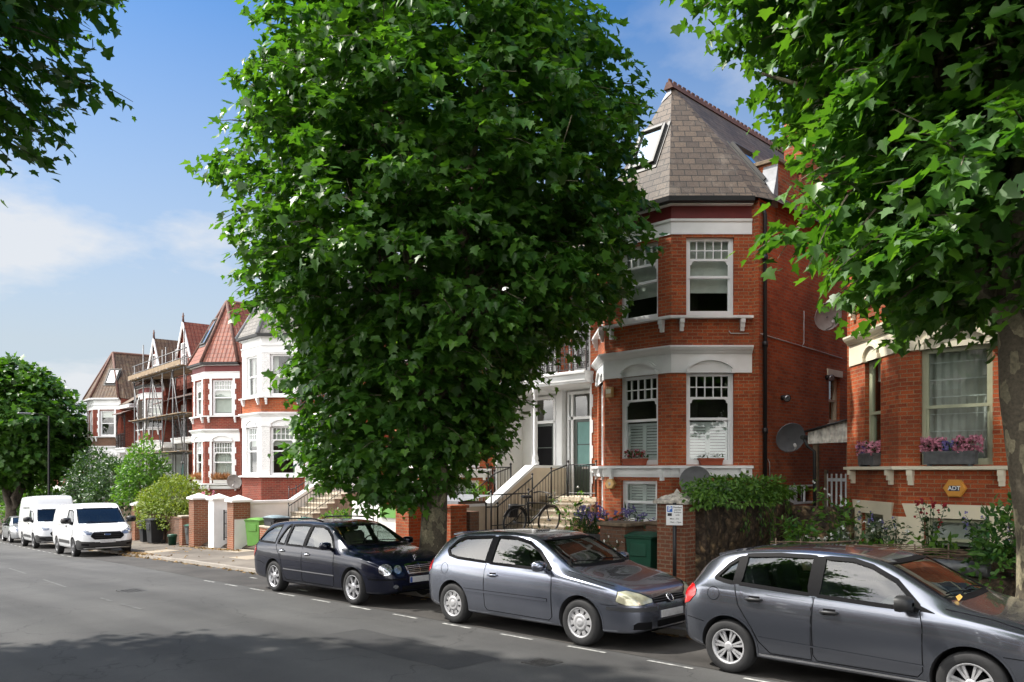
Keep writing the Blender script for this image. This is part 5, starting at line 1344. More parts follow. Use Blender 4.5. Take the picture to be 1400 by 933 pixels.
def polo(loc, pitch, label, P, lamp=MT['lamp_dark']):
    c = Car('parked_car', label, 'car', loc, 0, pitch, S2, CARS); c.carve(P)
    for sy in (-1, 1):
        for (x0, x1, zt0, zt1, prof) in ((-.235,.83,.95,.90,[(.8,.93),(.83,.8),(.83,.36),(.78,.3),(-.2,.3),(-.245,.36),(-.25,.7),(-.235,.97)]), (-1.08,-.255,.985,.955,[(-.255,.97),(-.265,.5),(-.26,.3),(-.72,.3),(-.86,.42),(-.93,.55),(-1.1,.8),(-1.16,1.02)])):
            d = MB()
            if x0 > -.5: c.patch(d, c.side([(x0,.31),(x1,.31)]), c.side([(x0,zt0),(x1,zt1)]), 90, sy, .0025, 12, 9)
            else: c.patch(d, c.side([(x0,.86),(-.93,.58),(-.86,.45),(-.72,.31),(x1,.31)]), c.side([(x0,zt0),(x1,zt1)]), 90, sy, .0025, 14, 9)
            o = d.build('door', P, c.root)
            m = MB(); c.ribbon(m, c.side(prof), 90, sy, .009, .0032); m.build('door_seal', MT['dark_trim'], o)
        m = MB(); c.patch(m, c.side([(-.31,.98),(-.19,.975)]), c.side([(-.31,1.385),(-.19,1.385)]), 90, sy, .0025, 4, 5); m.build('pillar_trim', MT['dark_trim'], c.root); m = MB(); c.patch(m, c.side([(-1.18,1.03),(-1.09,1.025)]), c.side([(-1.18,1.33),(-1.09,1.35)]), 90, sy, .0025, 4, 5); m.build('pillar_trim', MT['dark_trim'], c.root)
        m = MB(); c.patch(m, c.side([(.8,.935),(.93,.925)]), c.side([(.8,.985),(.93,.93)]), 90, sy, .004, 4, 3); m.build('mirror_sail', MT['dark_trim'], c.root)
        # crease along the lower doors and the bright sill line
        m = MB(); c.patch(m, c.side([(-.86,.46),(.84,.41)]), c.side([(-.86,.475),(.84,.425)]), 90, sy, .013, 18, 2); m.build('door_crease', P, c.root)
        m = MB(); c.patch(m, c.side([(-.86,.265),(.86,.255)]), c.side([(-.86,.285),(.86,.275)]), 90, sy, .008, 18, 2); m.build('sill_strip', MT['alloy'], c.root)
        c.handle(-.16, .83, MT['black_plastic'], sy); c.handle(-1.0, .88, MT['black_plastic'], sy); c.mirror(.7, .955, MT['black_plastic'], sy, 1.05)
        hb = [(2.0,.36,.655),(1.93,.5,.64),(1.82,.66,.63),(1.68,.74,.66)]; ht = [(2.0,.36,.7),(1.9,.55,.76),(1.78,.68,.8),(1.68,.74,.79)]
        m = MB(); c.patch(m, hb, ht, 38, sy, .006, 16, 8); o = m.build('headlight', lamp, c.root)
        m = MB(); c.ribbon(m, hb + ht[::-1], 38, sy, .012, .004, True, 3); m.build('lamp_surround', MT['dark_trim'], o)
        m = MB(); c.patch(m, [(-1.68,.8,.86),(-1.76,.76,.76),(-1.85,.66,.72),(-1.88,.5,.75)], [(-1.68,.8,.92),(-1.72,.76,.97),(-1.8,.66,.985),(-1.86,.5,.97)], 128, sy, .008, 12, 8); o = m.build('tail_light', MT['tail_red'], c.root)
        m = MB(); c.patch(m, [(-1.8,.7,.79),(-1.87,.55,.79)], [(-1.78,.7,.83),(-1.86,.55,.83)], 140, sy, .0095, 6, 2); m.build('reversing_lens', MT['lamp_clear'], o)
        m = MB(); c.ribbon(m, c.side([(1.5,.6),(1.66,.59),(1.8,.6)]), 90, sy, .007, .002); m.build('body_seam', MT['dark_trim'], c.root); m = MB(); c.ribbon(m, c.side([(-1.55,.56),(-1.7,.58),(-1.88,.6)]), 90, sy, .007, .002); m.build('body_seam', MT['dark_trim'], c.root); m = MB(); c.ribbon(m, [(1.0,.7,.97),(1.4,.7,.91),(1.65,.66,.84)], 75, sy, .006, .002); m.build('body_seam', MT['dark_trim'], c.root)
        if sy < 0:
            m = MB(); c.ribbon(m, [(-1.42+.08*math.cos(t),0,.9+.075*math.sin(t)) for t in [2*math.pi*k/16 for k in range(16)]], 90, sy, .006, .002, True, 1); m.build('fuel_flap', MT['dark_trim'], c.root)
        for ax in (1.235, -1.235):
            m = MB(); c.ribbon(m, [(ax+.36*math.cos(t),0,.315+.36*math.sin(t)) for t in [R(a) for a in range(-5,188,9)]], 90, sy, .022, .005); m.build('arch_lip', P, c.root)
    m = MB(); c.patch(m, [(2.2,-.35,.64),(2.2,.35,.64)], [(2.2,-.35,.69),(2.2,.35,.69)], 0, 1, .004, 12, 3); m.build('grille', MT['dark_trim'], c.root)
    m = MB(); c.patch(m, [(2.2,-.4,.27),(2.2,.4,.27)], [(2.2,-.35,.38),(2.2,.35,.38)], 0, 1, .004, 12, 3); m.build('lower_grille', MT['dark_trim'], c.root)
    emblem(c, 2, .665, .055, 'vw'); plate(c, .42, .52, .25); plate(c, .62, .73, .25, True)
    m = MB(); m.prism_y([(-1.53,1.3),(-1.3,1.375),(-1.3,1.395),(-1.54,1.335)], -.47, .47); m.build('roof_spoiler', P, c.root)
    return c
loc, pt = seat_on_road(-3.36, 8.74)
polo_car = polo(loc, pt, 'grey five-door hatchback with black mirrors and paired-spoke wheels, cut by the photo edge', MT['paint_polo'])
m = MB(); m.sm = True   # a blown leaf caught at the foot of the windscreen
p = Vector((1.06,-.52,1.03))
m.face([tuple(p+Vector(q)) for q in ((0,0,0),(.03,-.02,.03),(.012,.0,.07),(-.03,.02,.04))])
m.face([tuple(p+Vector(q)) for q in ((0,0.02,0),(.025,.04,.04),(-.0,.05,.065),(-.025,.04,.03))])
lf = m.build('fallen_leaf', plain('yellow_leaf', (.5,.3,.06), .8, noise_amt=.2)); lf.location = loc; lf.rotation_euler = (0,-pt,0); lf.scale = (.975,.975,.96); tag(lf, 'curled yellow leaf lying on the grey bonnet by the wiper', 'leaf')

# ---- dark estate
S3 = dict(scale=(.975,.975,.96), top=[(-2.55,.55),(-2.52,.9),(-2.42,1.08),(-2.15,1.33),(-1.95,1.41),(-1.4,1.465),(-.6,1.49),(0,1.47),(.3,1.41),(.7,1.225),(1.08,1.03),(1.2,.985),(1.6,.93),(1.95,.85),(2.15,.77),(2.24,.66),(2.29,.5)],
         belt=[(-2.55,.5),(-2.5,.88),(-2.1,.97),(-.5,.955),(.7,.925),(1.1,.895),(1.6,.85),(2.0,.77),(2.2,.64),(2.29,.48)],
         wid=[(-2.55,.55),(-2.52,.7),(-2.42,.8),(-2.15,.87),(-1.427,.908),(-.5,.91),(.6,.91),(1.427,.903),(1.75,.88),(2.05,.8),(2.2,.67),(2.26,.56),(2.29,.45)],
         roofw=[(-2.55,.45),(-2.42,.6),(-2.0,.62),(-1.2,.63),(.1,.62),(.5,.66),(1.0,.74),(1.3,.75),(1.7,.73),(2.05,.62),(2.29,.3)],
         sill=[(-2.55,.36),(-2.45,.29),(-2.1,.24),(-.9,.2),(.9,.2),(1.8,.2),(2.1,.21),(2.29,.27)],
         cabin=(-2.3,.97), cabin_z=.55,
         windows=[([(-.25,.985),(.3,.97),(.74,.965)], [(-.25,1.39),(.05,1.385),(.28,1.33),(.5,1.21),(.74,1.0)]),
                  ([(-.98,.995),(-.32,.985)], [(-.98,1.385),(-.6,1.4),(-.32,1.395)]),
                  ([(-1.32,1.01),(-1.04,.998)], [(-1.32,1.07),(-1.2,1.32),(-1.12,1.38),(-1.04,1.385)]),
                  ([(-2.2,1.05),(-2.1,1.02),(-1.42,1.01)], [(-2.2,1.06),(-2.0,1.24),(-1.8,1.32),(-1.42,1.375)])],
         screen=[(-.68,1.05),(.68,1.05),(.57,1.385),(-.57,1.385)], rear=[(-.52,1.12),(.52,1.12),(.48,1.36),(-.48,1.36)],
         axles=(1.427,-1.427), r=.32, rim=.222, tw=.21, track=.785, style='alloy7', hubmat=MT['alloy'], seats=(-.15,-1.1,.74), seatmat=MT['seat_tan'])
loc, pt = seat_on_road(-13.3, 8.82)
c = Car('parked_car', 'dark navy estate car with chrome grille and paired oval headlamps under the big tree', 'car', loc, 0, pt, S3, CARS); P = MT['paint_merc']; c.carve(P)
for sy in (-1, 1):
    for (bt, tp, prof) in (([(-.29,.3),(.82,.29)],[(-.29,.955),(.82,.925)],[(.8,.96),(.83,.8),(.83,.34),(.78,.285),(-.25,.29),(-.295,.34),(-.3,.97)]), ([(-1.3,.93),(-1.12,.72),(-1.05,.5),(-.95,.3),(-.31,.3)],[(-1.3,.965),(-.31,.955)],[(-.31,.97),(-.31,.3),(-.95,.29),(-1.06,.5),(-1.12,.72),(-1.3,.9),(-1.36,.99)])):
        d = MB(); c.patch(d, c.side(bt), c.side(tp), 90, sy, .0025, 12, 9); o = d.build('door', P, c.root)
        m = MB(); c.ribbon(m, c.side(prof), 90, sy, .009, .0032); m.build('door_seal', MT['dark_trim'], o)
    m = MB(); c.patch(m, c.side([(-1.0,.5),(.85,.485)]), c.side([(-1.0,.52),(.85,.505)]), 90, sy, .01, 18, 2); m.build('chrome_strip', MT['chrome'], c.root)
    m = MB(); c.patch(m, c.side([(-.34,.98),(-.24,.975)]), c.side([(-.34,1.395),(-.24,1.395)]), 90, sy, .0025, 4, 5); m.build('pillar_trim', MT['dark_trim'], c.root)
    m = MB(); m.tube([(-1.9,sy*.6,1.43),(-1.8,sy*.6,1.49),(-1.0,sy*.61,1.52),(-.3,sy*.6,1.52),(0,sy*.59,1.47)], .016, 8); m.build('roof_rail', MT['dark_trim'], c.root)
    c.handle(-.2, .84, MT['chrome'], sy); c.handle(-1.16, .87, MT['chrome'], sy); c.mirror(.68, .985, P, sy)
    for (x, y, z, rs, rz) in ((2.06,.63,.665,.115,.092),(2.17,.44,.655,.07,.068)):
        m = MB(); b_, t_ = ell(x,y,z,rs,rz,28,12,False), ell(x,y,z,rs,rz,28,12,True)
        c.patch(m, b_, t_, 28, sy, .009, 12, 8); o = m.build('headlight', MT['lamp_clear'], c.root)
        m = MB(); c.ribbon(m, b_ + t_[::-1][1:-1], 28, sy, .012, .007, True, 1); m.build('lamp_ring', MT['chrome'], o)
        m = MB(); b_, t_ = ell(x,y,z,rs*.45,rz*.5,28,12,False), ell(x,y,z,rs*.45,rz*.5,28,12,True); c.patch(m, b_, t_, 28, sy, .011, 10, 6); m.build('lamp_lens', MT['lamp_inner'], o)
    m = MB(); b_, t_ = ell(2.2,.52,.36,.05,.035,20,10,False), ell(2.2,.52,.36,.05,.035,20,10,True); c.patch(m, b_, t_, 20, sy, .006, 8, 4); m.build('fog_lamp', MT['lamp_clear'], c.root)
    m = MB(); c.patch(m, [(-2.25,.87,.8),(-2.36,.82,.68),(-2.5,.6,.68)], [(-2.25,.87,.86),(-2.34,.82,.95),(-2.47,.6,.95)], 130, sy, .007, 10, 8); m.build('tail_light', MT['tail_red'], c.root)
    m = MB(); c.ribbon(m, c.side([(1.8,.55),(1.95,.53),(2.12,.54)]), 90, sy, .007, .002); m.build('body_seam', MT['dark_trim'], c.root); m = MB(); c.ribbon(m, c.side([(-1.8,.56),(-2.0,.6),(-2.5,.62)]), 90, sy, .007, .002); m.build('body_seam', MT['dark_trim'], c.root)
    m = MB(); c.patch(m, [(2.22,.3,.47),(2.05,.76,.48),(1.88,.86,.49)], [(2.22,.3,.495),(2.05,.76,.505),(1.88,.86,.51)], 35, sy, .008, 12, 2); m.build('bumper_strip', MT['dark_trim'], c.root)
gb = [(2.3,-.27,.575),(2.3,.27,.575)]; gt_ = [(2.3,-.3,.72),(2.3,0,.745),(2.3,.3,.72)]
m = MB(); c.patch(m, gb, gt_, 0, 1, .008, 12, 4); o = m.build('grille', MT['dark_trim'], c.root)
m = MB(); c.ribbon(m, gb + gt_[::-1], 0, 1, .024, .014, True, 4); c.ribbon(m, [(2.3,0,.58),(2.3,0,.74)], 0, 1, .012, .016); m.build('grille_frame', MT['chrome'], o)
for z in (.605,.635,.665,.695):
    m = MB(); c.patch(m, [(2.3,-.27,z),(2.3,.27,z)], [(2.3,-.27,z+.008),(2.3,.27,z+.008)], 0, 1, .013, 12, 1); m.build('grille_bar', MT['chrome'], o)
m = MB(); c.patch(m, [(2.3,-.55,.25),(2.3,.55,.25)], [(2.3,-.5,.36),(2.3,.5,.36)], 0, 1, .004, 12, 3); m.build('lower_grille', MT['dark_trim'], c.root)
p = c.proj(0, 0, .775, 0, 1, 0); m = MB(); m.tube([(p.x-.03,0,p.z),(p.x-.03,0,p.z+.045)], .006, 5); m.M = Matrix.Translation((p.x-.03,0,p.z+.08))
m.tube([(0,.034*math.cos(t),.034*math.sin(t)) for t in [2*math.pi*k/18 for k in range(18)]], .004, 5, True)
for a in (90,210,330): m.tube([(0,0,0),(0,.034*math.cos(R(a)),.034*math.sin(R(a)))], [.006,.003], 5)
m.build('bonnet_emblem', MT['chrome'], c.root); plate(c, .41, .515, .26, False, True); plate(c, .66, .77, .26, True)
merc_car = c

# ---- white vans
def van_spec(H, Lr):
    k = H-1.97
    return dict(top=[(-Lr,.7),(-Lr+.03,1.55),(-Lr+.08,H-.12),(-Lr+.25,H-.02),(-1.2,H),(.2,H),(.62,H-.05),(.9,1.78+k*.45),(1.2,1.56+k*.2),(1.62,1.24),(1.78,1.15),(2.1,1.06),(2.3,.97),(2.4,.84),(2.46,.6)],
         belt=[(-Lr,.6),(-Lr+.1,1.3),(.5,1.22),(1.3,1.13),(1.8,1.05),(2.2,.93),(2.4,.78),(2.46,.55)],
         wid=[(-Lr,.86),(-Lr+.04,.93),(-Lr+.2,.975),(-1.2,.99),(.5,.99),(1.3,.985),(1.75,.96),(2.1,.91),(2.28,.83),(2.4,.72),(2.46,.6)],
         roofw=[(-Lr,.74),(-Lr+.1,.8),(-1,.83-.04*k),(.2,.82-.04*k),(.8,.78),(1.4,.8),(1.75,.84),(2.1,.8),(2.46,.45)],
         sill=[(-Lr,.42),(-Lr+.2,.33),(-1,.3),(1,.27),(2.1,.24),(2.46,.3)], shoulder=.965,
         cabin=(.0,1.5), cabin_z=.9,
         windows=[([(.34,1.28),(.8,1.2),(1.33,1.17)], [(.34,1.72),(.8,1.70),(.98,1.6),(1.16,1.42),(1.33,1.19)])],
         screen=[(-.8,1.21),(.8,1.21),(.72,1.76),(-.72,1.76)], wipers=True,
         axles=(1.466,-1.466), r=.34, rim=.215, tw=.22, track=.86, style='steel', hubmat=MT['steel'], seats=(.42,None,1.0), arch=.05)
def van(loc, pitch, yaw, label, H, Lr, facelift):
    S = van_spec(H, Lr); c = Car('parked_van', label, 'van', loc, yaw, pitch, S, CARS); P = MT['paint_van']; c.carve(P); BP = MT['black_plastic']
    for sy in (-1, 1):
        d = MB(); c.patch(d, c.side([(.28,.36),(1.0,.36),(1.12,.6),(1.3,.76),(1.46,.8)]), c.side([(.28,1.24),(1.46,1.12)]), 90, sy, .003, 12, 8); o = d.build('door', P, c.root)
        m = MB(); c.ribbon(m, c.side([(.26,1.8),(.26,.36),(1.02,.35),(1.12,.6),(1.3,.77),(1.47,.82),(1.47,1.12)]), 90, sy, .012, .004); m.build('door_seal', MT['dark_trim'], o)
        m = MB(); c.ribbon(m, c.side([(.2,.36),(.2,1.8)]), 90, sy, .008, .003); m.build('side_door_seam', MT['dark_trim'], c.root); m = MB(); c.ribbon(m, c.side([(-1.0,.75),(-1.0,1.82)]), 90, sy, .01, .003); m.build('side_door_seam', MT['dark_trim'], c.root); m = MB(); c.ribbon(m, c.side([(-Lr+.25,1.19),(.2,1.16)]), 90, sy, .012, .003, False, 8); m.build('side_door_seam', MT['dark_trim'], c.root)
        m = MB(); c.patch(m, c.side([(-.98,.5),(.95,.47)]), c.side([(-.98,.62),(.95,.59)]), 90, sy, .012, 16, 2); m.build('side_strip', BP, c.root)
        c.handle(.32, 1.12, BP, sy); c.mirror(1.2, 1.24, BP, sy, 1.6)
        if facelift: hb, ht = [(2.36,.5,.80),(2.2,.75,.82),(2.02,.92,.9)], [(2.36,.5,.87),(2.2,.74,.99),(2.05,.9,1.06),(2.02,.92,.95)]
        else: hb, ht = [(2.36,.48,.83),(2.2,.75,.83),(2.02,.92,.88)], [(2.36,.48,.9),(2.2,.74,.97),(2.05,.9,1.0),(2.02,.92,.93)]
        m = MB(); c.patch(m, hb, ht, 40, sy, .008, 14, 6); o = m.build('headlight', MT['lamp_clear'], c.root)
        m = MB(); c.ribbon(m, hb + ht[::-1], 40, sy, .02, .006, True, 3); m.build('lamp_surround', MT['dark_trim'], o)
        m = MB(); c.patch(m, [(2.42,.4,.27),(2.2,.8,.28),(1.9,.96,.3)], [(2.42,.4,.54),(2.2,.8,.57),(2.1,.88,.63),(1.9,.96,.6)], 38, sy, .012, 14, 5); o = m.build('bumper_corner', BP, c.root)
        m = MB(); c.patch(m, [(2.36,.55,.4),(2.2,.78,.42)], [(2.36,.55,.47),(2.2,.78,.5)], 38, sy, .016, 8, 3); m.build('fog_recess', MT['dark_trim'], o)
        m = MB(); c.patch(m, [(-Lr-.1,.86,.95),(-Lr-.1,.95,.95)], [(-Lr-.1,.86,1.35),(-Lr-.1,.95,1.35)], 160, sy, .006, 3, 6); m.build('tail_light', MT['tail_red'], c.root)
        for ax in (1.466, -1.466):
            m = MB(); c.ribbon(m, [(ax+.4*math.cos(t),0,.35+.4*math.sin(t)) for t in [R(a) for a in range(-6,188,10)]], 90, sy, .03, .006); m.build('arch_lip', P, c.root)
    m = MB(); c.patch(m, [(2.5,-.6,.27),(2.5,.6,.27)], [(2.5,-.6,.53),(2.5,.6,.53)], 0, 1, .014, 14, 4); m.build('bumper', BP, c.root)
    if facelift:
        gb, gt_ = [(2.5,-.56,.73),(2.5,-.44,.62),(2.5,.44,.62),(2.5,.56,.73)], [(2.5,-.56,.76),(2.5,-.46,.89),(2.5,.46,.89),(2.5,.56,.76)]
    else: gb, gt_ = [(2.5,-.45,.66),(2.5,-.36,.52),(2.5,.36,.52),(2.5,.45,.66)], [(2.5,-.45,.68),(2.5,-.38,.76),(2.5,.38,.76),(2.5,.45,.68)]
    m = MB(); c.patch(m, gb, gt_, 0, 1, .008, 18, 6); o = m.build('grille', MT['dark_trim'], c.root)
    for q in (.25,.5,.75):
        z = gb[1][2]+(gt_[1][2]-gb[1][2])*q; m = MB(); c.patch(m, [(2.5,-.42,z),(2.5,.42,z)], [(2.5,-.42,z+.012),(2.5,.42,z+.012)], 0, 1, .014, 12, 1); m.build('grille_bar', BP, o)
    emblem(c, 2.4, .79 if facelift else .72, .06, 'oval'); plate(c, .5, .61, .26)
    m = MB(); m.tube([(.3,.4,H-.01),(.22,.4,H+.02)], .02, 6); m.build('roof_aerial', BP, c.root)
    if H > 2.1:
        for sy in (-1, 1):
            m = MB(); c.patch(m, c.side([(-1.6,1.83),(.1,1.83)]), c.side([(-1.6,1.87),(.1,1.87)]), 90, sy, .01, 10, 1); m.build('roof_seam', MT['dark_trim'], c.root)
    return c
def on_street(X, v):
    (l, p) = seat_on_road(X, v); return l, p
l, p = on_street(-33.7, 8.85); van(l, p, BEND, 'white low-roofed panel van with a wide black grille', 1.98, 2.5, True)
l, p = on_street(-42.6, 8.95); van(l, p, BEND, 'white high-roofed van parked behind the low-roofed van', 2.42, 2.9, False)
l, p = on_street(-50.3, 8.9)
sc = polo(l, p, 'silver car behind the white vans at the far end of the parked row', MT['paint_silver'], MT['lamp_clear']); sc.root.rotation_euler = (0, -p, BEND)
MT['dish_mid'] = plain('dish_mid_grey', (.27,.275,.29), .5, noise_amt=.08)
# ------------------------------------------------------------------ foliage
PLANE = np.array([(0,0),(.2,-.07),(.47,.08),(.36,.27),(.60,.52),(.27,.56),(0,1.0),(-.27,.56),(-.60,.52),(-.36,.27),(-.47,.08),(-.2,-.07)], float)
OVATE = np.array([(0,0),(.2,.25),(.24,.5),(0,1.0),(-.24,.5),(-.2,.25)], float)
LANCE = np.array([(0,0),(.09,.35),(0,1.0),(-.09,.35)], float)
def leaves_mesh(name, pos, d, n, size, val, mat, parent, tmpl=PLANE, fold=.22, curl=.22):
    """one mesh of folded leaves: pos/d/n (N,3), size/val (N,)"""
    pos = np.asarray(pos, float); d = np.asarray(d, float); n = np.asarray(n, float); size = np.asarray(size, float); val = np.asarray(val, float)
    d /= np.linalg.norm(d, axis=1)[:, None] + 1e-9
    n -= (n*d).sum(1)[:, None]*d; n /= np.linalg.norm(n, axis=1)[:, None] + 1e-9
    x = np.cross(d, n)
    K = len(tmpl); tip = int(np.argmax(tmpl[:, 1]))
    tz = fold*np.abs(tmpl[:, 0]); tz2 = -curl*tmpl[:, 1]**2; rr_ = np.random.default_rng(N0 if (N0 := len(pos)) else 1); ka = rr_.uniform(-.6, 1.9, N0); kb = rr_.uniform(-.5, 2.3, N0); kx = rr_.uniform(.75, 1.15, N0)
    V = pos[:, None, :] + size[:, None, None]*(tmpl[None, :, 0, None]*kx[:, None, None]*x[:, None, :] + tmpl[None, :, 1, None]*d[:, None, :] + (tz[None, :]*ka[:, None] + tz2[None, :]*kb[:, None])[:, :, None]*n[:, None, :])
    N_ = len(pos)
    A = list(range(0, tip+1)); B = list(range(tip, K)) + [0]
    me = bpy.data.meshes.new(name)
    nl = len(A)+len(B)
    me.vertices.add(N_*K); me.vertices.foreach_set('co', V.reshape(-1))
    me.loops.add(N_*nl); me.polygons.add(N_*2)
    base = np.arange(N_)[:, None]*K
    me.loops.foreach_set('vertex_index', (base + np.array(A+B)[None, :]).reshape(-1).astype(np.int32))
    st = np.stack([np.arange(N_)*nl, np.arange(N_)*nl+len(A)], 1).reshape(-1)
    me.polygons.foreach_set('loop_start', st.astype(np.int32))
    me.update(calc_edges=True)
    at = me.attributes.new('leaf', 'FLOAT', 'FACE'); at.data.foreach_set('value', np.repeat(val, 2).astype(np.float32))
    me.materials.append(mat); me.validate()
    o = bpy.data.objects.new(name, me); COL.objects.link(o)
    if parent: o.parent = parent
    return o

def crown_pts(rs, prof, off, ntw, per, size, lumps=.16, inner=.55, twig=.75, droop=.35, fill=.12, freq=.55, arc=None, tier=True):
    zs = np.array([p[0] for p in prof]); Rr = np.array([p[1] for p in prof])
    zz = np.linspace(zs[0], zs[-1], 200); RR = np.interp(zz, zs, Rr)
    cdf = np.cumsum(RR**1.25); cdf /= cdf[-1]
    P, D, Nn, S, Vv, T = [], [], [], [], [], []
    for t in range(ntw):
        z = np.interp(rs.random(), cdf, zz); ph = rs.random()*2*math.pi
        if arc is not None: ph = arc[0] + (arc[1]-arc[0])*rs.random()
        R0 = np.interp(z, zs, Rr)
        nz = noise.noise(Vector((math.cos(ph)*R0*freq+off[3], math.sin(ph)*R0*freq, z*freq)))
        nz2 = noise.noise(Vector((math.cos(ph)*R0*1.7, math.sin(ph)*R0*1.7+off[3], z*1.7)))
        R1 = R0*(1+lumps*1.5*nz+lumps*.7*nz2)
        isfill = rs.random() < fill
        f = (inner*.6 + .3*rs.random()) if isfill else inner + (1-inner)*math.sqrt(rs.random())
        if not isfill and noise.noise(Vector((math.cos(ph)*R0*1.05+off[3]*2, math.sin(ph)*R0*1.05, z*1.15))) < -.08: f *= .78
        r = R1*f
        ox, oy = off[0](z), off[1](z)
        c = np.array((ox + r*math.cos(ph), oy + r*math.sin(ph), z))
        rel = np.array((math.cos(ph), math.sin(ph), 0)); dz = (np.interp(z+.4, zs, Rr)-np.interp(z-.4, zs, Rr))/.8
        out = rel + np.array((0,0,-.75*dz)); out[2] = np.clip(out[2], -.5, 1.6); out /= np.linalg.norm(out)
        dirv = out*np.array((1,1,.55 if tier else 1)) + rs.normal(0, .38, 3)*np.array((1,1,.5 if tier else 1)); dirv /= np.linalg.norm(dirv); sd = np.array((-dirv[1], dirv[0], 0)); sd /= np.linalg.norm(sd)+1e-9
        ln = twig*(.6+.8*rs.random()); vt = rs.random()
        for k in range(per):
            q = (k+.5)/per
            p = c + dirv*ln*(q-.45) + np.array((0,0,-droop*ln*q*q)) + (rs.normal(0, .085*ln, 3) if not tier else sd*ln*rs.normal(0,.26) + np.array((0,0,rs.normal(0,.05*ln))))
            d = dirv*.6 + rs.normal(0, .55, 3) + np.array((0,0,-.35))
            n = np.array((0,0,.7)) + out*.6 + rs.normal(0, .33, 3) if not tier else np.array((0,0,1.0)) + out*.35 + rs.normal(0, .27, 3)
            s = size*(.55+.7*rs.random())*(1.0 if q < .8 else .75)
            if isfill: s *= 1.35
            v = np.clip(.18 + .3*rs.random() + .3*(vt-.4) + (.42 if (q > .82 and rs.random() < .45) else 0), 0, 1)
            P.append(p); D.append(d); Nn.append(n); S.append(s); Vv.append(v)
        T.append((c, dirv, ln))
    return P, D, Nn, S, Vv, T

def limb(mb, p0, p1, r0, r1, rs, wob=.12, n=7, seg=8):
    p0, p1 = Vector(p0), Vector(p1); pts, rr = [], []
    for i in range(seg+1):
        t = i/seg; p = p0.lerp(p1, t)
        if 0 < i < seg: p += Vector((rs.normal(0, wob), rs.normal(0, wob), rs.normal(0, wob*.5)))
        pts.append(p); rr.append(r0+(r1-r0)*t)
    mb.tube(pts, rr, n); return pts

def street_tree(name, label, base, H, rtrunk, prof, ntw, per, size, seed, mat, bark, fork, offx=lambda z: 0, offy=lambda z: 0, lean=(0,0), group=None, nl=12, **kw):
    rs = np.random.default_rng(seed)
    t = thing(name, label, 'tree', base, 0, group)
    m = MB(); m.sm = True
    # trunk: bark lobes, flared foot
    K, rows = 20, []
    zt = [-.3, 0, .12, .35, .8, 1.4, 2.2, 3.0, fork]
    for z in zt:
        q = max(0, z)/fork; fl = 1 + .55*math.exp(-max(0,z)*3.2); rr = rtrunk*fl*(1-.28*q)
        cx, cy = lean[0]*q**1.5 + .03*math.sin(z*2+seed), lean[1]*q**1.5 + .03*math.cos(z*1.7+seed)
        row = []
        for k in range(K+1):
            a = 2*math.pi*k/K
            b = 1 + .07*noise.noise(Vector((math.cos(a)*1.6+seed, math.sin(a)*1.6, z*.9))) + .05*fl*math.sin(a*5+seed)*math.exp(-max(0,z)*2)
            row.append((cx+rr*b*math.cos(a), cy+rr*b*math.sin(a), z))
        rows.append(row)
    m.grid(rows)
    ptop = Vector((lean[0], lean[1], fork)); tips = []
    for k in range(nl):
        a = 2*math.pi*k/nl + rs.random()*.6; R1 = (1.2+1.5*rs.random()); z1 = fork + (H-fork)*(.3+.55*rs.random())
        pe = Vector((offx(z1) + R1*math.cos(a), offy(z1) + R1*math.sin(a), z1))
        limb(m, ptop - Vector((0,0,.25)), pe, rtrunk*.45, .035, rs, .1)
        tips.append(pe)
        pm = ptop.lerp(pe, .5)
        for j in range(2):
            a2 = a + rs.normal(0, .8); pe2 = pm + Vector((1.6*math.cos(a2), 1.6*math.sin(a2), .9+rs.normal(0,.5))); limb(m, pm, pe2, rtrunk*.18, .02, rs, .08, 5, 5)
    m.build('trunk', bark, t)
    P, D, Nn, S, V, T = crown_pts(rs, prof, (offx, offy, 0, seed*3.7), ntw, per, size, **kw)
    cr = leaves_mesh('crown', P, D, Nn, S, V, mat, t)
    # fine twigs inside the sprays, in the crown's own mesh
    tw = MB()
    for (c, dv, ln) in T[::3]:
        a = Vector(c) - Vector(dv)*ln*.55; b = Vector(c) + Vector(dv)*ln*.5 - Vector((0,0,.3*ln*.5))
        tw.tube([a, (a+b)/2 + Vector((0,0,.05)), b], [.012,.009,.004], 3)
    tm = bpy.data.meshes.new('twig'); tm.from_pydata(tw.v, [], [f[0] for f in tw.f])
    me = cr.data; me.materials.append(bark); bm = bmesh.new(); bm.from_mesh(me); n0 = len(bm.faces); bm.from_mesh(tm); bm.faces.ensure_lookup_table()
    for f in bm.faces[n0:]: f.material_index = 1
    bm.to_mesh(me); bm.free(); bpy.data.meshes.remove(tm)
    return t
TREES = 'plane trees along the pavements'
street_tree('plane_tree', 'big rounded plane tree between the dark estate and the grey three-door car', (-12.4, 10.2, pave_z(-12.4,10.2)-.02), 14, .285,
    [(1.75,.5),(2.2,1.4),(2.8,2.0),(3.6,2.35),(4.4,2.7),(5.4,3.5),(6.8,3.95),(8.6,3.98),(10.4,3.6),(12,2.9),(13.3,1.8),(13.9,.4)], 3900, 14, .195, 3, MT['leaf_plane'], MT['bark'], 3.4,
    offx=lambda z: .06-.6*max(0, min(1, (5.3-z)/2.5)), offy=lambda z: .06-.6*max(0, min(1, (5.3-z)/2.5)), group=TREES, lumps=.09, twig=.62)
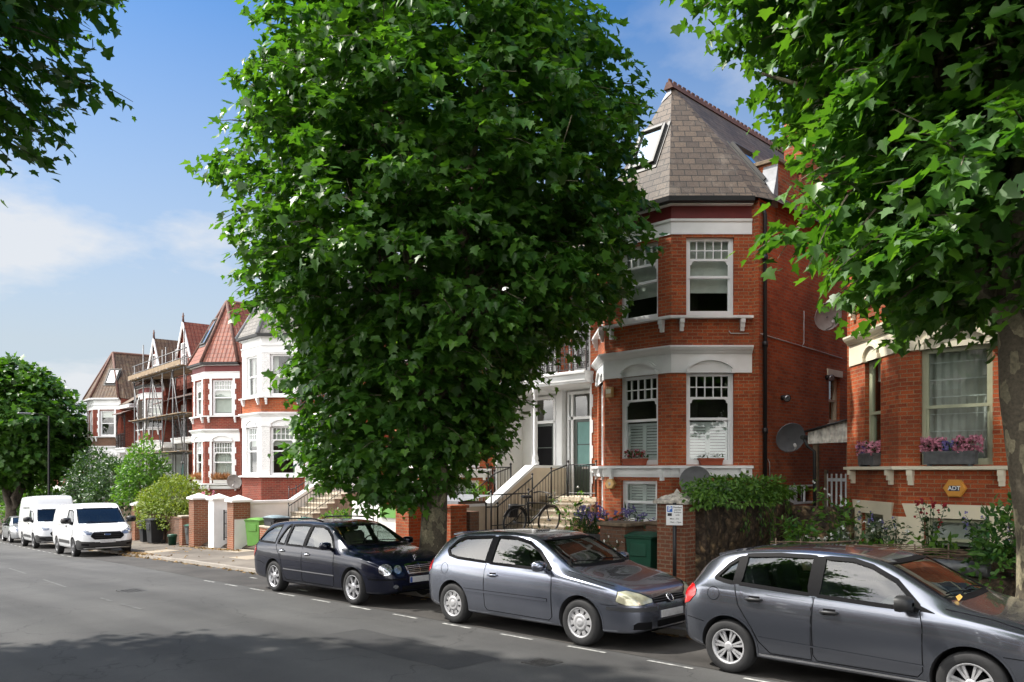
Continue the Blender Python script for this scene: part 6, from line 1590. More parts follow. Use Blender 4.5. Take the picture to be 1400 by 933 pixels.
street_tree('plane_tree', 'plane tree with its trunk cut by the photo edge beside the cream banded house', (-2.05, 10.32, pave_z(-2.15,10.3)-.02), 13.6, .29,
    [(3.9,.9),(4.25,1.8),(4.6,2.6),(5.0,2.75),(5.5,2.5),(6.1,2.3),(6.8,2.75),(7.6,3.3),(9,3.95),(11,3.6),(12.8,2.2),(13.6,.4)], 3700, 13, .2, 5, MT['leaf_plane'], MT['bark'], 4.0, lean=(-.25,-.2), group=TREES, lumps=.12)
street_tree('plane_tree', 'plane tree overhanging the road, only its leaves in view against open sky', (-12.7, -.95, gz(-12.7)+.06), 14, .29,
    [(5.45,.8),(5.75,2.7),(6.4,3.95),(7.5,4.65),(9,4.85),(11,4.2),(13,2.3),(13.8,.4)], 3600, 13, .195, 8, MT['leaf_plane'], MT['bark'], 5.0, group=TREES, lumps=.09)
# far street tree, several stems
ft = street_tree('street_tree', 'dark green street tree far down the road beyond the vans', (-62.5, 14.4, gz(-62.5)), 11, .42,
    [(3.3,1.2),(3.9,3.2),(5,4.6),(6.5,5.0),(8,4.9),(9.6,3.9),(11,2.4),(11.9,.5)], 1500, 8, .46, 12, MT['leaf_far'], MT['bark_far'], 1.7, nl=7, twig=1.2, lumps=.2)

def bush(name, label, loc, radii, mat, n, size, seed, cat='shrub', tmpl=OVATE, group=None, up=.5, stems=True, lump=.25, gap=.0, drape=0.0, vbias=0.0):
    rs = np.random.default_rng(seed)
    t = thing(name, label, cat, loc, 0, group)
    P, D, Nn, S, V = [], [], [], [], []
    for k in range(n):
        v = rs.normal(0, 1, 3); v /= np.linalg.norm(v)
        if v[2] < -.35: v[2] = -v[2]*.3
        nz = noise.noise(Vector((v[0]*2.2+seed, v[1]*2.2, v[2]*2.2))); nz2 = noise.noise(Vector((v[0]*6, v[1]*6+seed, v[2]*6)))
        f = (.55+.45*math.sqrt(rs.random()))*(1+lump*nz+lump*.6*nz2)
        p = np.array((v[0]*radii[0], v[1]*radii[1], v[2]*radii[2]))*f + np.array((0,0,radii[2]*.35))
        P.append(p); D.append(v + rs.normal(0,.6,3) + np.array((0,0,-drape)))
        Nn.append(v*.6 + np.array((0,0,up)) + rs.normal(0,.4,3)); S.append(size*(.6+.7*rs.random())); V.append(np.clip(rs.random()*.75 + vbias + .25*nz, 0, 1))
    leaves_mesh('foliage', P, D, Nn, S, V, mat, t, tmpl)
    if stems:
        m = MB()
        for k in range(9):
            a = rs.random()*6.28; r = rs.random()*.6
            m.tube([(radii[0]*r*.25*math.cos(a), radii[1]*r*.25*math.sin(a), -.45), (radii[0]*r*.7*math.cos(a), radii[1]*r*.7*math.sin(a), radii[2]*.5), (radii[0]*r*math.cos(a+.3), radii[1]*r*math.sin(a+.3), radii[2]*1.0)], [.022,.016,.006], 5)
        m.build('stems', MT['bark_far'], t)
    return t
def plant(name, label, loc, h, spread, mat, n, size, seed, bloom=None, nb=0, bsize=.03, cat='plant', tmpl=OVATE, group=None, spike=False, stems=7):
    rs = np.random.default_rng(seed)
    t = thing(name, label, cat, loc, 0, group)
    m = MB(); tops = []
    for k in range(stems):
        a = 6.283*k/stems + rs.random(); r = spread*(.3+.7*rs.random()); hh = h*(.65+.35*rs.random())
        m.tube([(.03*math.cos(a),.03*math.sin(a),-.15),(r*.4*math.cos(a),r*.4*math.sin(a),hh*.55),(r*math.cos(a),r*math.sin(a),hh)], [.008,.006,.003], 4); tops.append((a, r, hh))
    m.build('stems', MT['leaf_dark'], t)
    P, D, Nn, S, V = [], [], [], [], []
    for k in range(n):
        a, r, hh = tops[rs.integers(len(tops))]; q = rs.random()**.8
        rr = r*q**1.3
        p = np.array((rr*math.cos(a), rr*math.sin(a), hh*q)) + rs.normal(0, spread*.14, 3)
        P.append(p); D.append(np.array((math.cos(a), math.sin(a), .25)) + rs.normal(0,.7,3)); Nn.append(np.array((0,0,1)) + rs.normal(0,.4,3)); S.append(size*(.5+.8*rs.random())); V.append(rs.random())
    leaves_mesh('foliage', P, D, Nn, S, V, mat, t, tmpl)
    if bloom:
        b = MB(); b.sm = True
        for k in range(nb):
            a, r, hh = tops[k % len(tops)]; z = hh*(1.0 if not spike else (.72+.32*rs.random())) + rs.normal(0, .02)
            c = np.array((r*math.cos(a), r*math.sin(a), z)) + (rs.normal(0, bsize*.9, 3) if not spike else rs.normal(0, .014, 3))
            for j in range(5):
                v = rs.normal(0,1,3); v /= np.linalg.norm(v); w = np.cross(v, rs.normal(0,1,3)); w /= np.linalg.norm(w)+1e-9; s = bsize*(.6+.6*rs.random())
                b.face([tuple(c), tuple(c+(v*.6+w*.5)*s), tuple(c+v*s), tuple(c+(v*.6-w*.5)*s)])
        b.build('blossoms', bloom, t)
    return t

# ------------------------------------------------------------------ on and around the houses
def on_face(c, rz, p, q, s, out, z):
    p, q = Vector(p), Vector(q); d = (q-p).normalized(); n = Vector((d.y, -d.x)); o = p + d*s + n*out
    ca, sa = math.cos(rz), math.sin(rz)
    return (c[0]+ca*o.x-sa*o.y, c[1]+sa*o.x+ca*o.y, c[2]+z), math.atan2(d.y, d.x) + rz
TC = (-10.895, 14.92, 0); TP = [(-2.175,1.25),(-.925,0),(.925,0),(2.175,1.25)]
RC = (-4.31, 15.0, -.03); RP = [(-2.375,1.45),(-.925,0),(.925,0),(2.375,1.45)]

def dish(label, loc, az, mat, r=.31, arm=.25):
    """az: compass angle the dish faces; bracket runs back to the wall along +y of its own frame"""
    t = thing('satellite_dish', label, 'satellite dish', loc, 0, 'satellite dishes on the house walls')
    t.rotation_euler = (0, 0, az)
    m = MB(); m.sm = True; K = 24
    M = Matrix.Rotation(R(22), 4, 'X'); m.M = M
    rows = []
    for rr in (0, .35, .65, .88, 1.0): rows.append([(r*rr*math.cos(2*math.pi*k/K), -.28*r*rr*rr*-1*0 - .0 + (-(1-rr*rr))*-.22*r - .0, r*1.06*rr*math.sin(2*math.pi*k/K)) for k in range(K+1)])
    m.grid(rows)
    m.sm = False
    m.tube([(r*math.cos(2*math.pi*k/K), 0, r*1.06*math.sin(2*math.pi*k/K)) for k in range(K)], .009, 5, True)
    m.build('reflector', mat, t)
    a = MB(); a.M = M; a.tube([(0,.02,-r*1.0),(0,-.28,-r*.62),(0,-.36,-r*.3)], .012, 6); a.tube([(0,-.36,-r*.3),(0,-.27,-r*.18)], [.03,.035], 8)
    a.build('receiver_arm', MT['dish_light'], t)
    b = MB(); b.tube([(0,.05,0),(0,.16,-.05),(0,.16,-.2),(0,.16+arm,-.22)], .02, 6); b.box(-.06,.06,.15+arm,.17+arm,-.32,-.12); b.build('wall_bracket', MT['dish_grey'], t)
    return t
(l, a) = on_face(TC, 0, TP[2], TP[3], .45, .33, 2.06)
dish('grey satellite dish low on the turret bay above the ivy', l, a - .15, MT['dish_mid'], .33, .12)
dish('dark satellite dish low on the flank wall beside the drainpipe', (-8.2, 16.95, 3.02), R(90)-.75, MT['dish_grey'], .32, .0)
dish('pale satellite dish high on the shaded flank wall', (-8.2, 18.9, 5.98), R(90)-.75, MT['dish_light'], .32, .0)
(l, a) = on_face((-38.88,17.0,-.75), BEND, TP[2], TP[3], 1.62, .3, 2.5)
dish('small pale satellite dish beside the grassy window box of the crimson house', l, a+.2, MT['dish_light'], .34, .1)

def alarm(label, loc, rz, mat, r=.15, txt=None, square=False):
    t = thing('alarm_box', label, 'alarm box', loc, rz, 'burglar alarm boxes on the house fronts')
    m = MB()
    P = [(r*math.cos(R(60*k)), r*.87*math.sin(R(60*k))*1.05) for k in range(6)] if not square else [(-r*.8,-r),(r*.8,-r),(r*.8,r),(-r*.8,r)]
    if square: P = P
    m.prism_y([(x, z) for x, z in P], -.07, 0); m.prism_y([(x*.9, z*.9) for x, z in P], -.085, -.07)
    m.build('housing', mat, t, bevel=.006)
    if txt:
        b = MB(); b.box(-.085,.085,-.088,-.0852,-.045,.045); b.build('logo_panel', MT['navy'], t)
        x = MB(); text_mb(x, txt, .095, Matrix.Translation((0,-.0895,0)) @ Matrix.Rotation(R(90),4,'X'), bold=.002); x.build('lettering', MT['sign_white'], t)
    elif not square:
        b = MB(); b.lathe([(.02,-.085),(.02,-.09),(.01,-.0905)], 12, 0, 0, 'y'); b.lathe([(.045,-.0852),(.035,-.0875)], 20, 0, 0, 'y', cap=False); b.build('badge', MT['dish_light'], t)
    else:
        b = MB(); b.box(-.07,.07,-.088,-.0855,-.03,.07); b.build('cover_panel', MT['cream'], t)
    return t
(l, a) = on_face(TC, 0, TP[1], TP[2], .2, 0, 1.98); alarm('faded orange six-sided alarm box under the white sill course near the porch', l, a, MT['peach'], .145)
(l, a) = on_face(TC, 0, TP[1], TP[2], .17, 0, 4.12); alarm('small square yellowed alarm box beside the upper part of the shuttered window', l, a, MT['peach'], .12, None, True)
(l, a) = on_face(RC, 0, RP[1], RP[2], .93, 0, 2.02); alarm('orange six-sided alarm box with a dark lettered panel below the cream sill', l, a, MT['amber'], .185, 'ADT')

def trough(label, loc, rz, w, mat, blooms, seed, flare=.03, h=.15, d=.17, full=1.0, feet=False):
    t = thing('window_box', label, 'window box', loc, rz, 'window boxes on the sills')
    m = MB()
    lo = [(-w/2+flare,-d/2+.01,.0),(w/2-flare,-d/2+.01,.0),(w/2-flare,d/2-.01,.0),(-w/2+flare,d/2-.01,.0)]; hi = [(-w/2,-d/2,h),(w/2,-d/2,h),(w/2,d/2,h),(-w/2,d/2,h)]
    i = [m.vert(p) for p in lo]; j = [m.vert(p) for p in hi]; m.idx(i[::-1])
    for k in range(4): m.idx((i[k], i[(k+1)%4], j[(k+1)%4], j[k]))
    m.idx(j); m.box(-w/2-.012, w/2+.012, -d/2-.012, d/2+.012, h-.035, h+.003)
    if feet:
        for x in (-w/2+.08, w/2-.08): m.box(x-.02, x+.02, -d/2, d/2, -.03, 0)
    m.build('trough', mat, t)
    rs = np.random.default_rng(seed); P, D, Nn, S, V = [], [], [], [], []
    for k in range(int(150*w*full)):
        x = (rs.random()-.5)*w*.95; y = (rs.random()-.5)*d*1.1; z = h + .02 + .13*rs.random()*full
        P.append((x,y,z)); D.append(np.array((x*.5,y*2,.4))+rs.normal(0,.6,3)); Nn.append(np.array((0,0,1))+rs.normal(0,.5,3)); S.append(.05+.04*rs.random()); V.append(rs.random())
    leaves_mesh('foliage', P, D, Nn, S, V, MT['leaf_dark'], t, OVATE)
    for (mat_, x0, x1, z0, z1, n, s) in blooms:
        b = MB(); b.sm = True
        for k in range(n):
            c = np.array((x0+(x1-x0)*rs.random(), (rs.random()-.5)*d*1.3, z0+(z1-z0)*rs.random()))
            for j in range(6):
                v = rs.normal(0,1,3); v /= np.linalg.norm(v); w_ = np.cross(v, rs.normal(0,1,3)); w_ /= np.linalg.norm(w_)+1e-9
                b.face([tuple(c), tuple(c+(v*.6+w_*.5)*s), tuple(c+v*s), tuple(c+(v*.6-w_*.5)*s)])
        b.build('blossoms', mat_, t)
    return t
(l, a) = on_face(TC, 0, TP[1], TP[2], .88, .03, 2.41); trough('terracotta window box full of red flowers below a shuttered window', l, a, .6, MT['terracotta'], [(MT['red_bloom'],-.27,.27,.2,.34,26,.035),(MT['pink'],-.27,.27,.22,.36,20,.03)], 21, full=1.1)
(l, a) = on_face(TC, 0, TP[2], TP[3], .86, .03, 2.41); trough('terracotta window box holding only a few dry stems', l, a, .52, MT['terracotta'], [(MT['pale_bloom'],-.1,.2,.2,.26,5,.025)], 22, full=.18)
(l, a) = on_face(RC, 0, RP[0], RP[1], 1.03, .05, 2.43); trough('short zinc window box of pink flowers on the narrow window sill', l, a, .66, MT['zinc'], [(MT['pink'],-.34,.34,.2,.44,110,.05),(MT['lilac'],-.3,.0,.2,.36,30,.035)], 23, 0, .22, .2, 1.2, True)
(l, a) = on_face(RC, 0, RP[1], RP[2], .86, .05, 2.43); trough('long zinc window box of pink and violet flowers below the wide curtained window', l, a, .8, MT['zinc'], [(MT['pink'],-.48,-.1,.22,.46,90,.05),(MT['pink'],.08,.48,.22,.46,90,.05),(MT['lilac'],-.12,.1,.2,.38,50,.04)], 24, 0, .22, .2, 1.2, True)
CC = (-38.88,17.0,-.75)
for (p, q, s, lab) in ((TP[2], TP[3], .88, 'pale window box of dry orange grass on the wide sill of the crimson house'), (TP[1], TP[2], .9, 'pale window box of dry orange grass on the narrow sill of the crimson house')):
    (l, a) = on_face(CC, BEND, p, q, s, .04, 2.41)
    t = trough(lab, l, a, .8, MT['stucco_white'], [], 25, 0, .16, .2, .3)
    rs = np.random.default_rng(5); n = 240
    P = np.stack([(rs.random(n)-.5)*.9, (rs.random(n)-.5)*.2, np.full(n, .14)], 1); D = np.stack([rs.normal(0,.45,n), rs.normal(0,.3,n), np.ones(n)], 1)
    leaves_mesh('dry_grass', P, D, rs.normal(0,1,(n,3)), .25+.2*rs.random(n), rs.random(n), MT['drygrass'], t, LANCE)

# wall lamps on the flank
for (loc, lab) in (((-8.57, 17.25, 3.95), 'round bulkhead lamp on the flank wall above the dark dish'), ((-8.57, 19.6, 4.6), 'round bulkhead lamp by the small flank window lintel')):
    t = thing('wall_lamp', lab, 'wall lamp', loc, 0, 'security lamps on the flank wall')
    m = MB(); m.tube([(0,0,0),(.1,0,0)], .06, 10); m.tube([(.1,0,0),(.17,-.05,-.03)], [.06,.09], 12); m.build('housing', MT['black_metal'], t)
    m = MB(); m.tube([(.17,-.05,-.03),(.185,-.06,-.036)], [.085,.06], 12); m.build('lens', MT['lamp_clear'], t)

# lean-to canopy over the side passage, fixed to the right-hand house
t = thing('lean_to_canopy', 'lean-to canopy with pale corrugated edge over the side passage', 'canopy', (-7.2, 16.55, 0), 0)
m = MB(); n = 44
m.grid([[(-.42+.92*i/n, .0+.018*math.sin(i*1.5), z0+ (dz*i/n)) for i in range(n+1)] for z0, dz in ((2.86,.02),(3.1,.24))]); m.build('corrugated_edge', plain('weathered_sheet', (.6,.58,.53), .8, noise_amt=.3, scale=9), t)
m = MB(); m.face(((-.46,-.08,3.13),(.54,-.08,3.37),(.54,2.6,3.37),(-.46,2.6,3.13))); m.tube([(-.46,-.07,3.12),(.54,-.07,3.36)], .025, 6); m.tube([(-.5,-.1,3.0),(-.5,2.6,2.96)], .05, 8); m.tube([(-.5,-.05,3.0),(-.42,.0,2.8),(-.3,.05,2.7),(-.3,.05,1.0)], .035, 8); m.build('roof_sheet', MT['black_plastic'], t)
m = MB(); m.box(-.36,-.26,.1,.2,.6,3.0); m.box(.36,.44,.1,.2,.6,3.1); m.build('post', MT['wood'], t)
t = thing('side_gate', 'white barred gate in the dark side passage', 'gate', (-7.25, 17.6, 1.1), 0)
m = MB(); m.box(-.4,.4,-.02,.02,.1,.16); m.box(-.4,.4,-.02,.02,.95,1.02)
for k in range(8): m.box(-.4+.105*k-.02,-.4+.105*k+.02,-.035,-.02,0,1.12)
m.build('bars', MT['white'], t); m = MB(); m.box(-.46,-.4,-.04,.04,-.5,1.2); m.box(.4,.46,-.04,.04,-.5,1.2); m.build('gate_posts', MT['wood'], t)

# ------------------------------------------------------------------ garden walls, piers, gates
PIERS = 'brick gate piers along the garden fronts'
def pier(label, x, v, w, z0, z1, mat, cap, capmat, rz=0, lower=None, d=None):
    d = d or w
    t = thing('gate_pier', label, 'gate pier', (x, v+yb(x), z0), rz, PIERS); h = z1-z0
    m = MB(); m.box(-w/2, w/2, -d/2, d/2, -.6, h); m.build('shaft', mat, t, bevel=.008)
    if lower: m = MB(); m.box(-w/2+.01, w/2+.02, -d/2+.04, d/2+.012, -.6, lower); m.build('rendered_base', MT['stucco_white'], t)
    c = MB(); e = .075
    if cap == 'pyramid':
        c.box(-w/2-e, w/2+e, -d/2-e, d/2+e, h, h+.09, .012)
        b = [(-w/2-e+.02,-d/2-e+.02,h+.09),(w/2+e-.02,-d/2-e+.02,h+.09),(w/2+e-.02,d/2+e-.02,h+.09),(-w/2-e+.02,d/2+e-.02,h+.09)]
        for k in range(4): c.face((b[k], b[(k+1)%4], (0,0,h+.26)))
    elif cap == 'crumble':
        c.box(-w/2-.06, w/2+.06, -d/2-.06, d/2+.06, h, h+.07, .012); rows = []
        rs = np.random.default_rng(4); n = 9
        for i in range(n+1):
            row = []
            for j in range(n+1):
                x_, y_ = (i/n-.5), (j/n-.5); e_ = max(abs(x_), abs(y_))*2
                z = h+.07+.13*max(0, 1-e_)**.6*(.5+1.1*noise.noise(Vector((x_*6, y_*6, 2)))+.5*(x_>-.15)) + (.02*rs.random() if e_ < .95 else 0)
                row.append((x_*(w+.08), y_*(d+.08), z))
            rows.append(row)
        c.grid(rows)
    else:
        c.box(-w/2-.05, w/2+.05, -d/2-.05, d/2+.05, h, h+.07, .01)
    c.build('cap', capmat, t); return t
pier('weathered brick gate pier with a crumbling pale cap behind the parking sign', -8.3, 12.7, .6, .2, 1.68, MT['brick_old'], 'crumble', MT['cap_old'])
pier('short brown brick pier with a rose, beside the dark green bin', -9.75, 12.85, .62, .15, 1.2, MT['brick_brown'], 'flat', MT['wood'])
pier('orange brick pier half hidden between the big tree trunk and the silver-grey car tail', -14.55, 12.5, .5, .1, 1.4, MT['brick'], 'flat', MT['brick'])
pier('orange brick pier between the pale gate and the big tree trunk', -16.15, 12.45, .55, .05, 1.42, MT['brick'], 'flat', MT['brick'])
pier('brick gate pier with white pyramid cap and pale rendered base, beside the lime bin', -27.6, 12.45, .62, -.42, 1.14, MT['brick_old'], 'pyramid', MT['cap'], BEND, .95)
pier('white painted gate pier with pyramid cap between two brick piers', -29.6, 12.45, .6, -.5, 1.15, MT['white'], 'pyramid', MT['cap'], BEND)
pier('all-brick gate pier with white pyramid cap, beside the white painted pier', -31.85, 12.45, .62, -.55, 1.12, MT['brick_old'], 'pyramid', MT['cap'], BEND)
pier('far brick gate pier with white cap beside the golden shrub', -41.0, 12.6, .6, -1.0, .55, MT['brick_old'], 'pyramid', MT['cap'], BEND)
pier('small low brick pier by the slim grey bin', -33.55, 12.45, .4, -.62, .32, MT['brick_old'], 'flat', MT['stone_step'], BEND)
def low_wall(name, label, x0, x1, v, z0, z1, mat, th=.23, cope=None, cat='garden wall'):
    t = thing(name, label, cat, ((x0+x1)/2, v+yb((x0+x1)/2), 0), BEND if x0 < -18 else 0, 'low walls along the garden fronts')
    m = MB(); l = abs(x1-x0)/2; m.box(-l, l, -th/2, th/2, z0-.5, z1); m.build('wall', mat, t, bevel=.006)
    if cope: m = MB(); m.box(-l-.01, l+.01, -th/2-.03, th/2+.03, z1, z1+.06, .01); m.build('coping', cope, t)
    return t
low_wall('garden_wall', 'brown brick low wall under the golden shrub', -40.6, -33.9, 12.6, -.9, .2, MT['brick_brown'], cope=MT['brick_brown'])
low_wall('garden_wall', 'low brick wall behind the dark green bin with a flat coping', -9.4, -8.65, 13.3, .3, 1.22, MT['brick_brown'], .26, MT['wood'])
low_wall('garden_wall', 'dark low wall below the blue flowers beside the brown brick pier', -12.9, -10.1, 12.8, .3, .98, plain('dark_stone', (.05,.048,.045), .9, noise_amt=.3, scale=5, bump=.4))
low_wall('garden_wall', 'shaded brown brick wall between the tree trunk and the pale stepped parapet', -15.0, -14.3, 13.0, .1, 1.3, MT['brick_brown'], .3)
low_wall('garden_wall', 'pale rendered wall beside the gate with the green notice', -18.9, -17.75, 12.45, 0, 1.45, MT['stucco_white'])
low_wall('garden_wall', 'low brick wall in front of the white house steps', -25.9, -19.2, 12.7, -.3, .32, MT['brick_old'], .3, MT['stone_step'])
t = thing('garden_gate', 'pale painted garden gate carrying a small green notice', 'gate', (-17.1, 12.5, .2), 0)
m = MB(); m.box(-.55,.55,-.03,.03,-.1,1.2); m.box(-.5,-.4,-.045,-.03,0,1.15); m.box(.4,.5,-.045,-.03,0,1.15); m.box(-.4,.4,-.045,-.03,1.02,1.15); m.box(-.4,.4,-.045,-.03,.5,.6); m.build('gate_leaf', MT['stucco_white'], t)
m = MB(); m.box(-.25,.45,-.07,-.05,.86,1.12); o = m.build('notice', MT['bin_green'], t)
m = MB(); m.box(-.42,-.34,-.09,-.045,.7,.73); m.build('latch', MT['black_metal'], t)
t = thing('iron_gate', 'black iron gate hung between the white pier and the brick pier', 'gate', (-28.6, 12.5+yb(-28.6), -.36), BEND)
m = MB(); m.box(-.62,-.58,-.02,.02,0,1.15); m.box(.58,.62,-.02,.02,0,1.15); m.box(-.58,.58,-.012,.012,.1,.13); m.box(-.58,.58,-.012,.012,1.05,1.08); m.box(-.58,.58,-.012,.012,.62,.65)
for k in range(1, 10): m.tube([(-.6+.12*k,0,.1),(-.6+.12*k,0,1.15)], .009, 5)
m.build('bars', MT['black_metal'], t)

# rubble wall up the side path, ivy over it, the cross wall behind
t = thing('stone_wall', 'dark rubble stone wall under the ivy beside the side path', 'stone wall', (-8.0, 14.4, .2), 0)
m = MB(); rows = []; m.sm = True
n = 26
prof = [(.22,-.5),(.24,.1),(.2,.6),(.22,1.1),(.17,1.42),(0,1.5),(-.2,1.45),(-.22,.5),(-.22,-.5)]
for i in range(n+1):
    y = -1.65+3.5*i/n
    rows.append([(x+.09*noise.noise(Vector((x*3, y*2.6, z*2.6)))*(1 if z > -.3 else .3), y, z+.07*noise.noise(Vector((y*2, z*2, 5)))) for x, z in prof])
m.grid(rows); m.sm = False; m.face(rows[0][::-1]); m.face(rows[-1]); m.build('stones', MT['rubble'], t)
bush('ivy', 'ivy mass spilling over the rubble stone wall', (-7.92, 14.25, 1.62), (.5, 1.85, .42), MT['leaf_ivy'], 5200, .095, 31, 'ivy', OVATE, drape=.5, vbias=.25, lump=.5)
t = thing('ivy', 'ivy trails hanging down the stone wall face', 'ivy', (-7.72, 14.9, 1.6), 0); rs = np.random.default_rng(3); P=[];D=[];Nn=[];S=[];V=[]
for y0, ln in ((-.9,.5),(.05,1.1),(.2,.95),(.75,.7),(-.3,.6),(.9,1.0)):
    for k in range(int(70*ln)):
        P.append((.03+.05*rs.random(), y0+rs.normal(0,.07), -ln*rs.random())); D.append((.4,rs.normal(0,.4),-1)); Nn.append((1,rs.normal(0,.4),.5)); S.append(.05+.05*rs.random()); V.append(rs.random())
leaves_mesh('foliage', P, D, Nn, S, V, MT['leaf_ivy'], t, OVATE)
m = MB()
for y0, ln in ((-.9,.5),(.05,1.1),(.2,.95),(.75,.7),(-.3,.6),(.9,1.0)): m.tube([(.0,y0,.1),(.05,y0+.03,-ln*.5),(.06,y0-.02,-ln)], .006, 4)
m.build('vines', MT['bark_far'], t)
low_wall('garden_wall', 'old brown wall across the passage in front of the barred gate', -7.75, -6.5, 16.2, .6, 1.55, MT['rubble'], .3)
tag(strip('side_path', [-7.75,-7.4,-7.0,-6.65], [12.45,12.8,13.4,14.2,15,16.1], lambda u, v: .2+.26*(v-12.45)**.9*.85+.02, MT['flag']), kind='structure')
# raised bed in front of the right-hand house
mb = MB(); mb.sm = True
mb.grid([[(u, v, (.86 if v > 12.45 else .1) + .05*noise.noise(Vector((u*2, v*2, 0)))) for v in (12.44, 12.5, 13, 13.6, 14.3, 15.2, 16.4)] for u in [-6.6+.5*i for i in range(12)]])
tag(mb.build('bed_ground', MT['soil']), kind='structure')
t = thing('stone_wall', 'low rough stone edging wall below the woven fence', 'stone wall', (-4.3, 12.4, .15), 0)
m = MB(); m.sm = True; rows = []
for i in range(31):
    x = -2.35+4.9*i/30; rows.append([(x, y+.05*noise.noise(Vector((x*3, z*3, y))), z+.03*noise.noise(Vector((x*2.5, 1, z)))) for y, z in ((-.14,-.3),(-.15,.2),(-.13,.55),(-.08,.66),(.1,.68),(.12,.2))])
m.grid(rows); m.build('stones', MT['rubble'], t)
t = thing('wattle_fence', 'low woven stick fence along the flower bed behind the grey five-door car', 'fence', (-4.6, 12.6, .82), 0)
rs = np.random.default_rng(9); m = MB()
for k in range(9): m.tube([(-1.75+.44*k, 0, -.2),(-1.75+.44*k+rs.normal(0,.01), 0, .34+rs.normal(0,.03))], [.018,.013], 5)
m.build('stakes', MT['wood'], t); m = MB()
for j in range(13):
    z = .02+.022*j; ph = (j % 2)*math.pi
    pts = [(-1.85+.11*i, .022*math.sin(i*math.pi/4+ph)+rs.normal(0,.004), z+.018*math.sin(i*.35+j)+rs.normal(0,.006)) for i in range(34)]
    m.tube(pts, .009+.004*rs.random(), 4)
for j in range(14):
    x = -1.8+3.4*rs.random(); m.tube([(x,-.02,.3),(x+.6+.5*rs.random(),-.03+.05*rs.random(),.32+.08*rs.random())], .007, 4)
m.build('woven_sticks', plain('woven_twigs', (.17,.115,.075), .85, noise_amt=.4, scale=11), t)
m = MB(); m.lathe([(.1+.012*(k % 2), -.42+.03*k) for k in range(29)], 16, 0, 0, 'y')
o = m.build('drain_pipe', MT['zinc'], None, (-3.55, 12.36, .93), R(90)); tag(o, 'roll of grey ribbed drainage pipe lying by the woven fence', 'pipe')
GP = 'flowers and herbs of the front gardens'
FL = [(-6.1,12.95,.75,.4,'leaf_fresh',None,'broad bright green leafy plant above the near end of the woven fence'),(-5.75,13.6,1.25,.45,'leaf_fresh','pale_bloom','tall pale-flowered stem by the side path'),(-5.3,13.2,.55,.35,'leaf_grey','pale_bloom','grey-green herb with pale flecks in the middle of the bed'),
      (-5.2,14.0,.75,.35,'leaf_dark','lilac','violet-blue flower spike against the dark passage'),(-4.75,13.5,.6,.4,'leaf_grey','pale_bloom','silvery plant below the small basement window'),(-4.25,13.6,.95,.3,'leaf_dark','red_bloom','tall crimson flowers in front of the cream basement wall'),
      (-3.95,13.1,.5,.4,'leaf_fresh',None,'low green herb beside the crimson flowers'),(-3.5,13.7,.8,.4,'leaf_dark','lilac','dark violet flower spikes by the wide basement window'),(-4.9,12.85,.35,.4,'leaf_fresh',None,'low green herb spilling over the woven fence'),(-6.4,13.5,.55,.35,'leaf_fresh',None,'leafy clump beside the ivy wall'),
      (-5.6,12.85,.4,.35,'leaf_dark','pale_bloom','dark low plant with white specks at the fence'),(-3.1,13.2,.7,.4,'leaf_dark',None,'dark leafy plant between the violet spikes and the tree trunk')]
for k, (x, y, h, sp_, mt, bl, lab) in enumerate(FL):
    plant('garden_plant', lab, (x, y, .86), h, sp_, MT[mt], 170 if mt != 'leaf_grey' else 280, .13 if mt == 'leaf_fresh' else .08, 40+k, MT[bl] if bl else None, 34 if bl in ('lilac','red_bloom') else 7, .04 if bl != 'lilac' else .03, group=GP, spike=(bl == 'lilac'))
bush('shrub', 'dark green shrub growing against the cut-off tree trunk', (-2.75, 12.35, .7), (.65,.55,.95), MT['leaf_ivy'], 1500, .11, 51, vbias=-.1)
bush('shrub', 'leafy climber rising beside the wide basement window', (-2.5, 13.2, 1.2), (.4,.4,.6), MT['leaf_fresh'], 500, .1, 52)
# turret house front bed: agapanthus and a yellow-green shrub
for k, (x, y, h, lab) in enumerate(((-11.15,13.5,.95,'lilac-blue flower heads in front of the basement window'),(-10.6,13.7,.9,'lilac-blue flower heads over the brown brick pier'),(-11.5,14.0,.85,'lilac-blue flower heads beside the front steps'),(-10.1,13.9,.9,'lilac-blue flower heads behind the low wall coping'))):
    plant('blue_flowers', lab, (x, y, .58), h, .38, MT['leaf_dark'], 120, .26, 61+k, MT['lilac'], 70, .04, tmpl=LANCE, group=GP, stems=11)
plant('garden_plant', 'loose yellow-green shrub at the foot of the front steps', (-12.3, 14.3, .55), 1.35, .5, MT['leaf_fresh'], 260, .1, 66, MT['pale_bloom'], 6, .05, group=GP)
plant('garden_plant', 'sparse dry stems beside the steps', (-12.6, 13.5, .5), .7, .35, MT['leaf_grey'], 60, .07, 67, group=GP)
plant('rose_bush', 'small rose with pale blooms on the brown brick pier', (-9.75, 12.42, .22), .8, .22, MT['leaf_dark'], 220, .07, 68, MT['pale_bloom'], 8, .04, group=GP)
bush('shrub', 'low dark plants under the bicycle', (-12.75, 13.2, .45), (.7,.25,.16), MT['leaf_dark'], 700, .06, 69)
bush('shrub', 'bright leafy shrub behind the trunk by the stepped parapet', (-15.9, 14.6, .7), (.5,.5,.9), MT['leaf_fresh'], 700, .13, 70)
bush('shrub', 'golden spreading shrub over the brown garden wall', (-37.4, 15.2, -.35), (2.5,1.5,1.75), MT['leaf_lime'], 12000, .13, 71, tmpl=OVATE, up=1.5, vbias=.05, lump=.12)
bush('shrub', 'bright green young tree in the far garden', (-42.2, 15.6, .6), (1.3,1.3,2.3), MT['leaf_fresh'], 3600, .2, 72, vbias=.05)
bush('shrub', 'white-flowering dark shrub before the scaffolding', (-46.5, 15.6, .0), (1.9,1.5,2.2), MT['leaf_dark'], 4200, .2, 73)
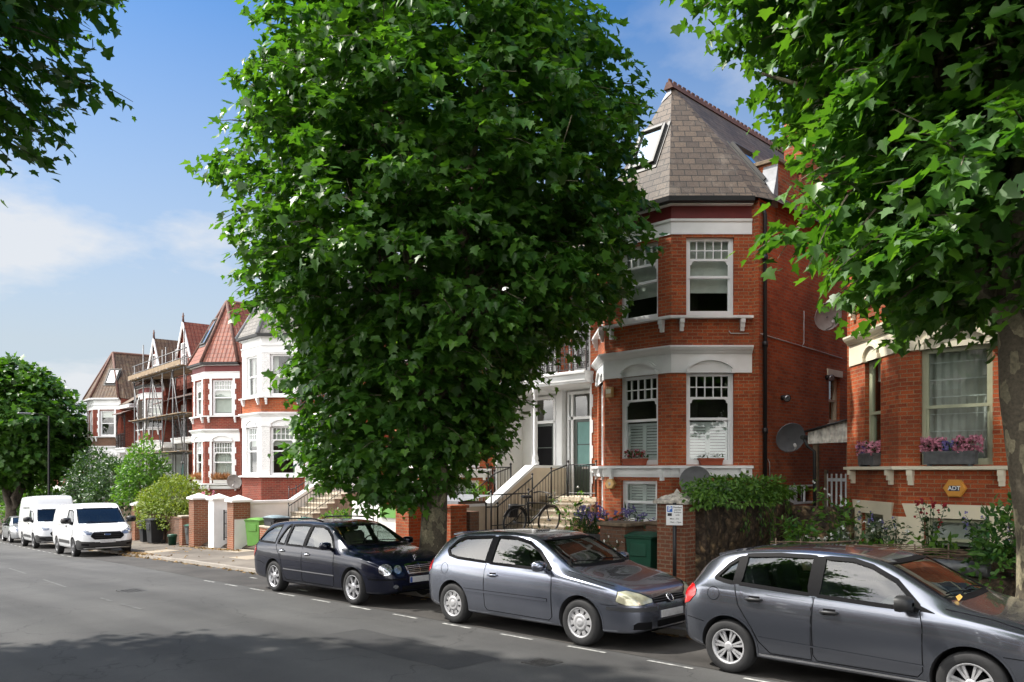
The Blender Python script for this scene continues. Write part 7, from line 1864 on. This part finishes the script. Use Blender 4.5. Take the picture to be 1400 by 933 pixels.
bush('shrub', 'dark bush against the far bay house', (-51.5, 16.2, .0), (2.2,1.6,2.6), MT['leaf_dark'], 4200, .22, 74, vbias=-.1)
bush('hedge', 'dark hedge behind the high-roofed van', (-57, 16.0, -1.2), (4.2,1.4,1.4), MT['leaf_dark'], 5200, .22, 75, 'hedge')
bush('shrub', 'pale green far bush past the street lamp', (-66, 17.0, -1.2), (3.2,2,1.7), MT['leaf_fresh'], 3000, .3, 76)
bush('shrub', 'large rounded far bush beneath the street tree', (-74, 17.0, -1.6), (4.5,3,3.4), MT['leaf_far'], 3400, .36, 77)
bush('shrub', 'dark mass of far bushes beyond the last parked car', (-86, 13.0, -2.2), (6,5,4.2), MT['leaf_dark'], 3600, .45, 78)
bush('shrub', 'low green shrub behind the low brick wall of the white house', (-22.5, 14.5, .2), (1.0,.7,.6), MT['leaf_fresh'], 900, .12, 79)
plant('garden_plant', 'pink-flowered stems above the white capped piers', (-33.6, 15.2, -.2), 1.7, .5, MT['leaf_dark'], 240, .1, 80, MT['pink'], 60, .06, group=GP)
for k, (x, v, r, h) in enumerate(((-95,4,7,9),(-108,10,8,10),(-120,2,9,11),(-100,20,8,10))):
    bush('far_tree', ['broad pale far tree standing on the road side','tall far tree closing the street','far tree at the road bend','far tree behind the distant roofs'][k], (x, v+yb(x)*.9, gz(x)+h*.25), (r,r*.8,h*.75), MT['leaf_far'], 2200, .7, 90+k, 'tree', group='trees closing the far end of the street')

# white house steps beyond the big tree (seen to the left of the crown)
t_ = MB(); cW, sW = math.cos(R(2.6)), math.sin(R(2.6))
def wloc(X, Y): dx, dy = X+31.56, Y-16.07; return (cW*dx - sW*dy, sW*dx + cW*dy)
t_.prism_x([(-1.9,-.6),(-1.9,1.42),(-.2,1.42),(1.35,2.35),(2.3,2.35),(2.3,-.6)], 3.85, 4.1)
t_.build('step_parapet', MT['stucco_white'], whouse)
t_ = MB(); t_.prism_x([(-1.94,1.42),(-.22,1.42),(1.33,2.35),(2.3,2.35),(2.3,2.44),(1.3,2.44),(-.25,1.51),(-1.94,1.51)], 3.81, 4.14); t_.build('parapet_coping', MT['white'], whouse)
t_ = MB()
for k in range(9):
    z = 1.75-.17*k; y = 1.2-.3*k; t_.box(4.105, 5.8, y-.33, y+.02, z-.05, z, .008); t_.box(4.105, 5.78, y-.29, y, -.6, z-.05)
t_.box(4.105,5.8,1.2,2.3,-.6,1.8); t_.build('front_steps', MT['stone_step'], whouse)
t_ = MB(); railing(t_, [(5.7,.9,1.7),(5.7,-1.2,.5)], .85, .14); t_.build('step_railing', MT['black_metal'], whouse); t_ = MB(); railing(t_, [(3.75,1.4,1.95),(3.75,.1,1.15),(3.75,-.2,1.1)], .8, .14); t_.build('step_railing', MT['black_metal'], whouse)

# ------------------------------------------------------------------ bins and pots
def wheelie(label, loc, rz, mat, lidmat, w=.56, h=.98, dpt=.62, number=None):
    t = thing('wheelie_bin', label, 'wheelie bin', loc, rz, 'wheeled rubbish bins along the pavement')
    m = MB(); b = .8
    lo = [(-w/2*b,-dpt/2*b,.06),(w/2*b,-dpt/2*b,.06),(w/2*b,dpt/2*b,.06),(-w/2*b,dpt/2*b,.06)]; hi = [(-w/2,-dpt/2,h-.1),(w/2,-dpt/2,h-.1),(w/2,dpt/2,h-.1),(-w/2,dpt/2,h-.1)]
    i = [m.vert(p) for p in lo]; j = [m.vert(p) for p in hi]; m.idx(i[::-1]); m.idx(j)
    for k in range(4): m.idx((i[k], i[(k+1)%4], j[(k+1)%4], j[k]))
    m.box(-w/2-.025, w/2+.025, -dpt/2-.025, dpt/2+.025, h-.13, h-.085, .01)
    m.box(-w*.3, w*.3, -dpt/2*.93-.03, -dpt/2*.9, h*.55, h*.8, .01)
    m.build('body', mat, t, bevel=.015)
    m = MB(); rows = []
    for q in range(7):
        y = -dpt/2-.05+(dpt+.06)*q/6; z = h-.085+.07*math.sin(math.pi*(q+.6)/7.2); rows.append([(-w/2-.03,y,h-.085),(-w/2+.03,y,z),(0,y,z+.015),(w/2-.03,y,z),(w/2+.03,y,h-.085)])
    m.sm = True; m.grid(rows); m.sm = False; m.face(rows[0]); m.face(rows[-1][::-1]); m.build('lid', lidmat, t)
    m = MB(); m.tube([(-w*.4,dpt/2,h-.12),(-w*.4,dpt/2+.1,h-.08),(w*.4,dpt/2+.1,h-.08),(w*.4,dpt/2,h-.12)], .017, 6); m.build('handle', mat, t)
    for sx in (-1, 1):
        m = MB(); m.tube([(0,0,0),(.05*sx,0,0)], .1, 14); m.build('wheel', MT['rubber'], t, (sx*w*.4, dpt/2*.8, .1))
    return t
wheelie('lime green wheelie bin beside the rendered pier', (-26.75, 13.85, pave_z(-26.75,12.4)+.06), R(25), MT['bin_green'], MT['bin_green'], .6, 1.06)
wheelie('black wheelie bin with pale blue lid next to the lime one', (-25.4, 13.85, pave_z(-25.4,12.4)+.14), R(5), MT['bin_black'], MT['bin_lid'], .6, 1.06)
wheelie('dark green wheelie bin tucked between the two brick piers', (-9.1, 12.78, pave_z(-9.1,12.4)), R(4), MT['bin_dkgreen'], MT['bin_dkgreen'], .56, 1.04)
wheelie('black flat-lidded wheelie bin beside the front van', (-37.7, 12.05+yb(-37.7), pave_z(-37.7,11.9)), BEND, MT['bin_black'], MT['bin_black'], .58, 1.08)
wheelie('black wheelie bin with a bulging lid by the brown wall', (-36.5, 12.05+yb(-36.5), pave_z(-36.5,11.9)), BEND+.1, MT['bin_black'], MT['bin_black'], .6, 1.16)
wheelie('slim grey bin beside the small low brick pier', (-32.9, 12.5+yb(-32.9), pave_z(-32.9,12.4)), BEND, plain('grey_bin', (.07,.075,.075), .5, noise_amt=.1), MT['bin_dkgreen'], .42, .9, .45)
def tub(label, loc, r, h, mat, handle=False):
    t = thing('tub', label, 'tub', loc, 0)
    m = MB(); m.lathe([(r*.78,0),(r*.98,h*.93),(r*1.08,h*.93),(r*1.08,h),(r*.95,h),(r*.8,h*.6)], 20); m.build('body', mat, t)
    m = MB(); m.lathe([(r*1.02,h+.001),(r*1.0,h+.05),(r*.3,h+.07)], 20); m.build('lid', mat, t)
    if handle:
        m = MB(); m.tube([(-r,0,h*.9),(-r*.6,-.05,h+.1),(r*.6,-.05,h+.1),(r,0,h*.9)], .012, 5); m.build('handle', MT['black_plastic'], t)
        m = MB(); m.box(.02,.12,-r*1.0,-r*.93,h*.4,h*.75); m.build('paper_label', MT['sign_white'], t)
    return t
tub('green food waste tub with a paper label standing on the low wall', (-22.6, 12.7+yb(-22.6), .38), .21, .36, plain('teal_tub', (.03,.14,.11), .5, noise_amt=.08), True)
tub('small dark green tub on the pavement by the low brick pier', (-34.2, 12.1+yb(-34.2), pave_z(-34.2,12.1)), .19, .4, MT['bin_dkgreen'])
t = thing('rubble_bag', 'yellow sack of garden waste on the low wall', 'sack', (-20.7, 12.8+yb(-20.7), .38), BEND)
m = MB(); m.sm = True; rows = []
for i in range(11):
    row = []
    for k in range(17):
        a = 2*math.pi*k/16; q = math.sin(math.pi*(i+.6)/11.2)**.5
        row.append((.85*(i/10-.5)*2, (.26*math.cos(a))*q, .09+.1*math.sin(a)*q+.02*noise.noise(Vector((i*.7, k*.9, 0)))))
    rows.append(row)
m.grid(rows); m.build('sack', MT['yellow'], t)
rs = np.random.default_rng(14); n = 420
leaves_mesh('garden_waste', np.stack([(rs.random(n)-.5)*1.5, (rs.random(n)-.5)*.45, .18+.22*rs.random(n)], 1), rs.normal(0,1,(n,3)), rs.normal(0,1,(n,3))+np.array((0,0,1)), .08+.09*rs.random(n), rs.random(n), MT['litter'], t, OVATE)
t = thing('bin_store', 'low bin store with a grey lead roof behind the tree trunk', 'bin store', (-15.6, 13.6, .2), 0)
m = MB(); m.box(-.6,.6,-.45,.45,-.2,1.3); m.build('wall', MT['brick_brown'], t); m = MB(); m.face(((-.72,-.58,1.32),(.72,-.58,1.32),(.72,.55,1.46),(-.72,.55,1.46))); m.box(-.72,.72,-.6,-.56,1.24,1.33); m.build('roof', MT['lead'], t)

# ------------------------------------------------------------------ bicycle leaning on the step railing
def bicycle(loc, rz, lean):
    t = thing('bicycle', 'black town bicycle leaning on the iron step railing', 'bicycle', loc); t.rotation_euler = (lean, 0, rz)
    BK = MT['black_metal']; r = .34
    for x in (-.53, .53):
        m = MB(); m.tube([(r*math.cos(2*math.pi*k/32), 0, r*math.sin(2*math.pi*k/32)) for k in range(32)], .019, 6, True); w = m.build('wheel', MT['rubber'], t, (x,0,r+.02))
        m = MB(); m.tube([((r-.03)*math.cos(2*math.pi*k/32), 0, (r-.03)*math.sin(2*math.pi*k/32)) for k in range(32)], .008, 5, True); m.tube([(0,-.05,0),(0,.05,0)], .022, 8)
        for k in range(20): m.tube([(0,.02*(1 if k%2 else -1),0),((r-.03)*math.cos(2*math.pi*k/20),0,(r-.03)*math.sin(2*math.pi*k/20))], .0022, 3)
        m.build('wheel_rim', MT['steel'], w)
        m = MB(); m.tube([(x+(r+.035)*math.cos(a),0,r+.02+(r+.035)*math.sin(a)) for a in [R(20+10*k) for k in range(15)]], .016, 5); m.build('mudguard', BK, t)
    m = MB(); bb = (-.08,0,.3); hd = (.38,0,.78); st = (-.22,0,.8); hb_ = (.4,0,.68)
    for a, b, q in ((bb,hb_,.02),(bb,st,.018),(st,hd,.018),(bb,(-.53,0,.36),.012),(st,(-.53,0,.36),.011),(hd,hb_,.02),(hb_,(.53,0,.36),.014),(hd,(.36,0,1.0),.014),(st,(-.25,0,.92),.014)): m.tube([a,b], q, 7)
    m.build('frame', BK, t)
    m = MB(); m.tube([(.22,-.29,.99),(.32,-.24,1.02),(.38,-.08,1.03),(.38,.08,1.03),(.32,.24,1.02),(.22,.29,.99)], .013, 6); m.tube([(.2,-.29,.985),(.31,-.25,1.015)], .019, 6); m.tube([(.2,.29,.985),(.31,.25,1.015)], .019, 6); m.build('handlebar', BK, t)
    m = MB(); m.box(-.39,-.1,-.07,.07,.92,.98,.02); m.build('saddle', MT['black_plastic'], t)
    m = MB(); m.tube([(bb[0]+.1*math.cos(2*math.pi*k/20),-.03,bb[2]+.1*math.sin(2*math.pi*k/20)) for k in range(20)], .01, 4, True); m.tube([(-.08,-.05,.3),(-.0,-.06,.15)], .01, 5); m.box(-.05,.05,-.14,-.05,.13,.15); m.build('crankset', BK, t)
    m = MB(); m.box(-.72,-.3,-.05,.05,.74,.755); m.tube([(-.7,0,.74),(-.53,0,.36)], .007, 4); m.build('luggage_rack', BK, t)
    m = MB(); m.box(-.66,-.4,.06,.16,.45,.76,.02); m.build('pannier', MT['black_plastic'], t)
    return t
bicycle((-13.12, 13.75, .74), R(84), R(9))

# ------------------------------------------------------------------ signs and lamps
t = thing('parking_sign', 'white residents parking sign on a black post in front of the crumbling pier', 'sign', (-8.05, 12.15, pave_z(-8.05,12.15)), 0)
t.rotation_euler = (0, 0, R(31))
m = MB(); m.tube([(0,0,-.2),(0,0,1.62)], .036, 10); m.build('post', MT['black_metal'], t)
m = MB(); m.box(-.145,.145,-.062,-.05,1.22,1.58,.004); m.box(-.05,.05,-.05,-.02,1.3,1.34); m.box(-.05,.05,-.05,-.02,1.46,1.5); pl_ = m.build('plate', MT['sign_white'], t)
def F(x, z, dy=0): return Matrix.Translation((x, -.0635-dy, z)) @ Matrix.Rotation(R(90), 4, 'X')
m = MB(); m.box(-.125,-.035,-.0632,-.0621,1.455,1.56); m.build('blue_panel', MT['sign_blue'], pl_)
m = MB(); text_mb(m, 'P', .115, F(-.08, 1.508, .0004), bold=.003); m.build('letter', MT['sign_white'], pl_)
m = MB(); m.box(-.12,-.045,-.0632,-.0621,1.385,1.435); m.build('dark_panel', MT['ink'], pl_)
m = MB()
for s_, z in (('Resident', 1.54), ('permit', 1.495), ('holders', 1.45), ('only', 1.405)): text_mb(m, s_, .042, F(.055, z), bold=.0006)
text_mb(m, 'Mon - Fri', .042, F(0, 1.335), bold=.0006); text_mb(m, '10am - 12pm', .038, F(.02, 1.275), bold=.0006)
m.build('lettering', MT['ink'], pl_)

t = thing('street_lamp', 'slim black street lamp column beyond the vans', 'street lamp', (-50.4, 10.2+yb(-50.4), pave_z(-50.4,10.2)), BEND)
m = MB(); m.tube([(0,0,-.2),(0,0,1.3),(0,0,1.32),(0,0,6.9)], [.1,.1,.065,.045], 10); m.build('column', MT['dark_trim'], t)
m = MB(); m.tube([(0,0,6.85),(-.1,-.4,7.0),(-.15,-.9,7.02)], .03, 6); m.build('arm', MT['dark_trim'], t)
m = MB(); m.box(-.28,-.02,-1.5,-.85,6.96,7.06,.03); m.build('lantern', MT['dish_grey'], t)

# ------------------------------------------------------------------ scaffold
t = thing('scaffold', 'tube and board scaffold in front of the gabled crimson house', 'scaffold', (-45.1, 18.35, -1.4), BEND)
X0, X1 = -4.6, 4.6; ys = (-.9, .35)
hz = [2.6, 4.6, 6.55, 8.95]
for y in ys:
    for k in range(6):
        x = X0+(X1-X0)*k/5; m = MB(); m.tube([(x,y,-.3),(x,y,9.9+.35*((k*7)%4))], .034, 6); m.build('standard', MT['steel'], t)
    for z in hz + [9.45, 9.9]:
        m = MB(); m.tube([(X0-.4,y,z),(X1+.4,y,z)], .03, 6); m.build('ledger', MT['steel'], t)
for k in range(6):
    for z in hz:
        x = X0+(X1-X0)*k/5; m = MB(); m.tube([(x,ys[0]-.35,z+.06),(x,ys[1]+.45,z+.06)], .028, 5); m.build('transom', MT['steel'], t)
for (a, b, za, zb_) in ((0,1,.2,4.6),(1,2,4.6,8.9),(2,3,4.6,.2),(3,4,4.6,8.9),(4,5,8.9,4.6),(4,5,.2,4.6),(1,0,4.6,8.9),(2,1,.2,4.6),(3,2,4.6,8.9),(5,4,4.6,8.9),(1,0,.2,2.6),(2,3,8.95,6.6)):
    xa, xb = X0+(X1-X0)*a/5, X0+(X1-X0)*b/5; m = MB(); m.tube([(xa,ys[0]-.04,za),(xb,ys[0]-.04,zb_)], .028, 5); m.build('brace', MT['steel'], t)
for z in (4.62, 6.57, 8.97):
    m = MB()
    for j in range(5): m.box(X0-.3+.01*j, X1+.3, ys[0]-.25+.3*j, ys[0]+.03+.3*j, z+.03, z+.07)
    if z > 8: m.box(X0-.3, X1+.3, ys[0]-.3, ys[0]-.27, z+.07, z+.32)
    m.build('platform', MT['plank'], t)
m = MB(); m.box(2.0,3.5,ys[0]-.1,ys[0]-.06,1.6,2.5); m.build('printed_sheet', MT['sign_white'], t)

# ------------------------------------------------------------------ across the road, unseen: houses, plus hedges and a tree added for reflections
for k, (x, lab) in enumerate(((3.0,'brick house across the road with a slate roof, nearest the junction'),(-7.0,'brick house across the road facing the turret house'),(-17.0,'brick house across the road facing the big plane tree'),(-27.5,'brick house across the road facing the white house'))):
    t = thing('brick_house', lab, 'house', (x, -14.5, gz(x)), R(180), 'Victorian terrace houses along the street')
    wn = [(-3.4,-2.3,1.3,3.2),(-1.8,-.7,1.3,3.2),(1.6,2.6,.6,2.9),(-3.4,-2.3,4.4,6.1),(-1.8,-.7,4.4,6.1),(1.6,2.6,4.4,6.1)]
    m = MB(); wall(m, (-4.4,0), (4.4,0), 0, 7.0, wn); wall(m, (4.4,0), (4.4,8), 0, 7.0); wall(m, (-4.4,8), (-4.4,0), 0, 7.0); m.build('wall', MT['brick'], t)
    m = MB(); m.box(-4.4,4.4,-.06,0,3.5,3.8); m.box(-4.4,4.4,-.08,0,6.75,7.0); m.build('band', MT['white'], t)
    m = MB(); m.face(((-4.7,-.4,6.95),(4.7,-.4,6.95),(4.7,4,9.8),(-4.7,4,9.8))); m.face(((4.7,8.4,6.95),(-4.7,8.4,6.95),(-4.7,4,9.8),(4.7,4,9.8))); m.build('roof', MT['slate'], t)
    for (a, b, c, e) in wn:
        m = MB(); m.box(a, a+.07, .08, .14, c, e); m.box(b-.07, b, .08, .14, c, e); m.box(a+.07, b-.07, .08, .14, e-.07, e); m.box(a+.07, b-.07, .08, .14, c, c+.08); m.box(a+.07, b-.07, .085, .135, (c+e)/2-.03, (c+e)/2+.03); w_ = m.build('window', MT['white_gloss'], t)
        m = MB(); m.box(a, b, .145, .16, c, e); m.build('pane', MT['dark_trim'], w_)
for k, (x, y) in enumerate(((-3.5,-7.6),(-11.5,-7.7),(-20,-7.6),(-30,-7.6))):
    bush('hedge', ['unseen clipped hedge added across the road behind the viewer','unseen clipped hedge added across the road opposite the silver-grey hatchback','unseen clipped hedge added across the road opposite the estate car','unseen clipped hedge added across the road opposite the capped piers'][k], (x, y, gz(x)+.5), (4.2,.7,1.2), MT['leaf_dark'], 2600, .2, 120+k, 'hedge')
street_tree('plane_tree', 'unseen plane tree added across the road behind the viewer', (2.2, -1.4, gz(2)+.06), 13, .29, [(4.2,.8),(4.8,2.4),(6,3.4),(8,3.9),(10,3.6),(12,2.2),(12.8,.4)], 900, 10, .24, 15, MT['leaf_plane'], MT['bark'], 3.8, group=TREES)

# ------------------------------------------------------------------ fallen leaves and gutter litter
rs = np.random.default_rng(77); P = []; 
for k in range(420):
    u = -4-34*rs.random()**1.1
    if rs.random() < .7: v = 9.44-abs(rs.normal(0,.07)); z = road_z(u, v)+.012
    else: v = 9.7+2.6*rs.random(); z = pave_z(u, v)+.012
    P.append((u, v+yb(u), z))
for k in range(260):
    u = -27.5-3*rs.random() if k % 2 else -26-7*rs.random(); v = 12.05-abs(rs.normal(0,.12)); P.append((u, v+yb(u), pave_z(u,v)+.015))
for k in range(240):
    u = -30.5+1.2*rs.normal(0,1); v = 9.45+.35*rs.random(); P.append((u, v+yb(u), (pave_z(u,v) if v > 9.5 else road_z(u,v))+.02))
P = np.array(P); n = len(P)
D = np.stack([rs.normal(0,1,n), rs.normal(0,1,n), rs.normal(0,.15,n)], 1); Nn = np.stack([rs.normal(0,.25,n), rs.normal(0,.25,n), np.ones(n)], 1)
tag(leaves_mesh('fallen_leaves', P, D, Nn, .06+.07*rs.random(n), rs.random(n), MT['litter'], None, PLANE), 'dry fallen leaves gathered along the kerb and pavement', 'leaves', kind='stuff')

# ------------------------------------------------------------------ sky, sun, camera
SUN_EL, SUN_DIR = 52, Vector((-.90, -.44))
w = bpy.data.worlds.new('World'); scene.world = w; w.use_nodes = True; nt = w.node_tree; nt.nodes.clear()
out = N(nt, 'ShaderNodeOutputWorld'); bg = N(nt, 'ShaderNodeBackground'); bg.inputs[1].default_value = .12
sky = N(nt, 'ShaderNodeTexSky'); sky.sky_type = 'NISHITA'; sky.sun_disc = False; sky.sun_elevation = R(SUN_EL); sky.sun_rotation = math.atan2(SUN_DIR.x, SUN_DIR.y) % (2*math.pi)
sky.air_density = 1.0; sky.dust_density = .6; sky.ozone_density = 2.5; sky.altitude = 50
tc = N(nt, 'ShaderNodeTexCoord'); sp = N(nt, 'ShaderNodeSeparateXYZ'); L(nt, tc.outputs['Generated'], sp.inputs[0])
zc = N(nt, 'ShaderNodeMath', operation='MAXIMUM'); zc.inputs[1].default_value = .0; L(nt, sp.outputs[2], zc.inputs[0])
za = N(nt, 'ShaderNodeMath', operation='ADD'); za.inputs[1].default_value = .18; L(nt, zc.outputs[0], za.inputs[0])
dx = N(nt, 'ShaderNodeMath', operation='DIVIDE'); L(nt, sp.outputs[0], dx.inputs[0]); L(nt, za.outputs[0], dx.inputs[1])
dy = N(nt, 'ShaderNodeMath', operation='DIVIDE'); L(nt, sp.outputs[1], dy.inputs[0]); L(nt, za.outputs[0], dy.inputs[1])
cb_ = N(nt, 'ShaderNodeCombineXYZ'); L(nt, dx.outputs[0], cb_.inputs[0]); L(nt, dy.outputs[0], cb_.inputs[1]); cb_.inputs[2].default_value = 3.1
nz = N(nt, 'ShaderNodeTexNoise'); nz.inputs['Scale'].default_value = 1.25; nz.inputs['Detail'].default_value = 9; nz.inputs['Roughness'].default_value = .55; L(nt, cb_.outputs[0], nz.inputs['Vector'])
cr = N(nt, 'ShaderNodeMapRange'); cr.inputs['From Min'].default_value = .53; cr.inputs['From Max'].default_value = .64; cr.inputs['To Min'].default_value = 0; cr.inputs['To Max'].default_value = .85; L(nt, nz.outputs['Fac'], cr.inputs[0])
fd = N(nt, 'ShaderNodeMapRange'); fd.inputs['From Min'].default_value = .62; fd.inputs['From Max'].default_value = .30; L(nt, sp.outputs[2], fd.inputs[0])
mu = N(nt, 'ShaderNodeMath', operation='MULTIPLY'); L(nt, cr.outputs[0], mu.inputs[0]); L(nt, fd.outputs[0], mu.inputs[1])
# deep blue overhead, haze towards the skyline
tn = N(nt, 'ShaderNodeMix', data_type='RGBA', blend_type='MULTIPLY'); tn.inputs[0].default_value = 1; tn.inputs[7].default_value = (.28,.46,.6,1); L(nt, sky.outputs[0], tn.inputs[6])
hz_ = N(nt, 'ShaderNodeMapRange'); hz_.inputs['From Min'].default_value = .5; hz_.inputs['From Max'].default_value = .14; hz_.inputs['To Max'].default_value = .92; L(nt, sp.outputs[2], hz_.inputs[0])
m1 = N(nt, 'ShaderNodeMix', data_type='RGBA'); L(nt, hz_.outputs[0], m1.inputs[0]); L(nt, tn.outputs[2], m1.inputs[6]); m1.inputs[7].default_value = (2.25,2.52,2.72,1)
mx = N(nt, 'ShaderNodeMix', data_type='RGBA'); L(nt, mu.outputs[0], mx.inputs[0]); L(nt, m1.outputs[2], mx.inputs[6]); mx.inputs[7].default_value = (3.0,3.08,3.2,1)
# bright broken cloud added over the unseen southern sky, as fill for shaded fronts
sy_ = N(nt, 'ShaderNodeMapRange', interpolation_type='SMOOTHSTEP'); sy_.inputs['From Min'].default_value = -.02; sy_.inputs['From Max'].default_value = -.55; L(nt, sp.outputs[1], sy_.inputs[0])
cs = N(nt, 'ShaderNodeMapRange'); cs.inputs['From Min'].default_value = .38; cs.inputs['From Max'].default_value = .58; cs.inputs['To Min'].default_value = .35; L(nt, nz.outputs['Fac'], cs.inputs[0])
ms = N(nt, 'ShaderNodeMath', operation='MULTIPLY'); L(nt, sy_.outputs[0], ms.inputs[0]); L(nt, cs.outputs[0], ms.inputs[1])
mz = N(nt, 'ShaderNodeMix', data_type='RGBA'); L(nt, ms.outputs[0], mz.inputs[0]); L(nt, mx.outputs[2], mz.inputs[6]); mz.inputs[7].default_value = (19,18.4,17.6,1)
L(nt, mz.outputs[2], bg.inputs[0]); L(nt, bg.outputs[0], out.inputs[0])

sl = bpy.data.lights.new('sun', 'SUN'); sl.energy = 3.25; sl.angle = R(1.0); sl.color = (1, .95, .87)
so = bpy.data.objects.new('sun', sl); COL.objects.link(so)
d = Vector((SUN_DIR.x, SUN_DIR.y, 0)).normalized()*math.cos(R(SUN_EL)); d.z = math.sin(R(SUN_EL))
so.rotation_euler = d.to_track_quat('Z', 'Y').to_euler(); so.location = (0,0,40)

cam = bpy.data.cameras.new('camera'); cam.sensor_width = 36; cam.lens = 1095/1400*36; cam.shift_y = (643-466.5)/1400; cam.clip_end = 3000; cam.clip_start = .05
co = bpy.data.objects.new('camera', cam); COL.objects.link(co); co.location = (0,0,2.3); co.rotation_euler = (R(90), 0, R(45)); scene.camera = co
scene.view_settings.view_transform = 'Standard'; scene.view_settings.look = 'None'; scene.view_settings.exposure = 1.2; scene.view_settings.gamma = 1
scene.cycles.max_bounces = 8; scene.cycles.transparent_max_bounces = 12
try: scene.cycles.use_denoising = True
except Exception: pass
